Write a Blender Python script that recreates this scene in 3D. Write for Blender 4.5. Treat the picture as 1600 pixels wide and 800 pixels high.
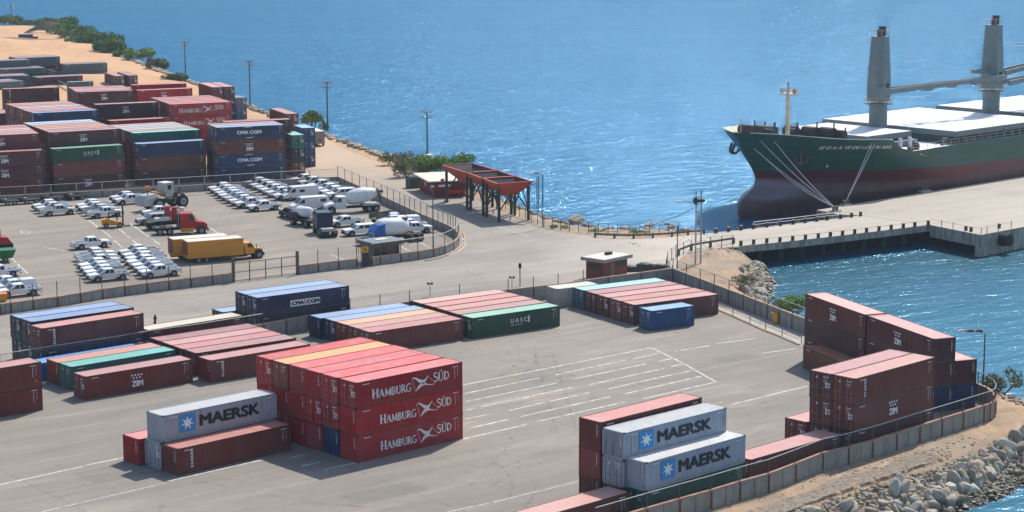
import bpy, bmesh, math, random
import numpy as np
from mathutils import Vector, Matrix
random.seed(7)
R = math.radians
for o in list(bpy.data.objects): bpy.data.objects.remove(o, do_unlink=True)
SC = bpy.context.scene
COL = SC.collection
# ------------------------------------------------------------ camera
FPX, CAMH, PITCH, ROLL = 3243.52, 48.813, R(9.8549), R(-0.1503)
cam = bpy.data.cameras.new('camera'); co = bpy.data.objects.new('camera', cam); COL.objects.link(co)
co.location = (0, 0, CAMH)
co.matrix_world = Matrix.Translation((0, 0, CAMH)) @ Matrix.Rotation(math.pi/2-PITCH, 4, 'X') @ Matrix.Rotation(ROLL, 4, 'Z')
cam.sensor_width = 36; cam.lens = FPX/1600*36; cam.clip_start = 1; cam.clip_end = 30000
SC.camera = co
# ------------------------------------------------------------ world, sun, exposure
SUN_AZ, SUN_EL = 63.0, 50.0
w = bpy.data.worlds.new('World'); SC.world = w; w.use_nodes = True
nt = w.node_tree; bg = nt.nodes['Background']; sky = nt.nodes.new('ShaderNodeTexSky')
sky.sky_type = 'NISHITA'; sky.sun_disc = False; sky.sun_elevation = R(SUN_EL); sky.sun_rotation = R(90-SUN_AZ)
sky.dust_density = 1.2; sky.ozone_density = 2.0; sky.altitude = 10
nt.links.new(sky.outputs[0], bg.inputs[0]); bg.inputs[1].default_value = 0.135
sd = bpy.data.lights.new('sun', 'SUN'); sd.energy = 3.8; sd.angle = R(0.5); sd.color = (1, .95, .87)
so = bpy.data.objects.new('sun', sd); COL.objects.link(so)
d = Vector((math.cos(R(SUN_AZ))*math.cos(R(SUN_EL)), math.sin(R(SUN_AZ))*math.cos(R(SUN_EL)), math.sin(R(SUN_EL))))
so.rotation_euler = d.to_track_quat('Z', 'Y').to_euler(); so.location = d*500
SC.view_settings.view_transform = 'Standard'; SC.view_settings.look = 'None'
SC.view_settings.exposure = 0.25; SC.view_settings.gamma = 1; SC.view_settings.use_curve_mapping = False
SC.render.engine = 'CYCLES'
try:
    SC.cycles.max_bounces = 5; SC.cycles.diffuse_bounces = 3; SC.cycles.glossy_bounces = 2; SC.cycles.transmission_bounces = 2
    SC.cycles.use_denoising = True
except Exception: pass

# ------------------------------------------------------------ surveying helpers: where a sight line meets a level or a wall
def ray(px, py):
    x = (px-800)/FPX; y = (py-400)/FPX
    cr, sr = math.cos(ROLL), math.sin(ROLL); x, y = x*cr+y*sr, -x*sr+y*cr
    c, s = math.cos(PITCH), math.sin(PITCH)
    return Vector((x, c-y*s, -s-y*c))
def at(px, py, z=0.0):
    d = ray(px, py); t = (z-CAMH)/d.z
    return Vector((d.x*t, d.y*t, z))
def pr(P):
    x, y, z = P[0], P[1], P[2]-CAMH; c, s = math.cos(PITCH), math.sin(PITCH)
    Z = y*c-z*s; Y = -(y*s+z*c); X = FPX*x/Z; Y = FPX*Y/Z; cr, sr = math.cos(ROLL), math.sin(ROLL)
    return 800+X*cr-Y*sr, 400+X*sr+Y*cr
def zat(p, py):
    lo, hi = -20.0, 48.0
    for _ in range(40):
        m = (lo+hi)/2
        if pr((p[0], p[1], m))[1] > py: lo = m
        else: hi = m
    return lo
def ang(a, b): return math.atan2(b[1]-a[1], b[0]-a[0])
def srgb(r, g, b, a=1):
    f = lambda v: (v/255/12.92 if v/255 <= .04045 else ((v/255+.055)/1.055)**2.4)
    return (f(r), f(g), f(b), a)

# ------------------------------------------------------------ materials
MATS = {}
def newmat(name):
    m = bpy.data.materials.new(name); m.use_nodes = True; MATS[name] = m
    return m, m.node_tree.nodes, m.node_tree.links, m.node_tree.nodes['Principled BSDF']
def plain(name, col, rough=.6, metal=0, vary=.12, scale=1.5):
    m, N, L, B = newmat(name)
    B.inputs['Roughness'].default_value = rough; B.inputs['Metallic'].default_value = metal
    tc = N.new('ShaderNodeTexCoord'); nz = N.new('ShaderNodeTexNoise'); nz.inputs['Scale'].default_value = scale; nz.inputs['Detail'].default_value = 5
    L.new(tc.outputs['Object'], nz.inputs['Vector'])
    mr = N.new('ShaderNodeMapRange'); mr.inputs['To Min'].default_value = 1-vary; mr.inputs['To Max'].default_value = 1+vary
    mr.inputs['From Min'].default_value = .3; mr.inputs['From Max'].default_value = .7
    L.new(nz.outputs[0], mr.inputs[0])
    mx = N.new('ShaderNodeVectorMath'); mx.operation = 'SCALE'; mx.inputs[0].default_value = col[:3]
    L.new(mr.outputs[0], mx.inputs['Scale']); L.new(mx.outputs[0], B.inputs['Base Color'])
    return m
def mixc(N, L, fac, a, b):
    m = N.new('ShaderNodeMix'); m.data_type = 'RGBA'
    for s, v in ((m.inputs[0], fac), (m.inputs[6], a), (m.inputs[7], b)):
        if isinstance(v, bpy.types.NodeSocket): L.new(v, s)
        else: s.default_value = v
    return m.outputs[2]
def noise(N, L, vec, scale, detail=4, rough=.5, dist=0):
    n = N.new('ShaderNodeTexNoise'); n.inputs['Scale'].default_value = scale; n.inputs['Detail'].default_value = detail
    n.inputs['Roughness'].default_value = rough; n.inputs['Distortion'].default_value = dist
    if vec is not None: L.new(vec, n.inputs['Vector'])
    return n.outputs[0]
def rng(N, L, v, a, b, c=0., d=1.):
    m = N.new('ShaderNodeMapRange'); L.new(v, m.inputs[0])
    for i, x in zip(range(1, 5), (a, b, c, d)): m.inputs[i].default_value = x
    return m.outputs[0]
def mapping(N, L, vec, sc=(1, 1, 1), rot=(0, 0, 0), loc=(0, 0, 0)):
    m = N.new('ShaderNodeMapping'); L.new(vec, m.inputs[0]); m.inputs['Scale'].default_value = sc; m.inputs['Rotation'].default_value = rot; m.inputs['Location'].default_value = loc
    return m.outputs[0]
def mth(N, L, op, a, b=None):
    m = N.new('ShaderNodeMath'); m.operation = op
    for i, v in enumerate((a, b)):
        if v is None: continue
        if isinstance(v, bpy.types.NodeSocket): L.new(v, m.inputs[i])
        else: m.inputs[i].default_value = v
    return m.outputs[0]

# painted steel whose colour is the object's own colour, with rust runs and grime
def paint(name, rough, kind):
    m, N, L, B = newmat(name)
    oi = N.new('ShaderNodeObjectInfo'); tc = N.new('ShaderNodeTexCoord')
    off = N.new('ShaderNodeVectorMath'); off.operation = 'MULTIPLY_ADD'
    rnd = N.new('ShaderNodeCombineXYZ')
    for i in range(3): L.new(oi.outputs['Random'], rnd.inputs[i])
    L.new(rnd.outputs[0], off.inputs[0]); off.inputs[1].default_value = (91, 57, 33); L.new(tc.outputs['Object'], off.inputs[2])
    P = off.outputs[0]
    big = noise(N, L, P, .35, 3); fine = noise(N, L, mapping(N, L, P, (1.6, 1.6, 1.6)), 1.2, 6, .65)
    hv = N.new('ShaderNodeHueSaturation'); L.new(oi.outputs['Color'], hv.inputs['Color'])
    L.new(rng(N, L, oi.outputs['Random'], 0, 1, .82, 1.22), hv.inputs['Value']); hr = mth(N, L, 'FRACT', mth(N, L, 'MULTIPLY', oi.outputs['Random'], 7.3)); L.new(rng(N, L, hr, 0, 1, .9, 1.15), hv.inputs['Saturation'])
    c = hv.outputs[0]
    c = mixc(N, L, rng(N, L, big, .35, .7, 0, .35 if kind == 'roof' else .2), c, mixc(N, L, .55, c, (.30, .26, .23, 1)))
    if kind == 'side':
        st = noise(N, L, mapping(N, L, P, (2.2, 2.2, .22)), 1.6, 5, .6)
        c = mixc(N, L, rng(N, L, st, .56, .74, 0, .55), c, (.055, .028, .018, 1))
        c = mixc(N, L, rng(N, L, fine, .6, .75, 0, .16), c, (.32, .28, .25, 1))
        sx = N.new('ShaderNodeSeparateXYZ'); L.new(tc.outputs['Object'], sx.inputs[0])
        low = rng(N, L, sx.outputs[2], .1, .6, .45, 0)
        c = mixc(N, L, mth(N, L, 'MULTIPLY', low, rng(N, L, fine, .35, .65)), c, (.16, .12, .09, 1))
    if kind == 'roof':
        st = noise(N, L, mapping(N, L, P, (1.3, .35, 1)), 1.3, 6, .7)
        c = mixc(N, L, rng(N, L, st, .55, .72, 0, .3), c, (.22, .13, .10, 1))
        c = mixc(N, L, rng(N, L, noise(N, L, P, .8, 5, .7), .5, .72, 0, .45), c, (.55, .46, .40, 1))
        ru = noise(N, L, mapping(N, L, P, (.5, 2.6, 1)), 1.1, 5, .75)
        c = mixc(N, L, rng(N, L, ru, .67, .75, 0, .55), c, (.26, .12, .06, 1))
    if kind == 'car':
        pass
    bp = N.new('ShaderNodeBump'); bp.inputs['Distance'].default_value = .06; bp.inputs['Strength'].default_value = .8; L.new(noise(N, L, P, 1.1, 3, .5), bp.inputs['Height']); L.new(bp.outputs[0], B.inputs['Normal'])
    L.new(c, B.inputs['Base Color']); B.inputs['Roughness'].default_value = rough
    if kind != 'car':
        L.new(rng(N, L, fine, .3, .7, rough-.1, rough+.15), B.inputs['Roughness'])
    return m
paint('steel_side', .55, 'side'); paint('steel_roof', .42, 'roof'); 
def carpaint():
    m, N, L, B = newmat('car_paint'); oi = N.new('ShaderNodeObjectInfo'); tc = N.new('ShaderNodeTexCoord')
    f = noise(N, L, tc.outputs['Object'], 2.2, 6, .7)
    L.new(mixc(N, L, rng(N, L, f, .5, .85, 0, .2), oi.outputs['Color'], (.42, .36, .29, 1)), B.inputs['Base Color'])
    B.inputs['Roughness'].default_value = .3
carpaint()
plain('dark_steel', srgb(45, 42, 42), .6); plain('black', srgb(28, 28, 30), .7); plain('rubber', srgb(34, 33, 33), .85)
plain('glass', (.012, .018, .025, 1), .12, 0, .1); plain('rim', srgb(150, 152, 155), .4, .3)
plain('decal_white', (.78, .78, .76, 1), .6, 0, .18, 6); plain('decal_dark', srgb(24, 27, 40), .6, 0, .15, 6)
plain('decal_blue', srgb(45, 140, 200), .6, 0, .1, 6); plain('decal_orange', srgb(210, 130, 30), .6); plain('decal_red', srgb(200, 90, 80), .6)
plain('galv', srgb(168, 170, 168), .5, .1); plain('rod', srgb(150, 140, 138), .5, .3)
plain('rust_post', srgb(116, 72, 56), .8, 0, .3, 3); plain('grey_post', srgb(88, 84, 80), .7)
plain('yellow_paint', srgb(218, 150, 36), .5, 0, .05); plain('box_yellow', srgb(206, 140, 42), .6, 0, .07, .4); plain('red_paint', srgb(170, 38, 30), .55, 0, .2, .8); plain('green_paint', srgb(20, 105, 60), .5)
plain('amber', srgb(235, 130, 20), .4); plain('taillight', srgb(150, 20, 18), .3); plain('headlight', srgb(200, 205, 210), .15)
plain('white_paint', (.72, .73, .74, 1), .4, 0, .1); plain('blue_paint', srgb(20, 95, 180), .4); plain('navy_paint', srgb(28, 42, 66), .35)
plain('hopper_red', srgb(172, 62, 44), .6, 0, .25, 1.2); plain('lining', srgb(52, 50, 50), .8, 0, .35, 2); plain('hopper_leg', srgb(48, 50, 54), .6, 0, .2); plain('brick_red', srgb(122, 52, 44), .85, 0, .2, 2)
plain('roof_cream', srgb(215, 205, 190), .7, 0, .12, .8); plain('skin', srgb(120, 80, 60), .6); plain('cloth_dark', srgb(30, 32, 40), .9); plain('cloth_blue', srgb(50, 60, 85), .9)
plain('bark', srgb(96, 80, 64), .9, 0, .3, 3)
plain('rope', srgb(205, 205, 200), .8); plain('drab', srgb(96, 94, 78), .6)
plain('ship_grey', srgb(112, 124, 126), .5, 0, .12, .5); plain('ship_white', (.72, .74, .72, 1), .55, 0, .06, .3); plain('ship_beige', srgb(206, 192, 166), .6, 0, .25, 1.5); plain('ship_dgreen', srgb(66, 80, 78), .6, 0, .2, .8)
plain('anchor_rust', srgb(100, 74, 72), .8, 0, .3)
plain('sack_black', srgb(30, 31, 34), .7)

# ------------------------------------------------------------ mesh builder
class MB:
    def __init__(s): s.v = []; s.f = []; s.m = []; s.mats = []; s.sm = False
    def mi(s, mat):
        if mat not in s.mats: s.mats.append(mat)
        return s.mats.index(mat)
    def add(s, vs, fs, mat):
        b = len(s.v); s.v += [tuple(v) for v in vs]; k = s.mi(mat)
        for f in fs: s.f.append([b+i for i in f]); s.m.append(k)
    def box(s, x0, x1, y0, y1, z0, z1, mat, M=None):
        vs = [Vector((x, y, z)) for z in (z0, z1) for y in (y0, y1) for x in (x0, x1)]
        if M is not None: vs = [M @ v for v in vs]
        s.add(vs, [(0, 2, 3, 1), (4, 5, 7, 6), (0, 1, 5, 4), (2, 6, 7, 3), (0, 4, 6, 2), (1, 3, 7, 5)], mat)
    def loft(s, rings, mat, cap=True, close=True):
        n = len(rings[0]); vs = [v for r in rings for v in r]; fs = []
        for i in range(len(rings)-1):
            for j in range(n if close else n-1):
                a = i*n+j; b = i*n+(j+1) % n; fs.append((a, b, b+n, a+n))
        if cap: fs.append(tuple(range(n-1, -1, -1))); fs.append(tuple((len(rings)-1)*n+j for j in range(n)))
        s.add(vs, fs, mat)
    def tube(s, a, b, r0, mat, r1=None, n=8, cap=True):
        a = Vector(a); b = Vector(b); r1 = r0 if r1 is None else r1
        q = (b-a).to_track_quat('Z', 'Y').to_matrix()
        rg = lambda p, r: [p+q @ Vector((r*math.cos(2*math.pi*k/n+.39), r*math.sin(2*math.pi*k/n+.39), 0)) for k in range(n)]
        s.loft([rg(a, r0), rg(b, r1)], mat, cap)
    def path(s, pts, r, mat, n=6):
        for a, b in zip(pts[:-1], pts[1:]): s.tube(a, b, r, mat, n=n)
    def prism(s, poly, z0, z1, mat):   # poly in xy
        s.loft([[Vector((p[0], p[1], z0)) for p in poly], [Vector((p[0], p[1], z1)) for p in poly]], mat)
    def extr(s, prof, y0, y1, mat, taper=None):  # profile in xz, extruded along y
        t = taper or (lambda z: 0)
        s.loft([[Vector((p[0], y0+t(p[1]), p[1])) for p in prof], [Vector((p[0], y1-t(p[1]), p[1])) for p in prof]], mat)
    def mesh(s, name, smooth=None):
        me = bpy.data.meshes.new(name); me.from_pydata(s.v, [], s.f)
        for m in s.mats: me.materials.append(MATS[m])
        me.polygons.foreach_set('material_index', s.m)
        me.update(); bm = bmesh.new(); bm.from_mesh(me); bmesh.ops.recalc_face_normals(bm, faces=bm.faces); bm.to_mesh(me); bm.free()
        if (s.sm if smooth is None else smooth): me.polygons.foreach_set('use_smooth', [True]*len(me.polygons))
        return me
def link(name, me, parent=None, color=None, loc=(0, 0, 0), rz=0, smooth=None):
    if isinstance(me, MB): me = me.mesh(name, smooth)
    o = bpy.data.objects.new(name, me); COL.objects.link(o); o.location = loc; o.rotation_euler = (0, 0, rz)
    if parent is not None: o.parent = parent
    if color is not None: o.color = color
    return o
def tag(o, label=None, cat=None, group=None, kind=None):
    if label: o['label'] = label
    if cat: o['category'] = cat
    if group: o['group'] = group
    if kind: o['kind'] = kind
    return o
def thing(name, label, cat, loc=(0, 0, 0), rz=0, group=None):
    o = bpy.data.objects.new(name, None); COL.objects.link(o); o.location = loc; o.rotation_euler = (0, 0, rz); o.empty_display_size = .5
    return tag(o, label, cat, group)
def kids(o): return [c for c in ALLKIDS.get(o.name, [])]
def dup(root, loc, rz, label, group=None, color=None):
    def cp(o, parent):
        c = o.copy(); COL.objects.link(c)
        if parent is not None: c.parent = parent
        for ch in o.children: cp(ch, c)
        return c
    r = cp(root, None); r.location = loc; r.rotation_euler = (0, 0, rz); r['label'] = label
    if group: r['group'] = group
    if color is not None:
        for ch in r.children: ch.color = color
    return r
ORDX = ['nearest', 'second', 'third', 'fourth', 'fifth', 'sixth', 'seventh', 'eighth', 'ninth', 'tenth', 'eleventh', 'twelfth']
ORD = ['nearest', 'second', 'third', 'fourth', 'fifth', 'sixth', 'seventh', 'eighth', 'ninth', 'tenth', 'eleventh', 'twelfth']
# ------------------------------------------------------------ ground, water and paving materials
def mat_water():
    m, N, L, B = newmat('water')
    ge = N.new('ShaderNodeNewGeometry'); P = ge.outputs['Position']
    W = mapping(N, L, P, (1, 1, 1), (0, 0, R(-28)))
    A = mapping(N, L, W, (.085, .20, .1)); Bv = mapping(N, L, W, (.30, .75, .1)); Cv = mapping(N, L, W, (1.1, 2.4, .1))
    n1 = noise(N, L, A, 1, 3, .55, .6); n2 = noise(N, L, Bv, 1, 4, .6, .5); n3 = noise(N, L, Cv, 1, 3, .6)
    h = mth(N, L, 'ADD', mth(N, L, 'MULTIPLY', n1, 1.5), mth(N, L, 'ADD', mth(N, L, 'MULTIPLY', n2, .85), mth(N, L, 'MULTIPLY', n3, .22)))
    bp = N.new('ShaderNodeBump'); bp.inputs['Strength'].default_value = 1; bp.inputs['Distance'].default_value = .85; L.new(h, bp.inputs['Height'])
    sp3 = N.new('ShaderNodeSeparateXYZ'); L.new(P, sp3.inputs[0])
    edge = mth(N, L, 'SUBTRACT', sp3.outputs[1], mth(N, L, 'ADD', 268., mth(N, L, 'MULTIPLY', sp3.outputs[0], .62)))
    shel = mth(N, L, 'MULTIPLY', rng(N, L, edge, 8, -8), rng(N, L, sp3.outputs[0], 20, 30))   # sheltered basin behind the wharf
    L.new(rng(N, L, shel, 0, 1, .62, .24), bp.inputs['Distance'])
    big = noise(N, L, mapping(N, L, P, (.006, .02, .01)), 1, 3, .5)
    col = mixc(N, L, rng(N, L, big, .3, .7), (.022, .138, .262, 1), (.028, .154, .285, 1))
    col = mixc(N, L, shel, col, mixc(N, L, rng(N, L, edge, -8, -60), (.028, .09, .11, 1), (.046, .165, .225, 1)))
    # breaking crests and foam; the fine white specks also paint in sun sparkle
    cr = mth(N, L, 'MULTIPLY', rng(N, L, n2, .62, .74), rng(N, L, noise(N, L, mapping(N, L, P, (.05, .12, .1)), 1, 2), .52, .66))
    col = mixc(N, L, mth(N, L, 'MULTIPLY', cr, .5), col, (.75, .8, .82, 1))
    sp = mth(N, L, 'MULTIPLY', rng(N, L, noise(N, L, mapping(N, L, W, (.9, 2.0, 1)), 1, 3, .6), .70, .78), rng(N, L, noise(N, L, mapping(N, L, P, (.04, .09, .1)), 1, 3), .5, .6))
    col = mixc(N, L, mth(N, L, 'MULTIPLY', sp, rng(N, L, shel, 0, 1, .8, .1)), col, (.9, .92, .93, 1))
    df = N.new('ShaderNodeBsdfDiffuse'); L.new(col, df.inputs['Color']); L.new(bp.outputs[0], df.inputs['Normal'])
    gl = N.new('ShaderNodeBsdfGlossy'); gl.inputs['Color'].default_value = (.23, .41, .60, 1); L.new(rng(N, L, shel, 0, 1, .11, .24), gl.inputs['Roughness']); L.new(bp.outputs[0], gl.inputs['Normal'])
    fr = N.new('ShaderNodeFresnel'); fr.inputs['IOR'].default_value = 1.333; L.new(bp.outputs[0], fr.inputs['Normal'])
    mx = N.new('ShaderNodeMixShader'); L.new(rng(N, L, fr.outputs[0], .02, .8, .02, .27), mx.inputs[0]); L.new(df.outputs[0], mx.inputs[1]); L.new(gl.outputs[0], mx.inputs[2])
    L.new(mx.outputs[0], N['Material Output'].inputs[0]); N.remove(B)
mat_water()
def mat_ground():
    m, N, L, B = newmat('earth'); ge = N.new('ShaderNodeNewGeometry'); P = ge.outputs['Position']
    big = noise(N, L, P, .03, 5, .6); mid = noise(N, L, P, .25, 6, .65); fin = noise(N, L, P, 2.2, 5, .7)
    c = mixc(N, L, rng(N, L, big, .38, .62), srgb(176, 142, 108), srgb(158, 142, 122))
    c = mixc(N, L, rng(N, L, mid, .48, .66, 0, .75), c, srgb(132, 118, 100)); c = mixc(N, L, rng(N, L, noise(N, L, mapping(N, L, P, (.5, .12, 1), (0, 0, R(45))), 1, 5, .7), .52, .68, 0, .5), c, srgb(206, 178, 146))
    c = mixc(N, L, rng(N, L, fin, .58, .72, 0, .5), c, srgb(105, 88, 70))
    sx = N.new('ShaderNodeSeparateXYZ'); L.new(P, sx.inputs[0])
    far = rng(N, L, sx.outputs[1], 330, 520)
    c = mixc(N, L, far, c, mixc(N, L, rng(N, L, mid, .38, .62, 0, .85), srgb(212, 166, 122), srgb(190, 152, 116)))
    wet = rng(N, L, sx.outputs[2], -2.2, -3.0)
    c = mixc(N, L, rng(N, L, sx.outputs[2], -.3, -1.6, 0, .8), c, srgb(120, 108, 92))
    c = mixc(N, L, wet, c, srgb(60, 62, 52))
    L.new(c, B.inputs['Base Color']); B.inputs['Roughness'].default_value = .95
    bp = N.new('ShaderNodeBump'); bp.inputs['Distance'].default_value = .25; L.new(mth(N, L, 'ADD', mid, mth(N, L, 'MULTIPLY', fin, .4)), bp.inputs['Height']); L.new(bp.outputs[0], B.inputs['Normal'])
mat_ground()
def mat_pave(name, a, b, sandy=0, stain=.5):
    m, N, L, B = newmat(name); ge = N.new('ShaderNodeNewGeometry'); P = ge.outputs['Position']
    RP = mapping(N, L, P, (1, 1, 1), (0, 0, R(-38)))
    big = noise(N, L, P, .035, 4, .6); mid = noise(N, L, mapping(N, L, RP, (.06, .35, 1)), 1, 6, .65, .4); fin = noise(N, L, P, 1.6, 6, .7)
    c = mixc(N, L, rng(N, L, big, .35, .65), a, b)
    c = mixc(N, L, rng(N, L, mid, .5, .75, 0, stain), c, mixc(N, L, .55, a, (.06, .058, .055, 1)))
    c = mixc(N, L, rng(N, L, mid, .46, .3, 0, .35), c, srgb(196, 180, 160))
    c = mixc(N, L, rng(N, L, fin, .5, .8, 0, .3), c, (.11, .10, .095, 1))
    # slab joints and wandering cracks
    br = N.new('ShaderNodeTexVoronoi'); br.feature = 'DISTANCE_TO_EDGE'; br.inputs['Scale'].default_value = .07
    wp = N.new('ShaderNodeVectorMath'); wp.operation = 'MULTIPLY_ADD'
    nc = N.new('ShaderNodeTexNoise'); nc.inputs['Scale'].default_value = .25; nc.inputs['Detail'].default_value = 6; L.new(P, nc.inputs['Vector'])
    L.new(nc.outputs['Color'], wp.inputs[0]); wp.inputs[1].default_value = (7, 7, 0); L.new(P, wp.inputs[2]); L.new(wp.outputs[0], br.inputs['Vector'])
    crack = mth(N, L, 'MULTIPLY', rng(N, L, br.outputs[0], .006, .0), rng(N, L, big, .5, .56))
    c = mixc(N, L, mth(N, L, 'MULTIPLY', crack, .4), c, (.05, .048, .045, 1))
    sx = N.new('ShaderNodeSeparateXYZ'); L.new(RP, sx.inputs[0])
    # expansion joints every 22 m across the slab
    for k, per in ((0, 24.), (1, 31.)):
        f = mth(N, L, 'FRACT', mth(N, L, 'DIVIDE', sx.outputs[k], per))
        j = mth(N, L, 'LESS_THAN', f, .005)
        c = mixc(N, L, mth(N, L, 'MULTIPLY', j, .35), c, (.07, .065, .06, 1))
    # oil drips
    v = N.new('ShaderNodeTexVoronoi'); v.inputs['Scale'].default_value = .22; L.new(P, v.inputs['Vector'])
    c = mixc(N, L, mth(N, L, 'MULTIPLY', rng(N, L, v.outputs['Distance'], .12, .03), rng(N, L, fin, .4, .6, 0, .45)), c, (.05, .047, .045, 1))
    if sandy:
        s2 = N.new('ShaderNodeSeparateXYZ'); L.new(P, s2.inputs[0])
        yy = mth(N, L, 'ADD', s2.outputs[1], mth(N, L, 'MULTIPLY', noise(N, L, P, .06, 5, .6), 70))
        c = mixc(N, L, rng(N, L, yy, 370, 420), c, mixc(N, L, rng(N, L, mid, .35, .65), srgb(186, 166, 142), srgb(192, 160, 128)))
        xx = mth(N, L, 'ADD', s2.outputs[0], mth(N, L, 'MULTIPLY', noise(N, L, P, .09, 4, .6), 22))
        c = mixc(N, L, rng(N, L, xx, 12, 34, 0, .7), c, srgb(208, 194, 176))
    L.new(c, B.inputs['Base Color']); B.inputs['Roughness'].default_value = .85
mat_pave('yard_concrete', srgb(131, 125, 115), srgb(147, 138, 126))
mat_pave('patch_concrete', srgb(124, 119, 110), srgb(134, 128, 118))
mat_pave('lot_concrete', srgb(134, 127, 116), srgb(153, 141, 126), 0, .45)
mat_pave('road_concrete', srgb(141, 135, 126), srgb(157, 147, 134), 1, .4)
mat_pave('pier_concrete', srgb(188, 177, 161), srgb(174, 165, 152), 0, .45)
def mat_wall(name, a, b):
    m, N, L, B = newmat(name); tc = N.new('ShaderNodeTexCoord'); P = tc.outputs['Object']
    st = noise(N, L, mapping(N, L, P, (1.2, 1.2, .3)), 1, 6, .65); f = noise(N, L, P, 3, 5, .6)
    c = mixc(N, L, rng(N, L, st, .4, .65), a, b); c = mixc(N, L, rng(N, L, f, .55, .75, 0, .4), c, (.09, .08, .07, 1))
    L.new(c, B.inputs['Base Color']); B.inputs['Roughness'].default_value = .9
mat_wall('wall_concrete', srgb(150, 150, 144), srgb(132, 130, 124)); mat_wall('pier_side', srgb(176, 168, 156), srgb(122, 112, 100)); mat_wall('cap', srgb(176, 140, 116), srgb(196, 176, 156))
mat_wall('cap_rust', srgb(164, 120, 100), srgb(186, 156, 136))
def mat_mesh():
    m, N, L, B = newmat('chain_link'); B.inputs['Base Color'].default_value = srgb(120, 116, 110); B.inputs['Roughness'].default_value = .6
    tr = N.new('ShaderNodeBsdfTransparent'); mx = N.new('ShaderNodeMixShader'); mx.inputs[0].default_value = .09
    L.new(tr.outputs[0], mx.inputs[1]); L.new(B.outputs[0], mx.inputs[2]); L.new(mx.outputs[0], N['Material Output'].inputs[0])
    m2, N, L, B = newmat('line_paint'); ge = N.new('ShaderNodeNewGeometry'); B.inputs['Roughness'].default_value = .8
    f = noise(N, L, ge.outputs['Position'], .9, 6, .75)
    tr = N.new('ShaderNodeBsdfTransparent'); mx = N.new('ShaderNodeMixShader'); L.new(rng(N, L, f, .42, .6, .95, .35), mx.inputs[0])
    B.inputs['Base Color'].default_value = srgb(232, 228, 220)
    L.new(tr.outputs[0], mx.inputs[1]); L.new(B.outputs[0], mx.inputs[2]); L.new(mx.outputs[0], N['Material Output'].inputs[0])
mat_mesh()
def mat_rock():
    m, N, L, B = newmat('rock'); tc = N.new('ShaderNodeTexCoord'); oi = N.new('ShaderNodeObjectInfo'); ge = N.new('ShaderNodeNewGeometry')
    f = noise(N, L, ge.outputs['Position'], 1.6, 6, .7); g = noise(N, L, ge.outputs['Position'], .4, 3)
    c = mixc(N, L, rng(N, L, g, .35, .65), srgb(180, 164, 138), srgb(136, 120, 98)); c = mixc(N, L, rng(N, L, oi.outputs['Random'], 0, 1, 0, .75), c, srgb(206, 200, 190))
    c = mixc(N, L, rng(N, L, f, .52, .72, 0, .5), c, srgb(110, 98, 84))
    sx = N.new('ShaderNodeSeparateXYZ'); L.new(ge.outputs['Position'], sx.inputs[0])
    c = mixc(N, L, rng(N, L, sx.outputs[2], -2.0, -2.9, 0, .9), c, srgb(52, 50, 38))
    L.new(c, B.inputs['Base Color']); L.new(rng(N, L, sx.outputs[2], -2.0, -2.9, .9, .35), B.inputs['Roughness'])
    bp = N.new('ShaderNodeBump'); bp.inputs['Distance'].default_value = .12; L.new(f, bp.inputs['Height']); L.new(bp.outputs[0], B.inputs['Normal'])
mat_rock()
def mat_leaf(name, a, b):
    m, N, L, B = newmat(name); ge = N.new('ShaderNodeNewGeometry')
    g = noise(N, L, ge.outputs['Position'], .7, 3); f = noise(N, L, ge.outputs['Position'], 4, 2)
    c = mixc(N, L, rng(N, L, g, .35, .65), a, b); c = mixc(N, L, rng(N, L, f, .55, .7, 0, .4), c, srgb(140, 142, 84))
    L.new(c, B.inputs['Base Color']); B.inputs['Roughness'].default_value = .9; B.inputs['Specular IOR Level'].default_value = .15
    return m
mat_leaf('leaf', srgb(78, 102, 52), srgb(108, 132, 68)); mat_leaf('leaf_light', srgb(104, 134, 64), srgb(134, 158, 80)); mat_leaf('leaf_dry', srgb(122, 122, 92), srgb(100, 108, 74))

# ------------------------------------------------------------ coast and terrain
WL = -3.2
def base(px, py, h): p = at(px, py, h); return Vector((p.x, p.y, 0))
W1TOP = [(-260, 606), (0, 572), (88, 557.5), (180, 543.5), (235, 534), (300, 525), (411.5, 506.7), (481, 493.6), (547, 484.5), (640, 472), (794, 453.5), (872, 444.6), (950, 433.5), (1051.6, 420)]
W2TOP = [(1051.6, 420), (1162.5, 462), (1259, 499)]
WH = 1.6
W3BASE = [(1259, 520), (1400, 573.5), (1490, 609.5), (1520.6, 621), (1541, 630), (1551, 638), (1555, 646), (1553, 652), (1545.6, 656), (1536, 659), (1503.8, 669.5), (1470.3, 680), (1436, 691), (1399.7, 702.5), (1362, 714.7), (1324.7, 725), (1284, 735), (1242, 752), (1200, 768.4), (1155, 781), (1110, 795), (1061, 809), (1010, 824), (930, 848)]
w1 = [base(x, y, WH) for x, y in W1TOP]; w2 = [base(x, y, 1.7) for x, y in W2TOP]; w3 = [at(x, y, 0) for x, y in W3BASE]
COAST_FAR = [(-200, 34), (0, 40), (60, 42), (110, 55), (150, 70), (190, 87), (230, 103), (280, 122), (330, 140), (385, 164), (430, 184), (500, 209), (540, 222), (600, 243), (640, 258), (700, 280), (760, 302), (810, 322), (850, 340), (900, 350), (960, 356), (1030, 358), (1070, 358), (1100, 362)]
COAST_NEAR = [(1128, 374), (1148, 387), (1160, 398), (1150, 418), (1145, 438), (1162, 460), (1196, 481), (1236, 496), (1300, 514), (1400, 553), (1490, 588), (1535, 600), (1580, 618), (1640, 640), (1680, 662), (1640, 674), (1580, 682), (1530, 692), (1512, 700), (1478, 714), (1450, 722), (1405, 737), (1371, 748), (1337, 759), (1300, 771), (1240, 795), (1170, 822)]
cf = [at(x, y) for x, y in COAST_FAR]; cn = [at(x, y) for x, y in COAST_NEAR]
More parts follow.
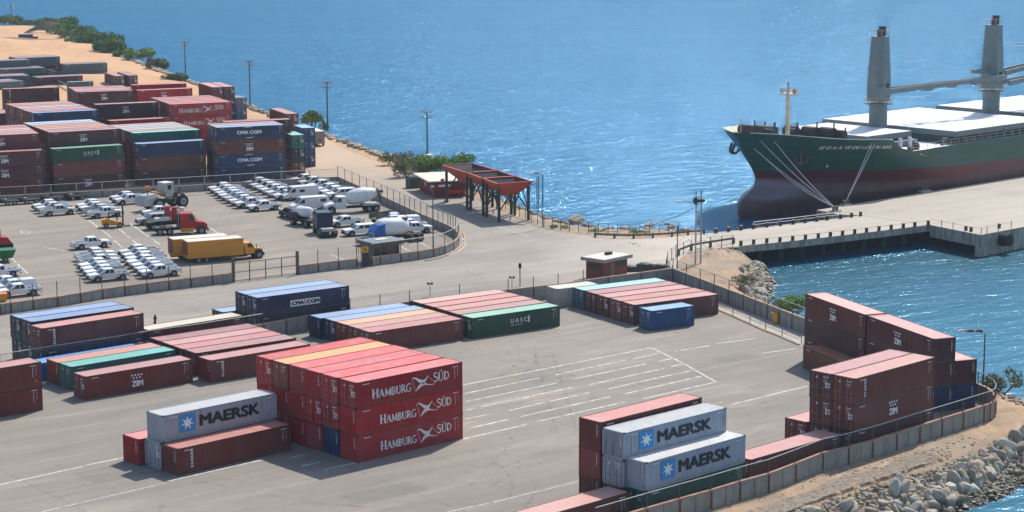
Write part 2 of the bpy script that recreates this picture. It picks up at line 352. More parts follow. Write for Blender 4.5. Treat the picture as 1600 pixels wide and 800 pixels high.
poly = np.array([(-430, 900)] + [(p.x, p.y) for p in cf+cn] + [(-60, 60), (-430, 60)])
def sdf(X, Y):
    n = len(poly); best = np.full(X.shape, 1e9); ins = np.zeros(X.shape, bool)
    for i in range(n):
        ax, ay = poly[i]; bx, by = poly[(i+1) % n]; dx, dy = bx-ax, by-ay; L2 = dx*dx+dy*dy
        t = np.clip(((X-ax)*dx+(Y-ay)*dy)/L2, 0, 1); best = np.minimum(best, np.hypot(X-ax-t*dx, Y-ay-t*dy))
        c = ((ay > Y) != (by > Y)) & (X < (bx-ax)*(Y-ay)/((by-ay) if by != ay else 1e-9)+ax); ins ^= c
    return np.where(ins, best, -best)
def hgt(X, Y):
    d = sdf(X, Y)
    n = .35*np.sin(X*.9+1.3*np.sin(Y*.55))*np.sin(Y*.8+.7*np.sin(X*.4))+.2*np.sin(X*2.1+Y*1.3)
    z = np.where(d > 0, -.04, -.04+.72*d+n*np.clip(-d/2, 0, 1)*.6)
    # slight undulation on the open sand
    sand = np.clip((Y-505)/40, 0, 1)*np.clip(d/6, 0, 1)
    z = z+sand*(.5+.45*np.sin(X*.11)*np.sin(Y*.07)+.2*np.sin(X*.31+Y*.2))
    m = at(-25, 76); z = z+3.2*np.exp(-(((X-m.x)/30)**2+((Y-m.y)/22)**2))   # earth mound at the left
    return np.maximum(z, -7)
def grid(name, x0, x1, y0, y1, st, mat):
    xs = np.arange(x0, x1+.1, st); ys = np.arange(y0, y1+.1, st); X, Y = np.meshgrid(xs, ys); Z = hgt(X, Y); nx, ny = len(xs), len(ys)
    co_ = np.stack([X, Y, Z], -1).reshape(-1, 3); i = (np.arange(ny-1)[:, None]*nx+np.arange(nx-1)).ravel()
    F = np.stack([i, i+1, i+nx+1, i+nx], 1)
    me = bpy.data.meshes.new(name); me.vertices.add(len(co_)); me.vertices.foreach_set('co', co_.ravel()); me.loops.add(F.size); me.loops.foreach_set('vertex_index', F.ravel())
    me.polygons.add(len(F)); me.polygons.foreach_set('loop_start', np.arange(len(F))*4); me.polygons.foreach_set('use_smooth', np.ones(len(F), bool)); me.update(calc_edges=True); me.validate()
    me.materials.append(MATS[mat]); o = bpy.data.objects.new(name, me); COL.objects.link(o); return o
tag(grid('ground', -430, 130, 60, 900, 2.0, 'earth'), kind='structure')
mb = MB(); mb.add([(-9000, -200, WL), (9000, -200, WL), (9000, 16000, WL), (-9000, 16000, WL)], [(0, 1, 2, 3)], 'water'); tag(link('sea', mb), kind='structure')
mb = MB(); mb.add([(-9000, -200, -7.3), (9000, -200, -7.3), (9000, 16000, -7.3), (-9000, 16000, -7.3)], [(0, 1, 2, 3)], 'earth'); tag(link('sea_bed', mb), kind='structure')
def mat_track():
    m, N, L, B = newmat('tyre_track'); ge = N.new('ShaderNodeNewGeometry'); f = noise(N, L, ge.outputs['Position'], .5, 5, .7); tr = N.new('ShaderNodeBsdfTransparent'); mx = N.new('ShaderNodeMixShader')
    L.new(rng(N, L, f, .45, .65, 0, .17), mx.inputs[0]); B.inputs['Base Color'].default_value = (.035, .033, .03, 1); B.inputs['Roughness'].default_value = .9; L.new(tr.outputs[0], mx.inputs[1]); L.new(B.outputs[0], mx.inputs[2]); L.new(mx.outputs[0], N['Material Output'].inputs[0])
plain('pile_concrete_shaded', srgb(74, 72, 68), .9, 0, .2); mat_track(); plain('dark_earth', srgb(136, 100, 76), .95, 0, .2, .3)  # pile concrete has the shade under the deck put into its colour
mb = MB(); c0 = at(2, 74); rings = []
for f, z in ((1, -.3), (.8, 1.1), (.55, 2.4), (.25, 3.1)): rings.append([Vector((c0.x+26*f*math.cos(k*.314)*(1+.1*math.sin(k*2.3)), c0.y+16*f*math.sin(k*.314), z)) for k in range(20)])
mb.loft(rings, 'dark_earth'); tag(link('mound', mb, smooth=True), kind='structure')
def sheet(name, pts, z, mat):
    bm = bmesh.new(); f = bm.faces.new([bm.verts.new((p[0], p[1], z)) for p in pts]); f.normal_update(); bmesh.ops.triangulate(bm, faces=[f]); me = bpy.data.meshes.new(name)
    for f in bm.faces:
        f.normal_update()
        if f.normal.z < 0: f.normal_flip()
    bm.to_mesh(me); bm.free(); me.materials.append(MATS[mat]); o = bpy.data.objects.new(name, me); COL.objects.link(o); return tag(o, kind='structure')
def mat_gravel():
    m, N, L, B = newmat('gravel'); ge = N.new('ShaderNodeNewGeometry'); P = ge.outputs['Position']; f = noise(N, L, P, .6, 6, .75); g = noise(N, L, P, 3., 4, .7); tr = N.new('ShaderNodeBsdfTransparent'); mx = N.new('ShaderNodeMixShader')
    L.new(rng(N, L, f, .40, .52, 0, .9), mx.inputs[0]); L.new(mixc(N, L, rng(N, L, g, .4, .6), srgb(158, 148, 134), srgb(128, 118, 106)), B.inputs['Base Color']); B.inputs['Roughness'].default_value = .95; L.new(tr.outputs[0], mx.inputs[1]); L.new(B.outputs[0], mx.inputs[2]); L.new(mx.outputs[0], N['Material Output'].inputs[0])
mat_gravel()
GR = [p for p in cn[19:]]; gin = []
for k, p in enumerate(GR):
    a_ = GR[max(0, k-1)]; b_ = GR[min(len(GR)-1, k+1)]; d_ = (b_-a_).normalized(); nn = Vector((-d_.y, d_.x, 0)); nn = -nn if nn.y < 0 else nn; gin.append(p+nn*(2.3+.5*math.sin(k*2.1)))
sheet('gravel_verge', GR+gin[::-1], -.022, 'gravel')
sheet('container_yard_paving', w1+[w2[1]]+w3+[Vector((-20, 118, 0)), Vector((-120, 100, 0))], 0.008, 'yard_concrete')
RFAR = [(1128, 366), (1095, 366.5), (1050, 369), (1000, 372), (930, 369), (870, 362), (830, 351), (770, 323), (715, 297), (650, 273), (585, 251), (530, 229), (505, 214), (440, 205), (380, 262), (200, 280), (-260, 312)]
sheet('road', [w1[0]+Vector((-30, 0, 0))]+w1+[at(1056, 415), at(1064, 403), at(1080, 394), at(1110, 388), at(1156, 386)]+[at(x, y) for x, y in RFAR], 0.0, 'road_concrete')
P1B = [(-260, 530), (0, 491), (17, 489), (52, 484), (90, 479), (126, 473), (160, 467), (195, 462), (230, 457.5), (264, 453), (298, 449), (332, 445), (365, 441)]
P1C = [(466, 428.8), (497, 425), (529, 421), (557.5, 418)]
P1D = [(581, 415.5), (594, 413.5), (626, 409.2), (653, 405.6), (677, 401.4), (695, 397), (708.7, 390.5), (715.5, 384), (717, 377), (712, 371), (700, 364), (677, 354), (648, 341.5), (625, 330.5), (596, 317), (562, 302), (528, 286.5)]
P1E = [(528, 286.5), (484, 288.5), (440, 291), (400, 293.5), (360, 296), (320, 298.5), (280, 301), (240, 303), (200, 305.5), (160, 308), (120, 310.3), (80, 312.5), (40, 314.8), (0, 317), (-60, 321), (-260, 334)]
sheet('car_park_paving', [at(x, y) for x, y in P1B+P1C+P1D+P1E[1:]], 0.012, 'lot_concrete')

def strip(mb, a, b, wd, z, mat):
    a = Vector(a[:2]); b = Vector(b[:2]); d = (b-a).normalized(); n = Vector((-d.y, d.x))*wd/2
    mb.add([(a.x+n.x, a.y+n.y, z), (a.x-n.x, a.y-n.y, z), (b.x-n.x, b.y-n.y, z), (b.x+n.x, b.y+n.y, z)], [(0, 1, 2, 3)], mat)
YL = [((724.5, 601.5), (1018, 543.5)), ((726.5, 615), (845, 590)), ((868, 586), (978, 562.5)), ((989, 561), (1034.5, 551.5)), ((728, 627.5), (871, 598.5)), ((894, 593), (1009, 568.5)), ((1028, 565), (1050.5, 560)),
 ((728, 641), (743, 638)), ((752, 635.5), (827, 620)), ((831.5, 619), (895.5, 605)), ((922, 601), (1036.5, 576)), ((1048, 573), (1066, 569)), ((725.5, 655), (767, 647)), ((795.5, 641.5), (853, 628.5)), ((858, 627.5), (920.5, 613.5)), ((951, 608), (995.5, 597.5)), ((998, 597), (1080, 579)),
 ((732, 669.5), (794.5, 655.5)), ((814, 651), (953, 620)), ((977, 615.5), (1095, 588)), ((724.5, 686), (822, 663.5)), ((838, 659), (978, 628)), ((1005.5, 623), (1119, 597)), ((1018, 543.5), (1067, 567.5)), ((1067, 567.5), (1119, 597)),
 ((0, 757.5), (129, 729)), ((132.5, 727.5), (205, 712.5)), ((262, 752), (412, 718)), ((452, 716), (478, 710)), ((470, 729), (500, 722)), ((505, 735), (560, 722)), ((1055, 549), (1110, 540)), ((1120, 537), (1180, 529)), ((1140, 633), (1262, 603)), ((1190, 552), (1245, 545)), ((420, 702), (448, 695))]
mb = MB()
for a, b in YL: strip(mb, at(*a), at(*b), .21, .013, 'line_paint')
tag(link('yard_markings', mb), kind='structure')
mb = MB()
for a, b in [((65, 800), (258, 755)), ((700, 800), (765, 786)), ((770, 785), (905, 752)), ((1030, 650), (1130, 628))]: strip(mb, at(*a), at(*b), .12, .013, 'line_paint')
tag(link('faint_yard_markings', mb), kind='structure')
# curved tyre marks and patched slabs
mb = MB(); rt = random.Random(77)
def track(p, a0, curv, n, gap, z, wd=.28):
    for s in (-1, 1):
        q = Vector((p.x, p.y)); a = a0; L1 = None
        for k in range(n):
            nn = Vector((-math.sin(a), math.cos(a))); e0 = q+nn*(s*gap/2-wd/2); e1 = q+nn*(s*gap/2+wd/2)
            if L1: mb.add([(L1[0].x, L1[0].y, z), (e0.x, e0.y, z), (e1.x, e1.y, z), (L1[1].x, L1[1].y, z)], [(0, 1, 2, 3)], 'tyre_track')
            L1 = (e0, e1); a += curv; q = q+Vector((math.cos(a), math.sin(a)))*1.2
for k in range(15):
    p = at(rt.uniform(60, 1150), rt.uniform(600, 800)); track(p, rt.uniform(0, 6.3) if k % 3 else R(40), rt.uniform(-.06, .06), rt.randint(14, 34), 1.9, .0165+k*.0004)
for x, y in ((700, 440), (800, 400), (600, 440), (900, 395), (250, 460), (420, 470), (760, 370)):
    p = at(x, y); track(p, ang(at(600, 440), at(880, 395))+rt.uniform(-.25, .25), rt.uniform(-.03, .03), 22, 1.8, .0045)
tag(link('tyre_marks', mb), kind='structure')
for i, (x, y, a, b_, r_) in enumerate([(600, 770, 7, 3.5, 38), (1150, 560, 5, 3, 33), (860, 590, 6, 2.4, 38), (170, 740, 5, 4, 40), (1090, 700, 3, 3, 40)]):
    p = at(x, y); M = Matrix.Rotation(R(r_), 4, 'Z'); sheet('slab_patch', [p+M @ Vector((sx*a/2, sy*b_/2, 0)) for sx, sy in ((-1, -1), (1, -1), (1, 1), (-1, 1))], .0102, 'patch_concrete')
CL = [((128, 334), (137, 341)), ((139, 344), (154, 356)), ((157, 358), (174, 371)), ((178, 376), (192, 387)), ((185, 357), (196, 366)), ((198, 368), (203, 372)), ((207, 375), (216, 383)), ((203, 349), (232, 370)), ((237, 373), (249, 382)), ((256, 366), (271, 376)), ((318, 366), (327, 374)), ((329, 356.5), (350, 371)), ((515, 397), (540, 407)), ((556, 398), (570, 394)), ((640, 384), (660, 381)), ((575, 398), (584, 404)),
 ((32, 361), (45, 361)), ((34, 364.5), (47, 364.5)), ((32, 361), (34, 364.5)), ((45, 361), (47, 364.5)), ((17, 402), (26, 411)), ((28, 413), (44, 428)), ((66, 386), (100, 392)), ((598, 372), (640, 392)), ((652, 376), (676, 390))]
mb = MB()
for a, b in CL: strip(mb, at(*a), at(*b), .2, .017, 'line_paint')
tag(link('parking_bay_lines', mb), kind='structure')
mb = MB()
for a, b in [((722, 372), (728, 378)), ((728, 378), (727, 384)), ((727, 384), (717, 392)), ((717, 392), (700, 400)), ((1025, 372), (1110, 366)), ((1118, 366), (1170, 361)), ((1180, 359.5), (1235, 354)), ((1087, 377), (1115, 383)), ((800, 362), (830, 370)), ((770, 352), (798, 360))]: strip(mb, at(*a), at(*b), .15, .006, 'line_paint')
tag(link('road_markings', mb), kind='structure')
mb = MB()  # pale kerb rounding the car park corner
kp = [at(x, y) for x, y in [(724, 365), (727, 372), (726, 380), (718, 388), (704, 397), (688, 403), (665, 408)]]
for a, b in zip(kp[:-1], kp[1:]):
    d = (b-a).normalized(); n = Vector((-d.y, d.x, 0))*.15
    mb.prism([a+n, a-n, b-n, b+n], 0, .14, 'cap')
tag(link('kerb', mb), kind='structure')

# ------------------------------------------------------------ walls and fences
def fence_wall(name, label, cat, pts, h, fh, postmat='grey_post', capmat='cap', postw=.12, every=1, thick=.16, skipfence=False, panel='wall_concrete', z0=0, sub=1, rail=True, polemat='grey_post'):
    """concrete panel wall along pts with posts at each point and a wire fence above it"""
    P = []
    for a, b in zip(pts[:-1], pts[1:]):
        for k in range(sub): P.append(a.lerp(b, k/sub))
    P.append(pts[-1]); o = P[0].copy(); t = thing(name, label, cat, o)
    Q = [p-o for p in P]
    if h > 0:
        mb = MB(); mc = MB()
        for a, b in zip(Q[:-1], Q[1:]):
            d = (b-a).normalized(); n = Vector((-d.y, d.x, 0))
            mb.prism([a+n*thick/2, a-n*thick/2, b-n*thick/2, b+n*thick/2], z0-.3, z0+h, panel)
            mc.prism([a+n*(thick/2+.05), a-n*(thick/2+.05), b-n*(thick/2+.05), b+n*(thick/2+.05)], z0+h+.003, z0+h+.11, capmat)
            for k in (1,):
                m = a.lerp(b, .5); mb.prism([m+n*(thick/2+.012)-d*.03, m-n*(thick/2+.012)-d*.03, m-n*(thick/2+.012)+d*.03, m+n*(thick/2+.012)+d*.03], z0-.3, z0+h-.02, 'grey_post')
        link('wall_panel', mb, t); link('coping', mc, t)
    if len(Q) <= 100:
        for i, q in enumerate(Q):
            if h > 0:
                mb = MB(); mb.box(-postw, postw, -postw, postw, z0-.3, z0+h+.06, postmat); b = Q[min(i+1, len(Q)-1)]-Q[max(i-1, 0)]
                link('post', mb, t, loc=q, rz=math.atan2(b.y, b.x))
            if fh > 0 and i % every == 0:
                mb = MB(); mb.tube((0, 0, z0+h-.1), (0, 0, z0+h+fh), .055 if polemat == 'grey_post' else .075, polemat); link('fence_pole', mb, t, loc=q)
    if fh > 0:
        mb = MB(); S = Q
        if rail: mb.path([q+Vector((0, 0, z0+h+fh-.03)) for q in S], .045, 'galv', 6)
        if rail: link('top_rail', mb, t)
        mb = MB()
        for a, b in zip(S[:-1], S[1:]): mb.add([a+Vector((0, 0, z0+h+.12)), b+Vector((0, 0, z0+h+.12)), b+Vector((0, 0, z0+h+fh)), a+Vector((0, 0, z0+h+fh))], [(0, 1, 2, 3)], 'chain_link')
        link('wire_mesh', mb, t)
    return t
fence_wall('boundary_wall', 'long low concrete wall with wire fence between the front container yard and the road', 'wall', w1[:7], WH, 1.25, postmat='grey_post', sub=2)
fence_wall('boundary_wall', 'low grey concrete wall with thin fence poles behind the green and red container rows', 'wall', w1[6:], WH, 1.4, postmat='grey_post', sub=2, rail=False)
fence_wall('boundary_wall', 'grey concrete wall running down to the tall maroon container stack beside the small cove', 'wall', w2, 1.7, 1.3, sub=5)
fence_wall('boundary_wall', 'grey concrete wall behind the tall maroon container stack along the water', 'wall', w3[:5], 1.5, 1.3, sub=3)
fence_wall('boundary_wall', 'grey panel wall with rust orange posts and pipe rail along the dirt track', 'wall', w3[4:], 1.5, 1.3, postmat='rust_post', capmat='cap_rust')
fence_wall('boundary_wall', 'low wall with rust red posts along the road in front of the parked pickups', 'wall', [at(x, y) for x, y in P1B], 1.15, 2.0, postmat='rust_post', capmat='cap_rust', rail=False)
fence_wall('boundary_wall', 'short low wall with rust red posts between the sliding gate and the grey gatehouse', 'wall', [at(x, y) for x, y in P1C], 1.1, 1.9, postmat='rust_post', capmat='cap_rust', rail=False)
fence_wall('boundary_wall', 'curved low wall rounding the car park corner near the grey gatehouse', 'wall', [at(x, y) for x, y in P1D[:10]], 1.1, 1.9, postmat='rust_post', capmat='cap')
fence_wall('boundary_wall', 'wall with dense fence posts between the car park and the coast road', 'wall', [at(x, y) for x, y in P1D[9:]], 1.15, 1.9, sub=3, rail=True)
fence_wall('boundary_wall', 'wall with silver fence rail between the car park and the far container stacks', 'wall', [at(x, y) for x, y in P1E], 1.05, 1.5, postmat='grey_post', polemat='galv')
fence_wall('coast_fence', 'dark post fence along the shore edge of the road', 'fence', [at(x, y) for x, y in [(715, 294), (740, 304), (765, 315), (790, 327), (812, 338), (830, 346), (850, 354), (876, 359.5), (904, 363), (935, 366), (965, 368), (1000, 369), (1030, 368), (1060, 366.5)]], 0, 1.7, sub=2)
t = fence_wall('coast_fence', 'wire fence with tall posts curving in front of the sandy headland by the bridge', 'fence', [at(x, y) for x, y in [(1050, 436), (1041, 424), (1043, 412), (1056, 402), (1080, 394), (1110, 389), (1145, 386)]], 0, 1.8, sub=2)
# beam barrier at the headland
t = thing('guard_rail', 'grey beam guard rail on stubby posts where the road meets the bridge', 'barrier', at(1060, 399))
pts = [at(x, y)-at(1060, 399) for x, y in [(1060, 399), (1080, 391), (1110, 386), (1146, 380.5)]]
mb = MB()
for a, b in zip(pts[:-1], pts[1:]):
    d = (b-a).normalized(); n = Vector((-d.y, d.x, 0))*.06; mb.prism([a+n, a-n, b-n, b+n], .62, .9, 'grey_post')
link('beam', mb, t)
for p in pts: mb = MB(); mb.box(-.2, .2, -.2, .2, 0, .8, 'grey_post'); link('post', mb, t, loc=p)
t = thing('guard_rail', 'low dark guard rail along the shore side of the road before the bridge', 'barrier', at(990, 372.5))
pts = [at(x, y)-at(990, 372.5) for x, y in [(930, 370.5), (960, 372), (990, 372.5), (1020, 371.5), (1050, 369.5), (1075, 367), (1100, 365)]]
mb = MB()
for a, b in zip(pts[:-1], pts[1:]):
    d = (b-a).normalized(); n = Vector((-d.y, d.x, 0))*.06; mb.prism([a+n, a-n, b-n, b+n], .35, .62, 'grey_post')
link('beam', mb, t)
for p in pts: mb = MB(); mb.box(-.16, .16, -.16, .16, 0, .7, 'grey_post'); link('post', mb, t, loc=p)
# gate
a, b = at(365, 441), at(465, 428.8); t = thing('sliding_gate', 'long wire sliding gate between two tall dark posts on the car park edge', 'gate', a)
mb = MB(); v = b-a
for f in (0, 1):
    m2 = MB(); m2.box(-.16, .16, -.16, .16, 0, 3.1, 'grey_post'); link('gate_post', m2, t, loc=v*f, rz=ang(a, b))
for f in (.25, .5, .75): mb.tube(v*f, v*f+Vector((0, 0, 2.5)), .07, 'grey_post')
for z in (.15, 1.25, 2.45): mb.tube(v*0+Vector((0, 0, z)), v+Vector((0, 0, z)), .05, 'grey_post')
link('gate_frame', mb, t); mb = MB(); mb.add([Vector((0, 0, .2)), v+Vector((0, 0, .2)), v+Vector((0, 0, 2.4)), Vector((0, 0, 2.4))], [(0, 1, 2, 3)], 'chain_link'); link('wire_mesh', mb, t)

# ------------------------------------------------------------ bridge and pier
mb = MB(); zt = .03
bn = [at(x, y, zt) for x, y in [(1128, 387.5), (1158, 384.2), (1219, 378.7), (1298, 370), (1374, 361), (1452, 351.5)]]
bf = [at(x, y, zt) for x, y in [(1345, 336.5), (1276, 345), (1219, 351.5), (1157, 359), (1100, 365.5)]]
bpoly = bn+bf; mb.prism(bpoly, -.95, zt, 'pier_side'); tag(link('bridge_deck', mb), kind='structure')
sheet('bridge_road', [Vector((p.x, p.y, 0)) for p in bpoly], zt+.006, 'pier_concrete')
PE = at(1320, 322, zt); pu = Vector((.7316, .6817, 0)); pt_ = Vector((.6817, -.7316, 0))
pc = [at(1452, 351.5, zt), at(1533, 367.5, zt), at(1533, 367.5, zt)+pu*130, at(1276, 328.5, zt)+pu*145, at(1276, 328.5, zt), at(1312, 336, zt), at(1345, 336.5, zt)]
mb = MB(); mb.prism(pc, -1.0, zt+.02, 'pier_side'); tag(link('pier_deck', mb), kind='structure')
sheet('pier_paving', [Vector((p.x, p.y, 0)) for p in pc], zt+.028, 'pier_concrete')
# solid skirt of the wharf head
a, b = pc[1], pc[2]; c0 = pc[0]
mb = MB(); n = -pt_
mb.prism([a+n*.05, b+n*.05, b+n*1.0, a+n*1.0], WL-1, -.98, 'pier_side')
dv = (c0-a).normalized(); nn = Vector((dv.y, -dv.x, 0)); nn = nn if nn.dot(pu) > 0 else -nn
mb.prism([a+dv*.0+nn*.05, a+dv*11.0+nn*.05, a+dv*11.0+nn*.6, a+nn*.6], -1.75, -.98, 'pier_side')
tag(link('wharf_skirt', mb), kind='structure')
mb = MB(); bq = [bn[0]+Vector((-7, 8, 0)), bn[-1]+Vector((-7, 10, 0)), bn[-1]+Vector((-7.6, 11, 0)), bn[0]+Vector((-7.6, 9, 0))]; mb.prism(bq, WL-2, -.96, 'dark_steel'); bq = [pc[0]+pu*5-pt_*6, pc[1]+pu*3-pt_*9, pc[1]+pu*4-pt_*9, pc[0]+pu*6-pt_*6]; mb.prism(bq, WL-2, -1.01, 'dark_steel'); tag(link('added_shade_backing', mb), kind='structure')  # dark backing walls added under the decks to make the gap there dark
piles = []
for k in range(9):
    for off in (3.2, 11, 18):
        q = bn[1].lerp(bn[5], (k+.5)/9)+Vector((-.55, .83, 0))*off; piles.append(q)
for k in range(12):
    for off in (2.0, 12.): q = PE+pu*(k*9+2)+pt_*off; piles.append(q)
mb = MB(); mb.tube((0, 0, WL-3), (0, 0, -.96), .38, 'pile_concrete_shaded', n=10); me = mb.mesh('pile', True)
for i, q in enumerate(piles):
    o = link('concrete_pile', me, loc=(q.x, q.y, 0)); tag(o, 'round concrete pile in the shade under the bridge and wharf', 'pile', 'piles under the bridge and wharf')
# bollards along the bridge edges
def ordn(n): return f'{n}'+('th' if 10 < n < 20 else {1: 'st', 2: 'nd', 3: 'rd'}.get(n % 10, 'th'))
mb = MB(); mb.box(-.17, .17, -.17, .17, 0, .62, 'dark_steel'); bb = mb.mesh('bollard_body'); mb = MB(); mb.box(-.18, .18, -.18, .18, .62, .72, 'yellow_paint'); bc = mb.mesh('bollard_cap')
nearb = [(1158, 384), (1178, 382), (1198.6, 380), (1219, 378.4), (1239, 376.4), (1259, 374.3), (1279, 372.2), (1298, 370), (1317, 368), (1336, 365.8), (1354.5, 363.5), (1374, 361), (1393, 358.8), (1412, 356.6), (1430, 354.4), (1451, 352), (1510, 361), (1518, 362.5), (1562, 357)]
farb = [(1118.4, 363.4), (1138, 361.3), (1157.6, 359), (1177, 356.8), (1198, 354.3), (1219, 352), (1239, 349.8), (1258, 347.5), (1276, 345.3), (1292, 343.3), (1313, 341), (1330, 338.7), (1344, 337)]
for L_, side in ((nearb, 'harbour'), (farb, 'sea')):
    for i, (x, y) in enumerate(L_):
        p = at(x, y, .03); p = p+Vector((0, .35 if side == 'harbour' else -.35, 0))
        t = thing('guard_post', f'yellow topped stub post, {ordn(i+1)} from the land on the {side} side of the bridge', 'bollard', p, R(32), 'stub posts along the bridge edges')
        link('post_body', bb, t); link('post_cap', bc, t)
t = thing('pipe_rail', 'grey pipe handrail along the sea side of the bridge', 'railing', at(1160, 358.6, .03))
o = at(1160, 358.6, .03); P = [at(x, y, .03)-o for x, y in farb[3:12]]
mb = MB(); mb.path([p+Vector((0, .15, .9)) for p in P], .05, 'galv'); mb.path([p+Vector((0, .15, .5)) for p in P], .04, 'galv'); link('rails', mb, t)
t = thing('wire_rail', 'thin wire railing on the harbour side of the bridge', 'railing', at(1158, 384, .03))
o = at(1158, 384, .03); P = [at(x, y, .03)-o for x, y in nearb[:16]]
mb = MB(); mb.path([p+Vector((0, .1, .7)) for p in P], .025, 'galv', 4); link('rails', mb, t)
t = thing('wire_rail', 'thin railing with poles around the wharf corner above the black fender', 'railing', at(1471, 355, .03))
o = at(1471, 355, .03); P = [at(x, y, .03)-o for x, y in [(1453, 351.5), (1471, 355), (1489, 358.8), (1533, 367), (1542, 365), (1560, 361), (1580, 356.5)]]
mb = MB(); mb.path([p+Vector((0, 0, .9)) for p in P], .022, 'grey_post', 4); link('rails', mb, t)
for p in P[1:]: mb = MB(); mb.tube((0, 0, 0), (0, 0, 1.1), .05, 'grey_post'); link('pole', mb, t, loc=p)
# fender
p = pc[1]+pu*5.2+pt_*.55; t = thing('rubber_fender', 'round black rubber fender hung on the wharf corner wall', 'fender', (p.x, p.y, -1.15), R(43))
mb = MB(); mb.tube((0, -.9, 0), (0, 0.5, 0), .95, 'rubber', n=18); link('fender_body', mb, t, smooth=False); mb = MB(); mb.tube((0, -.93, 0), (0, -.905, 0), .5, 'black', n=14); link('fender_hole', mb, t)
def mooring(px, py, label, s=1):
    p = at(px, py, .05); t = thing('mooring_bollard', label, 'bollard', p, R(43))
    mb = MB(); mb.box(-1.0*s, 1.0*s, -.5*s, .5*s, 0, .25, 'pier_concrete'); mb.tube((-.4*s, 0, .25), (-.4*s, 0, .75), .24*s, 'drab'); mb.tube((.4*s, 0, .25), (.4*s, 0, .75), .24*s, 'drab'); mb.tube((-.4*s, 0, .75), (-.4*s, 0, .9), .33*s, 'drab'); mb.tube((.4*s, 0, .75), (.4*s, 0, .9), .33*s, 'drab'); link('bitts', mb, t); return p
MOOR1 = mooring(1305, 331, 'mooring bitts on the wharf tip where three bow lines meet'); MOOR2 = mooring(1321.5, 321, 'mooring bitts on the wharf edge below the ship with two steep lines')
MOOR3 = mooring(1556, 277.5, 'mooring bitts farther along the wharf edge holding the long shallow lines'); mooring(1445, 299.5, 'white block bitts on the wharf edge with no line on it', 1.1)

# thin sea haze, HAZE
def mat_haze():
    m = bpy.data.materials.new('haze'); m.use_nodes = True; N = m.node_tree.nodes; N.clear(); o = N.new('ShaderNodeOutputMaterial'); v = N.new('ShaderNodeVolumePrincipled')
    v.inputs['Color'].default_value = (.66, .85, 1, 1); v.inputs['Density'].default_value = .00011; v.inputs['Anisotropy'].default_value = .3; m.node_tree.links.new(v.outputs[0], o.inputs['Volume']); MATS['haze'] = m
mat_haze(); mb = MB(); mb.box(-9100, 9100, -300, 16100, -8.5, 62, 'haze'); tag(link('haze', mb), kind='stuff')
# ------------------------------------------------------------ shipping containers
CW = 2.44
def corr(mb, a, b, z0, z1, dep, pitch, mat, inward):
    """vertical trapezoid corrugation from a to b (points on the outer face); inward = direction of the recess"""
    a = Vector(a); b = Vector(b); L = (b-a).length; d = (b-a)/L; n = max(1, round(L/pitch)); p = L/n; inn = Vector(inward)*dep; top = []
    for i in range(n):
        for f, r in ((0, 0), (.26, 0), (.5, 1), (.76, 1)): top.append(a+d*(p*(i+f))+inn*r)
    top.append(b)
    vs = [Vector((q.x, q.y, z0)) for q in top]+[Vector((q.x, q.y, z1)) for q in top]; m = len(top)
    mb.add(vs, [(i, i+1, m+i+1, m+i) for i in range(m-1)], mat)
def body_mesh(L, kind=0):
    mb = MB(); S = 'steel_side'; castings(L, mb); side_marks(L, kind, mb)
    corr(mb, (.12, .014, 0), (L-.12, .014, 0), .15, 2.50, .045, .277, S, (0, 1, 0)); corr(mb, (.12, CW-.014, 0), (L-.12, CW-.014, 0), .15, 2.50, .045, .277, S, (0, -1, 0))
    for x0 in (0, L-.13):
        for y0 in (0, CW-.13): mb.box(x0+.003, x0+.127, y0+.003, y0+.127, .1, 2.5, S)
    for y0 in (0, CW-.07): mb.box(.12, L-.12, y0, y0+.07, 2.5, 2.575, S); mb.box(.12, L-.12, y0, y0+.07, .02, .16, S)
    for x0 in (0, L-.1): mb.box(x0, x0+.1, .12, CW-.12, 2.46, 2.575, S); mb.box(x0, x0+.1, .12, CW-.12, .02, .17, S)
    mb.box(.1, L-.1, .07, CW-.07, .05, .1, 'dark_steel')
    return mb.mesh('container_body')
def castings(L, mb):
    for x0 in (-.004, L-.175+.004):
        for y0 in (-.004, CW-.16+.004):
            for z0 in (-.0, 2.59-.118): mb.box(x0, x0+.175, y0, y0+.16, z0, z0+.12, 'dark_steel')
def roof_mesh(L):
    mb = MB(); n = round((L-1.3)/.42); x = .62; p = (L-1.24)/n; prof = []
    for i in range(n):
        for f, r in ((0, 0), (.35, 0), (.5, 1), (.85, 1)): prof.append((x+p*(i+f), 2.556-.016*r))
    prof.append((L-.62, 2.556)); m = len(prof)
    mb.add([(q[0], .07, q[1]) for q in prof]+[(q[0], CW-.07, q[1]) for q in prof], [(i, i+1, m+i+1, m+i) for i in range(m-1)], 'steel_roof')
    for x0, x1 in ((.1, .62), (L-.62, L-.1)): mb.box(x0, x1, .07, CW-.07, 2.52, 2.559, 'steel_roof'); mb.box(x0+.06, x1-.06, .3, CW-.3, 2.5595, 2.5660, 'steel_roof')
    return mb.mesh('container_roof')
def blank_end():   # plane x=0 facing -x
    mb = MB(); corr(mb, (.02, .12, 0), (.02, CW-.12, 0), .16, 2.47, .05, .25, 'steel_side', (1, 0, 0)); end_marks(mb); return mb.mesh('end_panel')
def doors(four):
    mb = MB(); S = 'steel_side'
    for y0, y1 in ((.13, CW/2-.012), (CW/2+.012, CW-.13)):
        mb.box(.03, .07, y0, y1, .17, 2.46, S)
        for z0, z1 in ((.3, .85), (.93, 1.5), (1.58, 2.32)):   # pressed panels
            mb.box(.018, .031, y0+.09, y1-.09, z0, z1, S)
    rods(mb); door_marks(mb, four)
    return mb.mesh('doors')
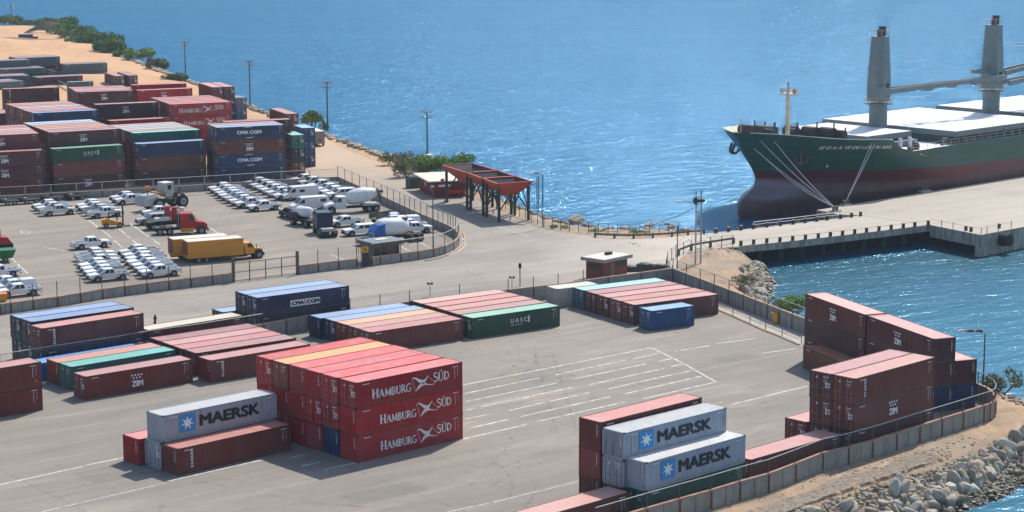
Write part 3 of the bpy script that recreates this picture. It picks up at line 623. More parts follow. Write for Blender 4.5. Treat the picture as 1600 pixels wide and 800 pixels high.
def rods(mb):
    for y in (.36, .84, 1.60, 2.08):
        mb.tube((-.002, y, .12), (-.002, y, 2.5), .022, 'rod', n=6)
        for z in (.35, 1.2, 2.2): mb.box(-.012, .03, y-.06, y+.06, z, z+.07, 'rod')
        mb.box(-.03, -.005, y-.02, y+.3 if y < 1.3 else y+.28, 1.02, 1.06, 'rod')
def door_marks(mb, four=True):
    if four:
        for y in (.22, .50):
            for z in (1.12, 1.42): mb.box(.008, .0125, y+.0, y+.22, z, z+.22, 'decal_white')
    mb.box(.008, .0125, .42, .98, 2.12, 2.2, 'decal_white'); mb.box(.008, .0125, 1.55, 1.75, 1.95, 2.15, 'decal_white')
    for z in (1.9, 1.78, 1.66): mb.box(.008, .0125, .55, .95, z, z+.035, 'decal_white')
    mb.box(.008, .0125, .3, .42, .5, .62, 'decal_orange')
def end_marks(mb):
    for k in range(7): mb.box(.010, .0165, .40, .47, 2.2-k*.17, 2.3-k*.17, 'decal_white')
    mb.box(.010, .0165, .25, .31, 1.7, 1.78, 'decal_white'); mb.box(.010, .0165, .25, .31, 1.4, 1.46, 'decal_white')
def side_marks(L, kind, mb):
    def px(x, z, w_, h_, m='decal_white'): mb.box(x, x+w_, -.009, -.002, z, z+h_, m)
    for k in range(6): px(.75+k*.13, 2.22, .09, .1)
    for k in range(5): px(L-1.15+k*.13, 2.2, .09, .09)
    for k in range(9): px(L-.95, 2.0-k*.12, .05, .08)
    for k in range(4): px(L-.62, 1.9-k*.2, .07, .07)
    if kind == 1: px(L-.72, .52, .2, .2, 'decal_orange'); 
    if kind == 2:
        for k, h_ in enumerate((.3, .2, .24, .2, .14, .22)):
            z = 2.15-k*.3; px(1.35, z, .26, h_*.45); px(1.35, z-h_*.5, .10, h_*.3); px(1.5, z-h_*.55, .1, h_*.35)
CM = dict(r12=roof_mesh(12.19), r6=roof_mesh(6.06), e=blank_end(), d1=doors(True), d0=doors(False))
for k_ in range(3): CM[f'b12{k_}'] = body_mesh(12.19, k_); CM[f'b6{k_}'] = body_mesh(6.06, k_)
# lettering
def text_mesh(s, size, bold=0., xs=1.):
    c = bpy.data.curves.new('t', 'FONT'); c.body = s; c.size = size; c.offset = bold; c.resolution_u = 3
    o = bpy.data.objects.new('t', c); COL.objects.link(o); dg = bpy.context.evaluated_depsgraph_get(); dg.update()
    me = bpy.data.meshes.new_from_object(o.evaluated_get(dg)); bpy.data.objects.remove(o, do_unlink=True)
    vs = [(v.co.x*xs, v.co.y) for v in me.vertices]; fs = [tuple(p.vertices) for p in me.polygons]; bpy.data.meshes.remove(me)
    return vs, fs
def put_text(mb, s, x, z, w_, h_, mat, bold=0., y=-.012):
    vs, fs = text_mesh(s, 1, 0)
    x0 = min(v[0] for v in vs); x1 = max(v[0] for v in vs); z0 = min(v[1] for v in vs); z1 = max(v[1] for v in vs)
    e = bold*2.2*h_*.5
    for k, (ex, ez) in enumerate(((-1, 0), (1, 0), (0, -.6), (0, .6), (-.5, .5), (.5, -.5)) if bold else ((0, 0),)):
        mb.add([(x+e+(v[0]-x0)/(x1-x0)*(w_-2*e)+ex*e, y-.0015*k, z+e*.6+(v[1]-z0)/(z1-z0)*(h_-1.2*e)+ez*e) for v in vs], fs, mat)
def stroke(mb, x0, z0, x1, z1, w_, mat, y=-.012):
    d = Vector((x1-x0, z1-z0)); 
    if d.length == 0: return
    d.normalize(); n = Vector((-d.y, d.x))*w_/2
    mb.add([(x0+n.x, y, z0+n.y), (x0-n.x, y, z0-n.y), (x1-n.x, y, z1-n.y), (x1+n.x, y, z1+n.y)], [(0, 1, 2, 3)], mat)
# roman capitals drawn from thick and thin strokes with serifs, on a unit box
TH, TN = .17, .07
def arc(cx, cz, rx, rz, a0, a1, n=10): return [(cx+rx*math.cos(R(a0+(a1-a0)*k/n)), cz+rz*math.sin(R(a0+(a1-a0)*k/n))) for k in range(n+1)]
def serif(x, z): return ((x-.15, z), (x+.15, z), TN)
SER = {
 'H': (.85, [((.15, 0), (.15, 1), TH), ((.7, 0), (.7, 1), TH), ((.15, .52), (.7, .52), TN), serif(.15, .02), serif(.15, .98), serif(.7, .02), serif(.7, .98)]),
 'A': (.85, [((.08, 0), (.42, 1), TN), ((.42, 1), (.78, 0), TH), ((.2, .35), (.64, .35), TN), serif(.08, .02), serif(.78, .02)]),
 'M': (1.05, [((.14, 0), (.2, 1), TN), ((.2, 1), (.52, .1), TH), ((.52, .1), (.85, 1), TN), ((.85, 1), (.9, 0), TH), serif(.14, .02), serif(.9, .02)]),
 'B': (.72, [((.15, 0), (.15, 1), TH)]+[(a, b, .11) for a, b in zip(arc(.15, .76, .42, .23, 90, -90)[:-1], arc(.15, .76, .42, .23, 90, -90)[1:])]+[(a, b, .12) for a, b in zip(arc(.15, .27, .48, .26, 90, -90)[:-1], arc(.15, .27, .48, .26, 90, -90)[1:])]),
 'U': (.82, [((.15, 1), (.15, .3), TH), ((.68, 1), (.68, .3), TN), serif(.15, .98), serif(.68, .98)]+[(a, b, .10) for a, b in zip(arc(.415, .3, .265, .29, 180, 360)[:-1], arc(.415, .3, .265, .29, 180, 360)[1:])]),
 'R': (.78, [((.15, 0), (.15, 1), TH), ((.35, .52), (.75, 0), TH*.9), serif(.15, .02)]+[(a, b, .11) for a, b in zip(arc(.15, .76, .42, .24, 90, -90)[:-1], arc(.15, .76, .42, .24, 90, -90)[1:])]),
 'G': (.82, [((.72, .42), (.72, .08), TH*.8), ((.52, .42), (.84, .42), TN)]+[(a, b, .11) for a, b in zip(arc(.46, .5, .4, .49, 50, 320, 16)[:-1], arc(.46, .5, .4, .49, 50, 320, 16)[1:])]),
 'S': (.62, [(a, b, .12) for a, b in zip((arc(.3, .75, .22, .23, 30, 250)+arc(.3, .27, .24, .26, 90, -150))[:-1], (arc(.3, .75, .22, .23, 30, 250)+arc(.3, .27, .24, .26, 90, -150))[1:])]),
 'D': (.88, [((.15, 0), (.15, 1), TH)]+[(a, b, .12) for a, b in zip(arc(.15, .5, .6, .48, 90, -90, 14)[:-1], arc(.15, .5, .6, .48, 90, -90, 14)[1:])])}
SER['Ü'] = (SER['U'][0], SER['U'][1]+[((.24, 1.2), (.36, 1.2), .12), ((.48, 1.2), (.6, 1.2), .12)])
def serif_text(mb, s, x, z, h_, mat, small=.84, wf=.92, first_big=True):
    for i, ch in enumerate(s):
        w_, st = SER[ch]; k = h_ if (i == 0 and first_big) else h_*small
        for a, b, t in st: stroke(mb, x+a[0]*k*wf, z+a[1]*k, x+b[0]*k*wf, z+b[1]*k, t*k*1.25, mat)
        x += w_*k*wf*1.03
    return x
LOGO = {}
def logo(kind):
    if kind in LOGO: return LOGO[kind]
    mb = MB(); W_ = 'decal_white'
    if kind in ('HS', 'HSp'):
        o = -.0 if kind == 'HS' else .25; x = 2.35+o if kind == 'HSp' else 1.75
        k = 1.0 if kind == 'HS' else .93; z = .72
        x = serif_text(mb, 'HAMBURG', x, z, .92*k, W_)
        # flag: two crossing ribbons in a thin frame
        fx, fw, z0, z1 = x+.05, 2.25*k, .55, 2.0
        top = [(0, .92), (.1, 1.0), (.25, .98), (.5, .80), (.72, .70), (.85, .72), (1.12, .98)]; topb = [(0, .90), (.1, .93), (.25, .84), (.5, .56), (.72, .42), (.85, .46), (1.12, .96)]
        def rib(a, b):
            vs = [(fx+fw*p[0], -.012, z0+(z1-z0)*p[1]) for p in a]+[(fx+fw*p[0], -.012, z0+(z1-z0)*p[1]) for p in b]; n = len(a)
            mb.add(vs, [(i, i+1, n+i+1, n+i) for i in range(n-1)], W_)
        T = lambda u: u*.78
        rib([(T(p[0]), p[1]) for p in top], [(T(p[0]), p[1]) for p in topb])
        bot = [(.2, .02), (.32, .34), (.46, .50), (.6, .54), (.78, .40), (.95, .30), (1.15, .30)]; botb = [(.2, 0), (.32, .12), (.46, .26), (.6, .34), (.78, .32), (.95, .25), (1.15, .26)]
        rib([(p[0], p[1]) for p in bot], [(p[0], p[1]) for p in botb])
        P = lambda u, v: (fx+fw*u, z0+(z1-z0)*v)
        for a, b in (((0, .92), (.2, 0)), ((.78, .93), (1.18, .42)), ((1.15, .27), (1.18, .42))): stroke(mb, *P(*a), *P(*b), .03, W_)
        serif_text(mb, 'SÜD', fx+fw*1.12, z+.42, .92*k, W_, small=.92)
    if kind == 'MK':
        x0, z0, s = 1.72, .62, 1.66; mb.box(x0, x0+s, -.011, -.002, z0, z0+s, 'decal_blue')
        cx, cz = x0+s/2, z0+s/2; pts = []
        for k in range(14):
            r = s*.43 if k % 2 == 0 else s*.17; a = R(90+k*360/14); pts.append((cx+r*math.cos(a), -.016, cz+r*math.sin(a)))
        mb.add([(cx, -.016, cz)]+pts, [(0, 1+k, 1+(k+1) % 14) for k in range(14)], W_)
        put_text(mb, 'MAERSK', x0+s+.42, .88, 6.5, 1.12, 'decal_dark', .07)
    if kind in ('ZIM', 'ZIMs'):
        x0 = 5.15; put_text(mb, 'ZIM', x0, .60, 1.3, .66, W_, .08)
        for r, n, o in ((0, 4, 0), (1, 3, .18)):
            for k in range(n): mb.tube((x0+.05+o+k*.36, -.012, 1.86-r*.3), (x0+.05+o+k*.36, -.004, 1.86-r*.3), .11, W_, n=8)
    if kind == 'ZIMp': return logo('ZIM')
    if kind == 'CMA':
        put_text(mb, 'CMA CGM', 3.6, 1.12, 4.4, .68, W_, .09)
        for a0, a1, dz in ((200, 100, .2), (20, -80, -.2)):
            pts = arc(5.8, 1.45+dz*1.2, 1.5, .78, 65 if dz > 0 else 245, 125 if dz > 0 else 305, 12)
            for i, (a, b) in enumerate(zip(pts[:-1], pts[1:])): stroke(mb, *a, *b, .12*math.sin(math.pi*(i+1)/13)+.03, W_)
    if kind == 'CMAx':
        return logo('CMA')
    if kind == 'CMAP':
        mb.box(4.35, 8.25, -.010, -.002, .78, 1.62, W_); put_text(mb, 'CMA', 4.5, .93, 1.66, .54, 'decal_dark', .1, -.013); put_text(mb, 'CGM', 6.48, .93, 1.68, .54, 'decal_dark', .1, -.013)
        stroke(mb, 6.32, .86, 6.22, 1.56, .16, 'decal_red', -.014)
    if kind == 'UASC':
        put_text(mb, 'U A S C', 5.25, 1.25, 2.35, .55, W_, .03); mb.box(5.3, 5.75, -.012, -.004, .95, 1.02, W_); mb.box(5.9, 6.9, -.012, -.004, .98, 1.03, W_); mb.box(7.7, 7.9, -.012, -.004, 1.1, 1.95, W_)
    LOGO[kind] = mb.mesh('line_logo'); return LOGO[kind]
# colours (body, roof)
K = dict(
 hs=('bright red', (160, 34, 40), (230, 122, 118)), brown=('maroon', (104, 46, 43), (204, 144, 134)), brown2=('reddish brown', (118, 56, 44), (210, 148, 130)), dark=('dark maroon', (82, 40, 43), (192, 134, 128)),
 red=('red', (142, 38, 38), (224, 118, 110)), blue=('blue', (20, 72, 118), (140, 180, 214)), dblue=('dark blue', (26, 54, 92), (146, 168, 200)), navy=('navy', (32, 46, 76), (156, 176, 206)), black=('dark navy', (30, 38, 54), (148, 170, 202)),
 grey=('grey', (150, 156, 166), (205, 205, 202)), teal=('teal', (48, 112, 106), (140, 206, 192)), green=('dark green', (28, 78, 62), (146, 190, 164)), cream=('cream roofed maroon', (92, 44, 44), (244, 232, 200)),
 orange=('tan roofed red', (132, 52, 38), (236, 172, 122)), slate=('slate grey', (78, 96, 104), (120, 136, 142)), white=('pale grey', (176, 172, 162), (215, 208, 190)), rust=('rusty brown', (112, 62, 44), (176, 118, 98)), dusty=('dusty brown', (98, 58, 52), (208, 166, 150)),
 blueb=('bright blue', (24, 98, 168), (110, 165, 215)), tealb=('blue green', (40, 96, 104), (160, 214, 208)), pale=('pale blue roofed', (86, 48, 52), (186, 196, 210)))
LEV = {1: ['only level'], 2: ['lower level', 'upper level'], 3: ['bottom level', 'middle level', 'top level'], 4: ['bottom level', 'second level', 'third level', 'top level']}
NCON = 0
def container(P, th, z, col, h=2.4, L=12, end='b', far_end='b', lg=None, mk=0, label='', group=None, idx=0, four=1):
    global NCON; NCON += 1
    nm, cb, cr = K[col]; cb = srgb(*cb); cr = srgb(*cr); s = '12' if L == 12 else '6'; LL = 12.19 if L == 12 else 6.06
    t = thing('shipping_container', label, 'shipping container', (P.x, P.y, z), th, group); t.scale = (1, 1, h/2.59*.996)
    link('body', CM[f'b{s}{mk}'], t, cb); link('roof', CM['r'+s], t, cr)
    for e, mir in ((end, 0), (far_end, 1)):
        M_ = dict(loc=(LL, CW, 0), rz=math.pi) if mir else dict()
        if e == 'b': link('end_panel', CM['e'], t, cb, **M_)
        elif e == 'd': link('doors', CM['d1' if four else 'd0'], t, cb, **M_)
    if lg: link('line_logo', logo(lg), t)
    return t
def frame(a, b, z, shift=0.):
    """container row whose near long top edge, at height z, runs from sight line a to sight line b"""
    A = at(*a, z); B = at(*b, z); th = ang(A, B); L = (B-A).length; A = A+(B-A)*((L-12.19)/2/L if shift == 'c' else 0)
    return Vector((A.x, A.y, 0)), th
def row(a, b, ztop, cols, block, h=2.4, step=2.5, shift=0, L=12, off=None, jit=.06, nwords=None, gap0=0, hcol=None):
    """cols: for each column going back, a list bottom to top of (colour, end, logo[, marks]) or None"""
    P, th = frame(a, b, ztop, shift); u = Vector((math.cos(th), math.sin(th), 0)); v = Vector((-math.sin(th), math.cos(th), 0)); rr = random.Random(sum(map(ord, block)))
    nc = len(cols)
    for i, c in enumerate(cols):
        hh = hcol[i] if hcol else h; n = len(c)
        for k, it in enumerate(c):
            if it is None: continue
            it = tuple(it)+(None,)*(5-len(it)); col, end, lg, mk, rear = it
            o = (off[i] if off else 0)+rr.uniform(-jit, jit)
            cp = P+v*(step*i+(gap0 if i else 0))+u*o
            lv = LEV[n][k]; cw = f'{K[col][0]} container'
            stk = '' if nc == 1 else f', {ORD[i]} row of'
            wr = {'HS': ' with flag lettering', 'HSp': ' with flag lettering', 'ZIM': ' with dotted logo', 'MK': ' with star lettering', 'CMA': ' with white lettering', 'CMAP': ' with white name panel', 'UASC': ' with spaced letters'}.get(lg, '')
            bits = [('' if lv == 'only level' else ', '+lv), ('' if nc == 1 else f', {ORD[i]} row'), ', '+block]
            lab = next((s for s in (cw+wr+''.join(bits), cw.replace(' container', ' box')+wr+''.join(bits), cw+''.join(bits)) if len(s.split()) <= 16), cw+''.join(bits))
            container(cp, th+rr.uniform(-.003, .003), k*hh, col, hh, L, end or 'b', rear or 'b', lg, mk or 0, ' '.join(lab.split()[:16]), block, four=0 if lg is None and rr.random() < .5 else 1)
    return P, th
b, d = 'b', 'd'
# ---- front yard
row((556.3, 598.1), (722.5, 565), 7.2, [
 [('hs', b, 'HSp'), ('hs', b, 'HSp'), ('hs', d, 'HS')], [('dblue', b), ('hs', d), ('hs', d)], [('hs', b), ('hs', d), ('hs', b)], [('hs', b), ('hs', b), ('hs', b)], [('hs', b), ('hs', b), ('orange', d)], [('red', b), ('hs', b), ('hs', d)]],
 'the big red block', gap0=.12, step=2.46)
row((276.7, 701.5), (458.3, 661.5), 2.4, [[('brown', b, None, 2)], [('grey', d)], [('red', b)]], 'the low stack left of the red block', off=[0, 0, -.6], jit=0.02)
PM, thM = frame((253.8, 650), (431.9, 613.8), 4.8, 'c')
container(PM, thM, 2.41, 'grey', 2.4, lg='MK', label='grey container with black lettering and star, perched on top left of the red block', group=None)
row((133, 588.4), (302.1, 560.6), 2.4, [[('brown', d, 'ZIM', 1)]], 'lying in front of the left teal container')
row((110.5, 573.3), (271.9, 546.6), 2.4, [[('teal', d, None, 1)], [('brown2', b)]], 'the pair behind the left dotted logo container')
row((325, 563.6), (486, 537), 2.4, [[('brown', b, None, 2)]], 'in front of the wide maroon roof block', shift='c')
row((304.9, 551.9), (465, 527.4), 2.4, [[('brown', b)], [('dark', b)], [('brown', b)], [('dark', b)]], 'the wide maroon roof block')
pL = frame((64.2, 564.7), (46.3, 557), 4.8)[0]
P0, th0 = frame((133, 588.4), (302.1, 560.6), 2.4); uu = Vector((math.cos(th0), math.sin(th0), 0)); vv = Vector((-math.sin(th0), math.cos(th0), 0)); pe = at(64.2, 564.7, 4.8); pe = Vector((pe.x, pe.y, 0))
for k, c_, mk in ((0, 'brown', 0), (1, 'brown', 1)):
    container(pe-uu*12.19, th0, k*2.4, c_, mk=mk, label=f'maroon container cut by the left edge of the yard, {LEV[2][k]} of two', group='the cut off pair at the left edge')
container(pe-uu*14+vv*7.5, th0, 0, 'cream', 2.4, label='cream roofed container behind the cut off maroon pair at the left edge')
# outside the wall
row((48.7, 503), (207.2, 480.6), 4.8, [[('black', d), ('black', d)], [('black', d), ('black', d)]], 'the dark stack beyond the front wall')
row((65, 513.1), (225.5, 488.7), 4.8, [[('navy', b), ('brown', d, None, 2)]], 'front of the dark stack beyond the wall')
q = at(60, 568, 1.9); container(Vector((q.x, q.y, 0)), frame((110.5, 573.3), (271.9, 546.6), 2.4)[1], 0, 'blueb', 1.9, label='bright blue container wedged between the teal container and the low wall')
row((230.5, 515.7), (386.3, 491.5), 2.9, [[('cream', b)]], 'behind the wide maroon roof block', h=2.9)
row((399.8, 465.4), (546.3, 446.1), 4.5, [[('navy', d), ('navy', d, 'CMAP')], [('black', d), ('black', d)], [('black', d)]], 'the navy group on the road', h=2.25, shift='c', off=[0, 0, -1.7])
# middle row
row((578.1, 519.1), (722.5, 497.8), 2.4, [[('brown', d)], [('brown2', d)], [('orange', d)], [('navy', d)], [('navy', b)]], 'the centre row with blue roofs', step=2.42, off=[0, 0, 0, 0, -.5])
row((737.5, 497), (877.2, 477.1), 2.4, [[('green', d, 'UASC')], [('brown', b)], [('brown2', b)], [('brown', b)], [('dusty', b)]], 'the row behind the green container', step=2.58)
row((990.4, 476.3), (1119, 460), 2.4, [[('brown', d)], [('brown2', d)], [('brown', d)], [('dark', d)], [('tealb', d)]], 'the row by the far wall corner', step=2.6)
row((1017.5, 485.9), (1085.8, 477.1), 2.35, [[('blue', d)]], 'short, beside the far wall corner row', L=6, h=2.35)
q = at(884.5, 449, 2.4); th = frame((990.4, 476.3), (1119, 460), 2.4)[1]; container(Vector((q.x, q.y, 0))+Vector((-math.sin(th), math.cos(th), 0))*.15-Vector((math.cos(th), math.sin(th), 0))*1.2, th, .0, 'white', 2.3, label='pale grey container at the back of the far corner row', L=6)
# bottom right
PG, thG = row((1010.3, 722.8), (1167.3, 678.8), 4.8, [[('green', d), ('grey', b, 'MK')]], 'the lettered pair by the panel wall')
row((975.6, 676.5), (1135.4, 636.6), 6.85, [[('brown', b), ('grey', d), ('grey', b, 'MK')]], 'the column behind the lettered pair', h=6.85/3)
row((938, 660), (1097.5, 620.3), 7.2, [[('brown', b), ('red', b), ('brown', b)]], 'the tallest column by the panel wall')
q = at(984, 768, 2.4); q2 = at(871, 800, 2.4); th = ang(q2, q); u = Vector((math.cos(th), math.sin(th), 0)); container(Vector((q.x, q.y, 0))-u*12.19, th, 0, 'brown2', 2.4, label='reddish brown container cut by the bottom edge of the view', mk=0)
row((1167.5, 719.7), (1318, 676.3), 2.4, [[('brown', b)]], 'between the lettered pair and dotted logo stack', shift='c')
row((1336.9, 591.5), (1457.5, 558.5), 7.2, [[('dark', d), ('brown2', d, 'ZIM'), ('brown2', d, None, 2)], [('dark', d), ('brown', d), ('dark', d)]], 'the square stack on the right', h=2.4)
q = at(1260.5, 659.4, 2.4); th = frame((1336.9, 591.5), (1457.5, 558.5), 7.2)[1]; container(Vector((q.x, q.y, 0)), th, 0, 'brown2', 2.4, end='d', label='reddish brown container sunk between the dotted logo stack and the long low one', L=6)
# tall pair at the cove, running away from the others
def seaward(a, b, z): A = at(*a, z); B = at(*b, z); return Vector((A.x, A.y, 0)), Vector((B.x, B.y, 0))
A, B = seaward((1261, 459.3), (1459.4, 529.6), 7.2); th = ang(A, B); u = (B-A).normalized(); v = Vector((-u.y, u.x, 0))
for e, nm in ((1, 'nearer'), (0, 'farther')):
    st = B-u*12.19 if e else B-u*(24.38+.35)
    for k in range(3):
        c_ = ['dblue', 'dark', 'dark'][k] if e else ['dark', 'dark', 'brown'][k]
        container(st, th, k*2.4, c_, lg='ZIM' if k == 2 else None, mk=k % 2, label=f'{K[c_][0]} container, {LEV[3][k]} of the {nm} end of the tall cove stack', group='tall stack along the cove')
for k in range(2): container(B-u*12.4+v*2.62, th, k*2.4, ['dblue', 'dark'][k], label=f'{["dark blue","dark maroon"][k]} container behind the tall cove stack, {LEV[2][k]}', group='column behind the tall cove stack')
q = at(1255, 539.4, 2.4); container(Vector((q.x, q.y, 0)), th-.03, 0, 'rust', 2.4, label='rusty brown container lying in the shade at the foot of the tall cove stack', L=12)

# ---- far yard
def far(a, b, n, names, block, seeds, **kw):
    rr = random.Random(seeds); cols = []
    for i, top in enumerate(names):
        if i == 0: cols.append(top); continue
        fill = [(rr.choice(['brown', 'dark', 'brown', 'brown2', 'dblue', 'brown', 'hs']), rr.choice('db')) for _ in range(n-1)]
        if i > 3: fill = [None]*(n-2)+fill[:1] if n > 1 else []
        cols.append(fill+[(top, rr.choice('db'))])
    row(a, b, n*kw.get('h', 2.4), cols, block, **kw)
far((83, 233), (195.6, 226.1), 3, [[('dark', b, 'ZIM'), ('brown2', b), ('green', b, 'UASC')]], 'green lettered stack at the car park fence', 1)
far((77, 206.9), (188.6, 200.8), 4, [[('dark', d), ('brown', d), ('dark', d), ('dark', d, 'ZIM')], 'brown', 'brown2', 'orange', 'brown', 'pale', 'pale'], 'the block behind the green lettered one', 2, step=2.55)
row((215, 225.1), (324.4, 218.6), 7.2, [[('dark', d), ('rust', d), ('dblue', d)]], 'stack below the far teal container')
far((208, 208.1), (319.1, 202), 4, [[('dark', b), ('dark', b), ('brown', b), ('teal', d)], 'brown', 'white', 'pale', 'white', 'brown'], 'striped roof block behind the car park', 3, h=2.1, step=2.55)
far((338, 199.4), (444.4, 194.6), 4, [[('dblue', d), ('dblue', d, 'CMA'), ('dusty', d, 'ZIM'), ('navy', d, 'CMA')], 'pale', 'brown'], 'the navy lettered stack at the fence', 4)
far((350, 187.6+3), (421.5, 187.6), 4, [[None, None, ('dark', b), ('dark', b)]], 'behind the navy lettered stack', 5)
P_, th_ = frame((-60, 238), (67.4, 234.4), 7.2)
E_ = at(67.4, 234.4, 7.2); u = Vector((math.cos(R(22)), math.sin(R(22)), 0)); vv2 = Vector((-u.y, u.x, 0)); E0 = Vector((E_.x, E_.y, 0))-u*12.19
for k in range(3): container(E0, R(22), k*2.4, ['brown', 'dark', 'dark'][k], lg='ZIM' if k > 0 else None, far_end='d', label=f'dark container cut by the left edge, {LEV[3][k]} of the stack against the fence', group='left edge stack against the fence')
E_ = at(61.2, 208.1, 9.6); E1 = Vector((E_.x, E_.y, 0))-u*12.19
for i in range(6):
    for k in range(4):
        if i > 1 and k < 3: continue
        c_ = ['brown', 'brown2', 'brown', 'dusty', 'brown', 'brown2'][i]
        container(E1+vv2*2.52*i, R(22), k*2.4, c_, lg='ZIM' if (k == 3 and i == 0) else None, far_end='d', label=f'{K[c_][0]} container, {LEV[4][k]}, {ORD[i]} row of the upper left edge block', group='upper left edge block')
far((51.9, 176.9), (150.6, 171.9), 4, [[('dark', d), ('dblue', d), ('dblue', d), ('dblue', d)], 'brown', 'dusty', 'brown2', 'pale', 'brown', 'brown2', 'dusty'], 'the wide block with a blue front', 7, step=2.6)
E_ = at(35.6, 175.6, 7.2); E2 = Vector((E_.x, E_.y, 0))-u*12.19
for i in range(3):
    for k in (1, 2) if i == 0 else (2,): container(E2+vv2*2.55*i, R(22), k*2.4, ['dark', 'brown2', 'brown'][i], label=f'maroon container, {LEV[3][k]}, {ORD[i]} row of the small block at the left edge', group='small block at the left edge')
far((149.4, 163.5), (244.8, 159.4), 4, [[('dark', b), ('dark', b), ('dark', b), ('dark', b, 'ZIM')]], 'left of the far red lettered block', 8)
row((172, 189), (255.2, 184.5), 7.2, [[('dark', b), ('dark', b), ('brown', b)]], 'low behind the striped roof block', shift=0)
far((265.6, 163.1), (360, 159), 4, [[('hs', b), ('hs', b), ('hs', b, 'HSp'), ('hs', d, 'HS')], 'brown2', 'brown', 'hs', 'brown2', 'brown'], 'the far red lettered block', 9, step=2.6)
far((120, 144), (210.6, 140.9), 3, [[('dark', d), ('dark', d), ('dark', d, 'ZIM')], 'brown', 'dusty', 'brown', 'brown2'], 'the maroon block on the far sand edge', 10, step=2.7)
far((215.6, 141.3), (304.8, 137.5), 3, [[('dark', b), ('red', b), ('hs', b, 'ZIM')]], 'front of the farthest red pair', 11)
row((206.9, 133.1), (296.9, 130), 7.2, [[('hs', b), ('hs', b), ('hs', b)]], 'the back of the farthest red pair', shift=0)
E_ = at(91.9, 136, 7.2); E3 = Vector((E_.x, E_.y, 0))-u*12.19
for k in range(3): container(E3, R(20), k*2.4, ['slate', 'dark', 'dark'][k], mk=2, label=f'dark maroon container reaching the left edge below the flat racks, {LEV[3][k]}', group='stack below the flat racks')
E4 = at(93, 150, 2.4)
for k in (0, 1): container(Vector((E4.x, E4.y, 0))+Vector((0, 10, 0)), R(20), k*2.4, ['blue', 'slate'][k], L=6, label=f'short blue grey container in the gap right of the left edge stack, {LEV[2][k]}')
# end-on stacks of short containers
def endon(px, ztop, cols, label, az=-68, L=6, off=0, h=2.4):
    """px = top near-left corner seen, the long side running away"""
    q = at(*px, ztop); u = Vector((math.cos(R(az)), math.sin(R(az)), 0)); LL = 6.06 if L == 6 else 12.19; st = Vector((q.x, q.y, 0))-u*LL; n = len(cols)
    for k, c_ in enumerate(cols): container(st, R(az), k*h, c_, h, L=L, end='b', far_end='d', label=f'{K[c_][0]} container seen end on, {LEV[n][k]} {label}', group='end on stack '+label)
endon((455.4, 211.3), 7.2, ['rust', 'black', 'teal'], 'right of the navy lettered stack')
endon((472, 200), 7.2, ['dblue', 'blue', 'blue'], 'beside the sandy road corner')
endon((447.2, 178), 7.2, ['dark', 'dark', 'brown'], 'rising behind the teal topped one', L=12)
endon((331.9, 136.3), 7.2, ['brown', 'dark', 'brown'], 'left of the shore side pair', L=12, az=-67)
endon((349.9, 135.6), 7.2, ['dark', 'dark', 'dark'], 'right of the shore side pair', L=12, az=-67)
endon((368.5, 152.8), 4.8, ['blue', 'slate'], 'by the shore light mast')
endon((180, 118.8), 3.2, ['dark'], 'left one of the lone pair on sand', az=-66, L=12, h=3.2)
endon((200.5, 118.0), 3.2, ['dark'], 'right one of the lone pair on sand', az=-66, L=12, h=3.2)
row((100, 100.6), (163.1, 98.1), 3.2, [[('slate', b)], [('dark', b)]], 'the two slate ones on sand', shift=0, h=3.2)
row((27, 91), (95, 88), 4.8, [[('dark', b), ('slate', b)], [('slate', b), ('brown', b)], [None, ('dark', b)]], 'the top row of the sand yard', shift=0)
row((-21, 96), (49, 93), 4.8, [[('dark', b), ('slate', b)], [('dark', b), ('brown', b)]], 'the left end of the sand yard', shift=0)
row((3, 108.5), (70, 105.5), 3., [[('slate', b)], [('dark', b)], [('slate', b)]], 'the sand yard before the flat racks', shift=0, h=3.)
row((-30, 130.5), (31, 126.5), 2.4, [[('slate', b)], [('dark', b)], [('pale', b)], [('slate', b)]], 'the left edge beside the flat racks', shift=0, step=2.9)
row((-26, 120.5), (44, 117.5), 3., [[('slate', b)], [('dark', b)], [('brown', b)]], 'the dark cluster left of the folded racks', shift=0, h=3.)
row((58, 121), (112, 118.5), 2.6, [[('dark', b)], [('slate', b)]], 'the dark cluster right of the folded racks', shift=0, h=2.6)
row((104, 112), (150, 110), 2.4, [[('dark', b)]], 'the sand below the slate pair', shift=0) if 0 else None
# collapsed flat racks, dark skeletal frames
def flat_rack(P, th, n, label):
    t = thing('flat_rack', label, 'flat rack', (P.x, P.y, 0), th, 'folded flat racks')
    for k in range(n):
        mb = MB(); z = k*.62
        for y in (0, 2.2): mb.box(0, 12.1, y, y+.22, z+.1, z+.5, 'dark_steel')
        for i in range(16): mb.box(.2+i*.78, .34+i*.78, .2, 2.22, z+.2, z+.45, 'ship_dgreen')
        link('rack_frame', mb, t)
for i, (x, y, n) in enumerate([(16, 133, 2), (24, 129, 2), (30, 125, 3), (36, 138, 2), (46, 134, 1)]):
    q = at(x, y, 0); flat_rack(q, R(20), n, f'pile of folded dark flat racks, {["leftmost","second","third","fourth","fifth"][i]} from the left beside the slate containers')
for i, (x0, y0, x1, y1) in enumerate([(52, 96, 86, 110), (70, 108, 92, 115), (60, 103, 84, 112), (84, 123, 108, 136)]):
    a = at(x0, y0, 1.6); b_ = at(x1, y1, 1.2); t = thing('steel_beam', f'loose steel beam among the flat racks, {["leftmost","second","lowest","rightmost"][i]} of four', 'beam', a); mb = MB(); mb.box(0, (b_-a).length, -.2, .2, -.3, 0, 'slate_p' if 0 else 'ship_dgreen'); o = link('beam_body', mb, t); t.rotation_euler = (0, 0, ang(a, b_))
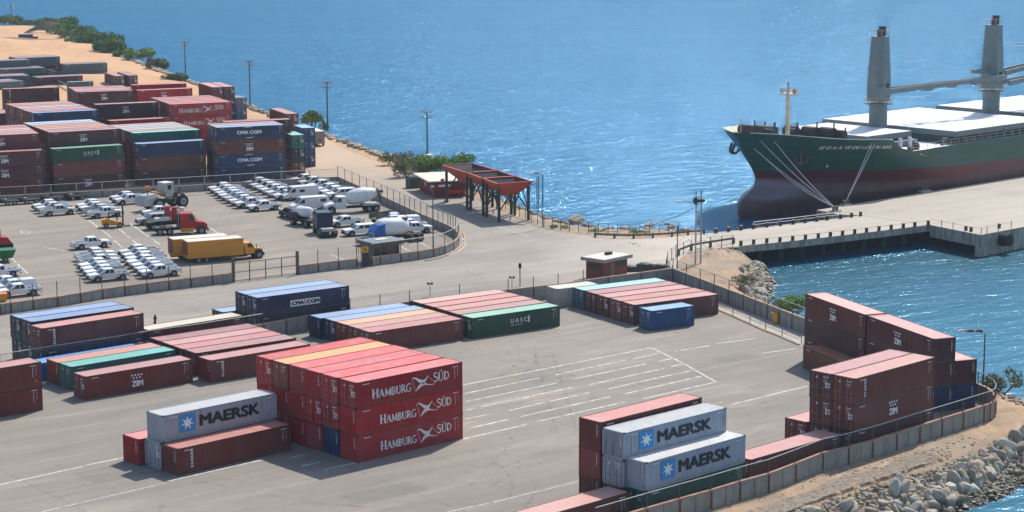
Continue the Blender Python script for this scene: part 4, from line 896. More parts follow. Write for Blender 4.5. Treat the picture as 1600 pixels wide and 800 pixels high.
# ------------------------------------------------------------ vehicles
def wheel_mesh(r=.38, w_=.26):
    mb = MB(); mb.tube((0, -w_/2, 0), (0, w_/2, 0), r, 'rubber', n=16); mb.tube((0, -w_/2-.012, 0), (0, w_/2+.012, 0), r*.58, 'rim', n=12); mb.tube((0, -w_/2-.02, 0), (0, w_/2+.02, 0), r*.2, 'black', n=8)
    return mb.mesh('wheel')
WM = wheel_mesh(); WT = wheel_mesh(.52, .34); WTD = wheel_mesh(.52, .62)
def quad(mb, pts, mat): mb.add(pts, [(0, 1, 2, 3)], mat)
def cabin(mb, x0, x1, xr0, xr1, zb, zr, wb, wr, mat):
    mb.loft([[Vector(p) for p in ((x0, -wb, zb), (x1, -wb, zb), (x1, wb, zb), (x0, wb, zb))], [Vector(p) for p in ((xr0, -wr, zr-.06), (xr1, -wr, zr-.06), (xr1, wr, zr-.06), (xr0, wr, zr-.06))], [Vector(p) for p in ((xr0+.1, -wr+.09, zr), (xr1-.14, -wr+.09, zr), (xr1-.14, wr-.09, zr), (xr0+.1, wr-.09, zr))]], mat)
def glassband(x0, x1, xr0, xr1, zb, zr, wb, wr, splits):
    """window panes lying just proud of a cabin built with the same numbers, as (name, mesh) pairs"""
    out = []; H_ = zr-.06-zb
    def lx(f, k): return (x0+(xr0-x0)*k)*(1-f)+(x1+(xr1-x1)*k)*f
    for s in (-1, 1):
        for f0, f1 in splits:
            ps = []; mb = MB()
            for f, k in ((f0, .12), (f1, .12), (f1, .88), (f0, .88)):
                ps.append((lx(f, k), s*(wb+(wr-wb)*k+.012), zb+H_*k))
            quad(mb, ps, 'glass'); out.append(('window', mb.mesh('window')))
    for e, (a, r), nm in ((1, (x1, xr1), 'windscreen'), (-1, (x0, xr0), 'rear_window')):
        ps = []; mb = MB()
        for y, k in ((-.88, .1), (.88, .1), (.86, .92), (-.86, .92)): ps.append((a+(r-a)*k+e*.014, y*(wb+(wr-wb)*k), zb+H_*k))
        quad(mb, ps, 'glass'); out.append((nm, mb.mesh(nm)))
    return out
def make_pickup(kind='pickup'):
    t = thing('parked_'+('suv' if kind == 'suv' else 'pickup'), '', 'SUV' if kind == 'suv' else 'pickup truck')
    P_ = 'car_paint'; mb = MB(); W2 = .9
    prof = [(-.75, .42), (2.55, .42), (2.72, .55), (2.74, .82), (2.66, .96), (1.35, 1.08), (-.75, 1.04)]
    if kind == 'suv': prof = [(-2.35, .42)]+prof[1:-1]+[(-2.35, 1.05), (-2.42, .9)]
    mb.loft([[Vector((p[0], y*(W2-(.10 if p[1] < .5 else 0)-(.12 if p[0] > 2.5 else 0)), p[1])) for p in prof] for y in (-1, -.94, .94, 1)], P_)
    if kind != 'suv':
        for y0, y1 in ((-W2, -W2+.1), (W2-.1, W2)): mb.box(-2.6, -.75, y0, y1, .5, 1.07, P_)
        mb.box(-2.66, -2.58, -W2+.02, W2-.02, .52, 1.05, P_); mb.box(-2.58, -.75, -W2+.1, W2-.1, .55, .68, 'galv' if kind == 'pickup' else P_); mb.box(-.82, -.75, -W2+.1, W2-.1, .6, 1.06, P_)
        for s in (-1, 1): mb.box(-2.4, -.9, s*.80-.10, s*.80+.10, .68, .82, P_)
    if kind == 'cover': mb.box(-2.56, -.8, -W2+.08, W2-.08, 1.05, 1.12, 'sack_black')
    ca = (-.75, 1.45, -.52, .72, 1.03, 1.66, .86, .68) if kind != 'suv' else (-2.36, 1.45, -2.1, .72, 1.03, 1.68, .86, .70)
    cabin(mb, *ca, P_)
    if kind == 'canopy': cabin(mb, -2.62, -.72, -2.5, -.74, 1.06, 1.64, .87, .72, P_)
    mb.box(2.6, 2.8, -.84, .84, .36, .58, 'dark_steel'); mb.box(2.7, 2.765, -.5, .5, .6, .84, 'dark_steel'); mb.box((-2.8 if kind != 'suv' else -2.5), (-2.62 if kind != 'suv' else -2.38), -.84, .84, .40, .56, 'galv')
    for xw in (-1.62, 1.68):
        for s in (-1, 1): mb.tube((xw, s*.905, .40), (xw, s*.6, .40), .47, 'black', n=14)
    for s in (-1, 1): mb.box(.9, 1.02, s*.98-.08, s*.98+.08, 1.06, 1.22, 'black')
    link('body', mb, t, (.8, .8, .8, 1))
    sp = [(.08, .36), (.42, .74)] if kind != 'suv' else [(.06, .3), (.34, .58), (.62, .84)]
    for nm, me in glassband(*ca, sp): link(nm, me, t)
    xr = -2.68 if kind != 'suv' else -2.45
    for s in (-1, 1):
        mb = MB(); mb.box(2.6, 2.755, s*.66-.14, s*.66+.14, .72, .9, 'headlight'); link('headlight', mb, t)
        mb = MB(); mb.box(xr, xr+.1, s*.82-.085, s*.82+.085, .72, 1.0, 'taillight'); link('taillight', mb, t)
    for xw in (-1.62, 1.68):
        for s in (-1, 1): link('wheel', WM, t, loc=(xw, s*.80, .38))
    return t
PROTO = {k: make_pickup(k) for k in ('pickup', 'suv', 'canopy', 'cover')}
USED = set()
WHITE = (.86, .87, .88, 1); SILV = (.45, .46, .47, 1); OFFW = (.68, .68, .66, 1); CARPAL = [WHITE, WHITE, WHITE, OFFW, WHITE, (.74, .76, .78, 1)]
def put_car(kind, loc, rz, label, group, color):
    if kind not in USED:
        USED.add(kind); t = PROTO[kind]; t.location = loc; t.rotation_euler = (0, 0, rz); t['label'] = label; t['group'] = group
    else: t = dup(PROTO[kind], loc, rz, label, group)
    for c in t.children:
        if c.name.startswith('body'): c.color = color
    return t
def car_at(wl, wr, face, back=.82, shift=0):
    """left and right wheel contact points seen on the near side; face L or R"""
    a = at(*wl); b = at(*wr); th = ang(a, b); m = (a+b)/2+Vector((math.cos(th), math.sin(th), 0))*shift; m += Vector((-math.sin(th), math.cos(th), 0))*back
    return m, (th if face == 'R' else th+math.pi)
def car_row(wl, wr, faces, offs, block, kinds=None, cols=None, jit=.25):
    """nearest car from its wheels, the others stepped away by pixel offsets of the nearest one"""
    rr = random.Random(sum(map(ord, block))); dx = dy = 0
    for i, f in enumerate(faces):
        if i: o = offs[i-1] if i-1 < len(offs) else offs[-1]; dx += o[0]; dy += o[1]
        p, th = car_at((wl[0]+dx, wl[1]+dy), (wr[0]+dx, wr[1]+dy), f)
        _, th = car_at(wl, wr, f); th += rr.uniform(-.03, .03)
        k = (kinds[i] if kinds and i < len(kinds) else None) or rr.choice(['pickup', 'pickup', 'pickup', 'cover' if rr.random() < .3 else 'pickup'])
        c = (cols[i] if cols and i < len(cols) else None) or rr.choice(CARPAL)
        kn = {'suv': 'SUV', 'canopy': 'pickup with canopy', 'cover': 'pickup', 'pickup': 'pickup'}[k]; cn = 'silver' if c == SILV else 'white'
        put_car(k, p, th, f'{cn} {kn}, {ORD[i] if i < 12 else "far"} in {block}, facing {"left" if f == "L" else "right"}', 'vehicles parked in '+block, c)
car_row((74.5, 338.5), (113, 335.5), 'RLL', [(-7, -4.5), (-6, -4)], 'the upper left cluster of three')
car_row((148.5, 342), (187, 338.5), 'RRLL', [(-7, -4.2), (-7, -4), (-4, -4)], 'the cluster behind the yellow forklift')
car_row((189, 321), (226, 318), 'LL', [(-6, -4)], 'the pair by the wall behind the loader')
car_row((224, 352.5), (262, 350), 'LL', [(9, -12)], 'the pair beside the red tractor', ['suv', 'pickup'], [SILV, None])
car_row((122.6, 391), (167, 387), 'R', [], 'the open space alone on the left')
car_row((149.8, 442), (196, 437.5), 'LLLLRRR', [(-4.5, -5.6), (-5, -5.4), (-4.5, -5.4), (1, -5.6), (-4, -5.4), (-4, -5.4)], 'the left tight block by the road wall')
car_row((231, 436), (275.7, 431.5), 'LLLLLLL', [(-6, -5), (-6, -5.4), (-8, -5.4), (-2, -5.4), (-5, -5.4), (-6, -5.4)], 'the right tight block by the road wall')
car_row((7.5, 467), (57.4, 462), 'LLLL', [(-7, -6.5), (-10, -5.5), (-14, -18)], 'the corner cut by the left edge', ['pickup', 'canopy', 'pickup', 'pickup'])
car_row((396.9, 331.5), (434, 328.5), 'LLLLLLLL', [(-20, -5), (-9, -4), (-8, -4.2), (-7.5, -4.2), (-4.5, -3.8), (-6.5, -4), (-6, -3.8)], 'the first long diagonal row', cols=[WHITE, WHITE, WHITE, OFFW])
car_row((436, 314), (473, 311), 'LLLLLL', [(-11, -4.6), (-9, -4.4), (-8, -3.8), (-8, -3.5), (-9, -3.5)], 'the second long diagonal row')
car_row((519, 312), (556, 309), 'LLLLLL', [(-9, -4.2), (-9, -4), (-12, -6), (-14, -5), (-12, -4)], 'the third diagonal row by the corner wall', ['suv'])
car_row((522.8, 356.5), (564, 353), 'L', [], 'front of the white mixer truck')
car_row((554.5, 369.5), (580, 367.5), 'L', [], 'the spot left of the blue fronted mixer', ['suv'], [WHITE])
car_row((574, 384.5), (607, 381), 'R', [], 'the spot behind the grey gatehouse', ['pickup'], [SILV])
car_row((628, 366.5), (671, 364), 'RLLL', [(-8, -5), (-10, -5), (-12, -5)], 'the group by the curved wall', ['pickup', None, 'canopy', None])
car_row((604, 355), (636, 353), 'L', [], 'the group by the curved wall, far side', ['pickup'], [OFFW])

# trucks ------------------------------------------------------------
def wheels(t, xs, y, me=None, r=.52):
    for x in xs:
        for s in (-1, 1): link('wheel', me or WT, t, loc=(x, s*y, r))
def truck_cab(t, x0, x1, w_, h_, mat, nose=1.5, z0=.75):
    """bonneted cab: cab block x0..x1 and a lower nose ahead of it"""
    mb = MB(); hw = w_/2
    mb.loft([[Vector(p) for p in ((x0, -hw, z0), (x1, -hw, z0), (x1, hw, z0), (x0, hw, z0))], [Vector(p) for p in ((x0, -hw, z0+h_*.55), (x1, -hw, z0+h_*.55), (x1, hw, z0+h_*.55), (x0, hw, z0+h_*.55))], [Vector(p) for p in ((x0, -hw+.08, z0+h_), (x1-.45, -hw+.1, z0+h_), (x1-.45, hw-.1, z0+h_), (x0, hw-.08, z0+h_))]], mat)
    if nose:
        mb.loft([[Vector((x1-.02, s*hw*.92, z)) for s, z in ((-1, z0-.1), (1, z0-.1), (1, z0+h_*.5), (-1, z0+h_*.5))], [Vector((x1+nose*.7, s*hw*.82, z)) for s, z in ((-1, z0-.1), (1, z0-.1), (1, z0+h_*.42), (-1, z0+h_*.42))], [Vector((x1+nose, s*hw*.7, z)) for s, z in ((-1, z0-.1), (1, z0-.1), (1, z0+h_*.28), (-1, z0+h_*.28))]], mat)
        mb.box(x1+nose-.02, x1+nose+.16, -hw*.95, hw*.95, .42, .78, 'dark_steel')
        for s in (-1, 1): mb.tube((x1+nose*.45, s*hw*.62, .6), (x1+nose*.45, s*(hw+.03), .6), .68, 'dark_steel', n=14)
    link('cab', mb, t)
    mb = MB(); k0, k1 = z0+h_*.58, z0+h_*.92
    for s in (-1, 1): m2 = MB(); quad(m2, [(x1-.95, s*(hw+.01), k0), (x1-.12, s*(hw+.01), k0), (x1-.42, s*(hw-.07), k1), (x1-.95, s*(hw-.06), k1)], 'glass'); link('window', m2, t)
    quad(mb, [(x1+.01, -hw*.88, k0), (x1+.01, hw*.88, k0), (x1-.36, hw*.82, k1), (x1-.36, -hw*.82, k1)], 'glass')
    link('windscreen', mb, t)
    mb = MB()
    for s in (-1, 1): mb.box(x1+.1, x1+.18, s*(hw+.28)-.1, s*(hw+.28)+.1, k0-.05, k0+.4, 'black')
    link('mirrors', mb, t)
# red tractor
p, th = car_at((268, 367.5), (317, 365.5), 'R', 1.1)
t = thing('tractor_truck', 'red bonneted tractor truck with black frame and yellow side tanks, no trailer', 'truck', p, th)
truck_cab(t, -1.0, 1.3, 2.4, 2.35, 'red_paint', 1.7)
mb = MB(); mb.box(-4.6, 2.9, -.45, .45, .65, .95, 'black'); mb.box(-4.6, -2.0, -1.15, 1.15, .98, 1.12, 'dark_steel'); mb.tube((-3.4, 0, 1.12), (-3.4, 0, 1.25), .5, 'black', n=14); link('chassis', mb, t)
mb = MB(); mb.box(-1.35, -1.03, -1.0, 1.0, 1.0, 3.0, 'black'); link('cab_back_rack', mb, t)
for s in (-1, 1): mb = MB(); mb.tube((-.9, s*1.0, .72), (.9, s*1.0, .72), .32, 'yellow_paint', n=12); link('fuel_tank', mb, t)
wheels(t, (-3.9, -2.5), .95, WTD); wheels(t, (2.1,), 1.05)
mb = MB(); 
for s in (-1, 1): mb.tube((-1.2, s*.95, 1.0), (-1.2, s*.95, 3.5), .07, 'galv')
link('exhausts', mb, t)
# second flatbed loaded with drums behind it
p, th = car_at((252, 363), (290, 360), 'R', 1.1)
t = thing('flatbed_truck', 'black flatbed frame loaded with red and white drums behind the red tractor', 'truck', p+Vector((0, 2.2, 0)), th)
mb = MB(); mb.box(-4.2, 3.0, -1.15, 1.15, 1.0, 1.2, 'black'); mb.box(-4.2, 3.0, -.45, .45, .6, 1.0, 'black'); link('bed', mb, t); wheels(t, (-3.4, -2.1, 1.6), .95, WTD)
for i, (x, m_, hh) in enumerate([(-1.0, 'red_paint', 2.2), (.1, 'red_paint', 2.0), (1.3, 'white_paint', 1.9)]):
    mb = MB(); mb.tube((x, -.3, 1.2), (x, -.3, 1.2+hh), .42, m_, n=14); link('tank', mb, t)
for x in (-2.6, -1.4): mb = MB(); mb.tube((x-.5, -.7, 1.55), (x+.5, -.7, 1.55), .35, 'white_paint', n=12); link('drum', mb, t)
# articulated loader
p, th = car_at((228, 332), (277, 325), 'R', 1.2)
t = thing('wheel_loader', 'pale grey articulated loader with huge black tyres and a boxy cab lying idle', 'loader', p, th)
mb = MB(); mb.loft([[Vector(q) for q in ((-3.4, -1.2, .9), (-.6, -1.2, .8), (-.6, 1.2, .8), (-3.4, 1.2, .9))], [Vector(q) for q in ((-3.4, -1.2, 1.9), (-.6, -1.2, 2.3), (-.6, 1.2, 2.3), (-3.4, 1.2, 1.9))], [Vector(q) for q in ((-2.9, -1.0, 2.5), (-.8, -1.0, 2.7), (-.8, 1.0, 2.7), (-2.9, 1.0, 2.5))]], 'galv'); mb.box(-.6, 3.2, -.6, .6, .9, 1.5, 'dark_steel'); link('body', mb, t)
mb = MB(); mb.loft([[Vector(q) for q in ((1.3, -.9, 1.9), (2.6, -.9, 1.9), (2.6, .9, 1.9), (1.3, .9, 1.9))], [Vector(q) for q in ((.9, -1.0, 2.8), (2.8, -1.0, 2.8), (2.8, 1.0, 2.8), (.9, 1.0, 2.8))], [Vector(q) for q in ((1.1, -.95, 4.1), (2.7, -.95, 4.1), (2.7, .95, 4.1), (1.1, .95, 4.1))]], 'galv'); mb.box(1.0, 2.8, -1.0, 1.0, 4.1, 4.2, 'white_paint'); mb.box(1.5, 2.2, -1.02, -.99, 3.1, 3.8, 'black'); link('cab', mb, t)
mb = MB(); mb.path([(2.6, -1, 1.5), (3.6, -1, 2.4), (4.7, -1, 2.0), (5.2, -1, 1.0)], .16, 'dark_steel'); mb.path([(2.6, 1, 1.5), (3.6, 1, 2.4), (4.7, 1, 2.0), (5.2, 1, 1.0)], .16, 'dark_steel'); link('lift_arms', mb, t)
mb = MB(); mb.box(-.4, 1.2, -.9, .9, 2.72, 2.85, 'yellow_paint'); link('yellow_bonnet', mb, t); mb = MB(); mb.tube((-2.2, -.6, 2.6), (-2.2, -.6, 3.5), .08, 'black'); mb.box(-2.55, -1.85, -.85, -.35, 3.5, 4.0, 'amber'); link('amber_lamp', mb, t)
WB_ = wheel_mesh(1.0, .75)
for x in (-.6, 4.2):
    for s in (-1, 1): link('wheel', WB_, t, loc=(x, s*1.15, 1.0))
# forklift
p, th = car_at((165, 356.5), (190, 355.5), 'R', .6)
t = thing('forklift', 'yellow forklift with black mast parked on the bay lines', 'forklift', p, th)
mb = MB(); mb.loft([[Vector((x, y*.75, z)) for x, z in ((-1.7, .45), (1.2, .35), (1.2, .8), (.5, .95), (-1.2, 1.35), (-1.75, 1.2))] for y in (-1, 1)], 'yellow_paint'); link('body', mb, t)
mb = MB()
for x, y in ((-.7, -.6), (-.7, .6), (.55, -.6), (.55, .6)): mb.tube((x, y, 1.0), (x+.1, y, 2.2), .06, 'black')
mb.box(-.7, .75, -.68, .68, 2.2, 2.28, 'black'); link('overhead_guard', mb, t)
mb = MB()
for y in (-.45, .45): mb.box(1.35, 1.52, y-.1, y+.1, .2, 3.4, 'black')
for z in (.4, 1.5, 2.6, 3.3): mb.box(1.36, 1.5, -.45, .45, z, z+.14, 'black')
link('mast', mb, t); mb = MB()
for y in (-.35, .35): mb.box(1.5, 2.5, y-.08, y+.08, .15, .22, 'dark_steel')
link('forks', mb, t)
for x, r_ in ((-1.1, .38), (.95, .42)):
    for s in (-1, 1): link('wheel', WM, t, loc=(x, s*.68, .38))
# yellow box trucks
def box_truck(p, th, label, L_, hb=2.0):
    t = thing('box_truck', label, 'truck', p, th, 'yellow box trucks side by side'); mb = MB()
    mb.box(-L_, 0, -1.24, 1.24, .72, 1.05+hb-.05, 'box_yellow'); link('cargo_box', mb, t); mb = MB(); mb.box(-L_+.03, -.03, -1.2, 1.2, 1.05+hb-.05+.002, 1.05+hb, 'roof_cream'); link('box_roof', mb, t)
    mb = MB()
    for z in (.75, 1.05+hb-.13): 
        for s in (-1, 1): mb.box(-L_-.02, .02, s*1.25-.02, s*1.25+.02, z, z+.08, 'amber' if 0 else 'yellow_paint')
    mb.box(-L_-.025, -L_-.003, -1.2, 1.2, 1.1, 1.05+hb-.1, 'rust_post'); link('trim', mb, t)
    truck_cab(t, .25, 1.65, 2.0, 1.5, 'yellow_paint', 1.25)
    mb = MB(); mb.box(-L_, 2.8, -.45, .45, .5, .7, 'black'); link('chassis', mb, t); wheels(t, (-L_+1.6, -L_+2.7), .88, WM, .38); wheels(t, (2.3,), .88, WT, .5); return t
a, b_ = at(294, 413), at(381, 406); th = ang(a, b_); nrm = Vector((-math.sin(th), math.cos(th), 0)); LT = (b_-a).length
box_truck(b_+nrm*1.2, th, 'yellow box truck with yellow cab, the nearer of the two side by side', LT)
box_truck(b_+nrm*4.0-Vector((math.cos(th), math.sin(th), 0))*1.2, th, 'yellow box truck behind the nearer one, its cab mostly hidden', LT)
# mixers
def drum(mb, x0, x1, z, mat, r=1.15, tip=.55, tilt=.28):
    n = 18; rings = []
    for f, rr_ in ((0, .55), (.06, .8), (.28, 1.0), (.55, 1.0), (.85, .72), (1, tip)):
        cx = x0+(x1-x0)*f; cz = z+abs(x1-x0)*f*tilt*.5
        rings.append([Vector((cx, r*rr_*math.cos(2*math.pi*k/n), cz+r*rr_*math.sin(2*math.pi*k/n))) for k in range(n)])
    mb.loft(rings, mat)
p, th = car_at((520, 335), (580, 331.5), 'L', 1.1)
t = thing('mixer_truck', 'white concrete mixer truck with big white drum near the corner wall', 'mixer truck', p, th)
truck_cab(t, .9, 2.6, 2.3, 1.9, 'white_paint', 1.5); mb = MB(); mb.box(-4.8, 3.4, -.45, .45, .7, 1.05, 'black'); mb.box(-4.6, -1.8, -1.2, 1.2, 1.06, 1.3, 'galv'); link('chassis', mb, t)
mb = MB(); drum(mb, .5, -4.2, 2.25, 'white_paint', 1.25); link('drum', mb, t, smooth=True); mb = MB(); mb.tube((.6, 0, 1.5), (.6, 0, 2.6), .5, 'white_paint', n=12); link('water_tank', mb, t)
mb = MB(); mb.path([(-4.3, -.4, 3.6), (-4.9, -.4, 2.4), (-5.0, -.4, 1.4)], .12, 'grey_post'); mb.path([(-4.3, .4, 3.6), (-4.9, .4, 2.4), (-5.0, .4, 1.4)], .12, 'grey_post'); mb.box(-5.3, -4.5, -.5, .5, 2.9, 3.3, 'grey_post'); link('chute', mb, t)
wheels(t, (-4.0, -2.8), .95, WTD); wheels(t, (3.3,), 1.0)
p, th = car_at((600, 382), (650, 378), 'L', 1.2)
t = thing('mixer_truck', 'mixer with white drum, bright blue front and folded grey chute by the gatehouse', 'mixer truck', p, th)
mb = MB(); mb.loft([[Vector((x, y, z)) for y, z in ((-1.15, 1.0), (1.15, 1.0), (1.15, zt_), (-1.15, zt_))] for x, zt_ in ((2.2, 2.9), (3.3, 2.7), (3.9, 1.9))], 'blue_paint'); link('cab', mb, t)
mb = MB(); mb.loft([[Vector((x, 1.2*c_*math.cos(a_), 2.3+1.2*c_*math.sin(a_))) for a_ in [2*math.pi*k/14 for k in range(14)]] for x, c_ in ((3.1, .75), (2.4, .95), (1.6, 1.05), (-.6, 1.05), (-1.6, .8))], 'white_paint'); link('drum', mb, t, smooth=True)
mb = MB(); mb.box(-4.0, 3.2, -.45, .45, .7, 1.05, 'black'); link('chassis', mb, t)
mb = MB(); mb.path([(-.9, -.6, 3.4), (-1.6, -.6, 2.2), (-.6, -.6, 1.6), (-2.8, -.6, 1.2)], .13, 'grey_post'); mb.path([(-.9, .6, 3.4), (-1.6, .6, 2.2), (-.6, .6, 1.6)], .13, 'grey_post'); mb.box(-1.5, -.6, -.6, .6, 3.2, 3.5, 'grey_post'); link('chute', mb, t)
wheels(t, (-3.2, -2.0), .95, WTD); wheels(t, (2.6,), 1.0)
# navy bodied truck seen from behind its left corner, and the two dark ones next to it
a = at(497, 372); t = thing('cab_truck', 'navy blue tall sleeper cab on a bare black chassis facing away from the road', 'truck', a+Vector((.4, 4.2, 0)), R(108))
mb = MB(); mb.loft([[Vector(q) for q in ((-1.2, -1.2, .9), (1.8, -1.2, .9), (1.8, 1.2, .9), (-1.2, 1.2, .9))], [Vector(q) for q in ((-1.2, -1.2, 2.7), (1.8, -1.2, 2.9), (1.8, 1.2, 2.9), (-1.2, 1.2, 2.7))], [Vector(q) for q in ((-.9, -1.05, 3.2), (1.5, -1.05, 3.3), (1.5, 1.05, 3.3), (-.9, 1.05, 3.2))]], 'navy_paint'); link('cab', mb, t)
mb = MB(); mb.box(-4.4, 1.8, -.5, .5, .6, .95, 'black'); mb.box(-4.5, -3.6, -1.15, 1.15, .6, 1.0, 'dark_steel'); mb.box(-3.4, -1.6, -.9, .9, .96, 1.15, 'galv'); link('chassis', mb, t); mb = MB(); mb.box(-4.54, -4.5, -1.0, -.7, .72, .9, 'amber'); mb.box(-4.54, -4.5, -.15, .15, .66, .92, 'decal_white'); link('rear_lamps', mb, t); wheels(t, (-3.3, -2.1, 1.2), .95, WTD)
a = at(472, 357); t = thing('tanker_truck', 'black truck frame with a small white tank just left of the navy cab', 'truck', a+Vector((0, 3, 0)), R(130))
mb = MB(); mb.box(-3.2, 2.6, -1.1, 1.1, .7, 1.15, 'black'); mb.box(.2, 2.4, -1.1, 1.1, 1.1, 2.0, 'dark_steel'); link('chassis', mb, t); mb = MB(); mb.loft([[Vector((x, 1.0*k_*math.cos(a_), 2.1+.8*k_*math.sin(a_))) for a_ in [2*math.pi*k/12 for k in range(12)]] for x, k_ in ((-1.3, .7), (-1.1, 1), (1.1, 1), (1.3, .7))], 'white_paint'); link('tank', mb, t, smooth=True); wheels(t, (-2.2, 1.4), .95, WTD)
a = at(452, 344); t = put_car('suv', a+Vector((0, 2, 0)), R(120), 'navy blue car tucked left of the small white tank truck', 'dark vehicles mid car park', srgb(30, 40, 56))
# vans
for i, ((wl, wr), lab) in enumerate([(((455, 314), (487, 311.5)), 'white panel van with dark stickers among the pickups'), (((468, 331.5), (504, 329)), 'long white van beside the white mixer')]):
    p, th = car_at(wl, wr, 'L', .95); t = thing('parked_van', lab, 'van', p, th, 'white vans in the car park'); mb = MB()
    mb.loft([[Vector((x, y*.98, z)) for x, z in ((-3.0, .45), (2.9, .45), (3.0, .95), (2.2, 1.25), (1.4, 2.15), (1.1, 2.25), (-2.9, 2.25), (-3.05, 1.9))] for y in (-1, -.93, .93, 1)], 'white_paint')
    link('body', mb, t); mb = MB()
    for s in (-1, 1): quad(mb, [(1.0, s*.995, 1.35), (1.95, s*.995, 1.35), (1.35, s*.995, 1.95), (1.0, s*.995, 1.95)], 'glass'); mb.box(-.6, .3, s*.985-.005, s*.985+.005, 1.3, 1.75, 'decal_dark') if i == 0 else mb.box(-2.6, -1.6, s*.985-.005, s*.985+.005, 1.4, 1.9, 'glass')
    quad(mb, [(2.17, -.82, 1.33), (2.17, .82, 1.33), (1.48, .78, 2.1), (1.48, -.78, 2.1)], 'glass'); link('windows', mb, t)
    for x in (-1.9, 1.9):
        for s in (-1, 1): link('wheel', WM, t, loc=(x, s*.85, .38))
p, th = car_at((589, 354), (615, 351), 'R', .9); t = thing('parked_truck_bed', 'olive drab open truck bed between white pickups near the curved wall', 'truck', p+Vector((0, 1.8, 0)), th)
mb = MB(); mb.box(-1.8, 1.8, -1.0, 1.0, .7, .85, 'drab')
for s in (-1, 1): mb.box(-1.8, 1.8, s*1.0-.05, s*1.0+.05, .85, 1.6, 'drab')
mb.box(1.75, 1.85, -1, 1, .85, 1.7, 'drab'); link('bed', mb, t); wheels(t, (-1, 1), .85, WM, .38)
# green and red machines at the left edge
a = at(6, 412); t = thing('skip_truck', 'green steel dumper body cut by the left edge', 'truck', a+Vector((-1.2, 1.4, 0)), R(20)); mb = MB()
mb.loft([[Vector(q) for q in ((-2.5, -1.1, .6), (1.9, -1.1, .6), (1.9, 1.1, .6), (-2.5, 1.1, .6))], [Vector(q) for q in ((-2.5, -1.2, 1.7), (2.4, -1.2, 1.7), (2.4, 1.2, 1.7), (-2.5, 1.2, 1.7))]], 'green_paint')
for x in (-1.5, -.3, .9): mb.box(x, x+.12, -1.24, -1.16, .65, 1.7, 'dark_steel')
link('dumper_body', mb, t); wheels(t, (-1.5, 1.0), .95, WM, .38)
a = at(8, 398); t = thing('tractor_unit', 'red and black machine with a thin exhaust pipe at the left edge', 'tractor', a+Vector((-1.6, 2.2, 0)), R(20)); mb = MB()
mb.loft([[Vector(q) for q in ((-2, -1, 1.2), (2.0, -1, 1.2), (2.0, 1, 1.2), (-2, 1, 1.2))], [Vector(q) for q in ((-2, -1, 2.4), (1.4, -.9, 2.1), (1.4, .9, 2.1), (-2, 1, 2.4))]], 'red_paint'); link('bonnet', mb, t)
mb = MB(); mb.box(-2, 2.1, -1.0, 1.0, .4, 1.2, 'black'); link('frame', mb, t); mb = MB(); mb.tube((.4, -.5, 2.0), (.4, -.5, 3.3), .09, 'dark_steel'); link('exhaust', mb, t)
a = at(1, 473); t = thing('yellow_bin', 'yellow skip bin at the left edge behind the road wall', 'bin', a+Vector((-.5, 1.0, 0)), R(20)); mb = MB(); mb.loft([[Vector((x*.9, y*.6, .05)) for x, y in ((-1, -1), (1, -1), (1, 1), (-1, 1))], [Vector((x*1.0, y*.7, .9)) for x, y in ((-1, -1), (1, -1), (1, 1), (-1, 1))]], 'yellow_paint'); link('bin_body', mb, t); mb = MB(); mb.box(-1.04, 1.04, -.74, .74, .9, .98, 'amber'); link('bin_rim', mb, t)
p = at(1216, 506); t = thing('waste_bin', 'yellow lidded bin against the grey wall by the cove', 'bin', p+Vector((0, .5, 0)), R(-55)); mb = MB(); mb.loft([[Vector((x*.42, y*.42, .08)) for x, y in ((-1, -1), (1, -1), (1, 1), (-1, 1))], [Vector((x*.52, y*.52, 1.15)) for x, y in ((-1, -1), (1, -1), (1, 1), (-1, 1))]], 'yellow_paint'); link('bin_body', mb, t); mb = MB(); mb.box(-.56, .56, -.56, .56, 1.15, 1.25, 'yellow_paint'); link('lid', mb, t)
# low pipe rail in the yard along the cove wall
P = [at(x, y) for x, y in [(1121, 482), (1145, 492), (1172, 504), (1196, 515), (1222, 525), (1252, 538)]]; t = thing('pipe_rail', 'knee high pipe rail on a kerb along the cove wall inside the yard', 'railing', P[0]); Q = [p-P[0] for p in P]
mb = MB(); mb.path([q+Vector((0, 0, .75)) for q in Q], .04, 'galv'); mb.path([q+Vector((0, 0, .4)) for q in Q], .03, 'galv'); link('rails', mb, t)
for q in Q: mb = MB(); mb.tube((0, 0, 0), (0, 0, .8), .05, 'grey_post'); link('pole', mb, t, loc=q)
mb = MB()
for a, b_ in zip(P[:-1], P[1:]): d_ = (b_-a).normalized(); n = Vector((-d_.y, d_.x, 0))*.12; q0 = Vector((-.35, -.35, 0)); mb.prism([a+n+q0, a-n+q0, b_-n+q0, b_+n+q0], 0, .13, 'cap')
tag(link('yard_kerb', mb), kind='structure')
mb = MB(); mb.prism([at(1121, 479), at(1121, 484), at(1252, 541), at(1259, 522), at(1165, 486)], 0, .012, 'pier_concrete'); tag(link('wall_apron', mb), kind='structure')
# low dark clutter along the far car park wall
for i, (x0, y0, x1, y1) in enumerate([(2, 321, 30, 319), (32, 319, 64, 316.5), (66, 316, 100, 313.5), (104, 313, 134, 310.5)]):
    a, b_ = at(x0, y0), at(x1, y1); t = thing('pallet_trailer', f'low dark flat trailer against the far car park wall, {ORD[i]} from the left edge' if i else 'low dark flat trailer against the far car park wall, at the left edge', 'trailer', a, ang(a, b_)); L_ = (b_-a).length
    mb = MB(); mb.box(0, L_*.95, -.9, .9, .45, .7, 'black'); mb.box(0, .15, -.9, .9, .7, 1.0, 'dark_steel'); link('bed', mb, t); mb = MB(); mb.box(L_*.2, L_*.3, -.5, .5, .7, 1.0, 'galv' if i != 2 else 'rust_post'); link('crate', mb, t)
    for x in (.8, L_*.95-.8): link('wheel', WM, t, loc=(x, -.8, .38))

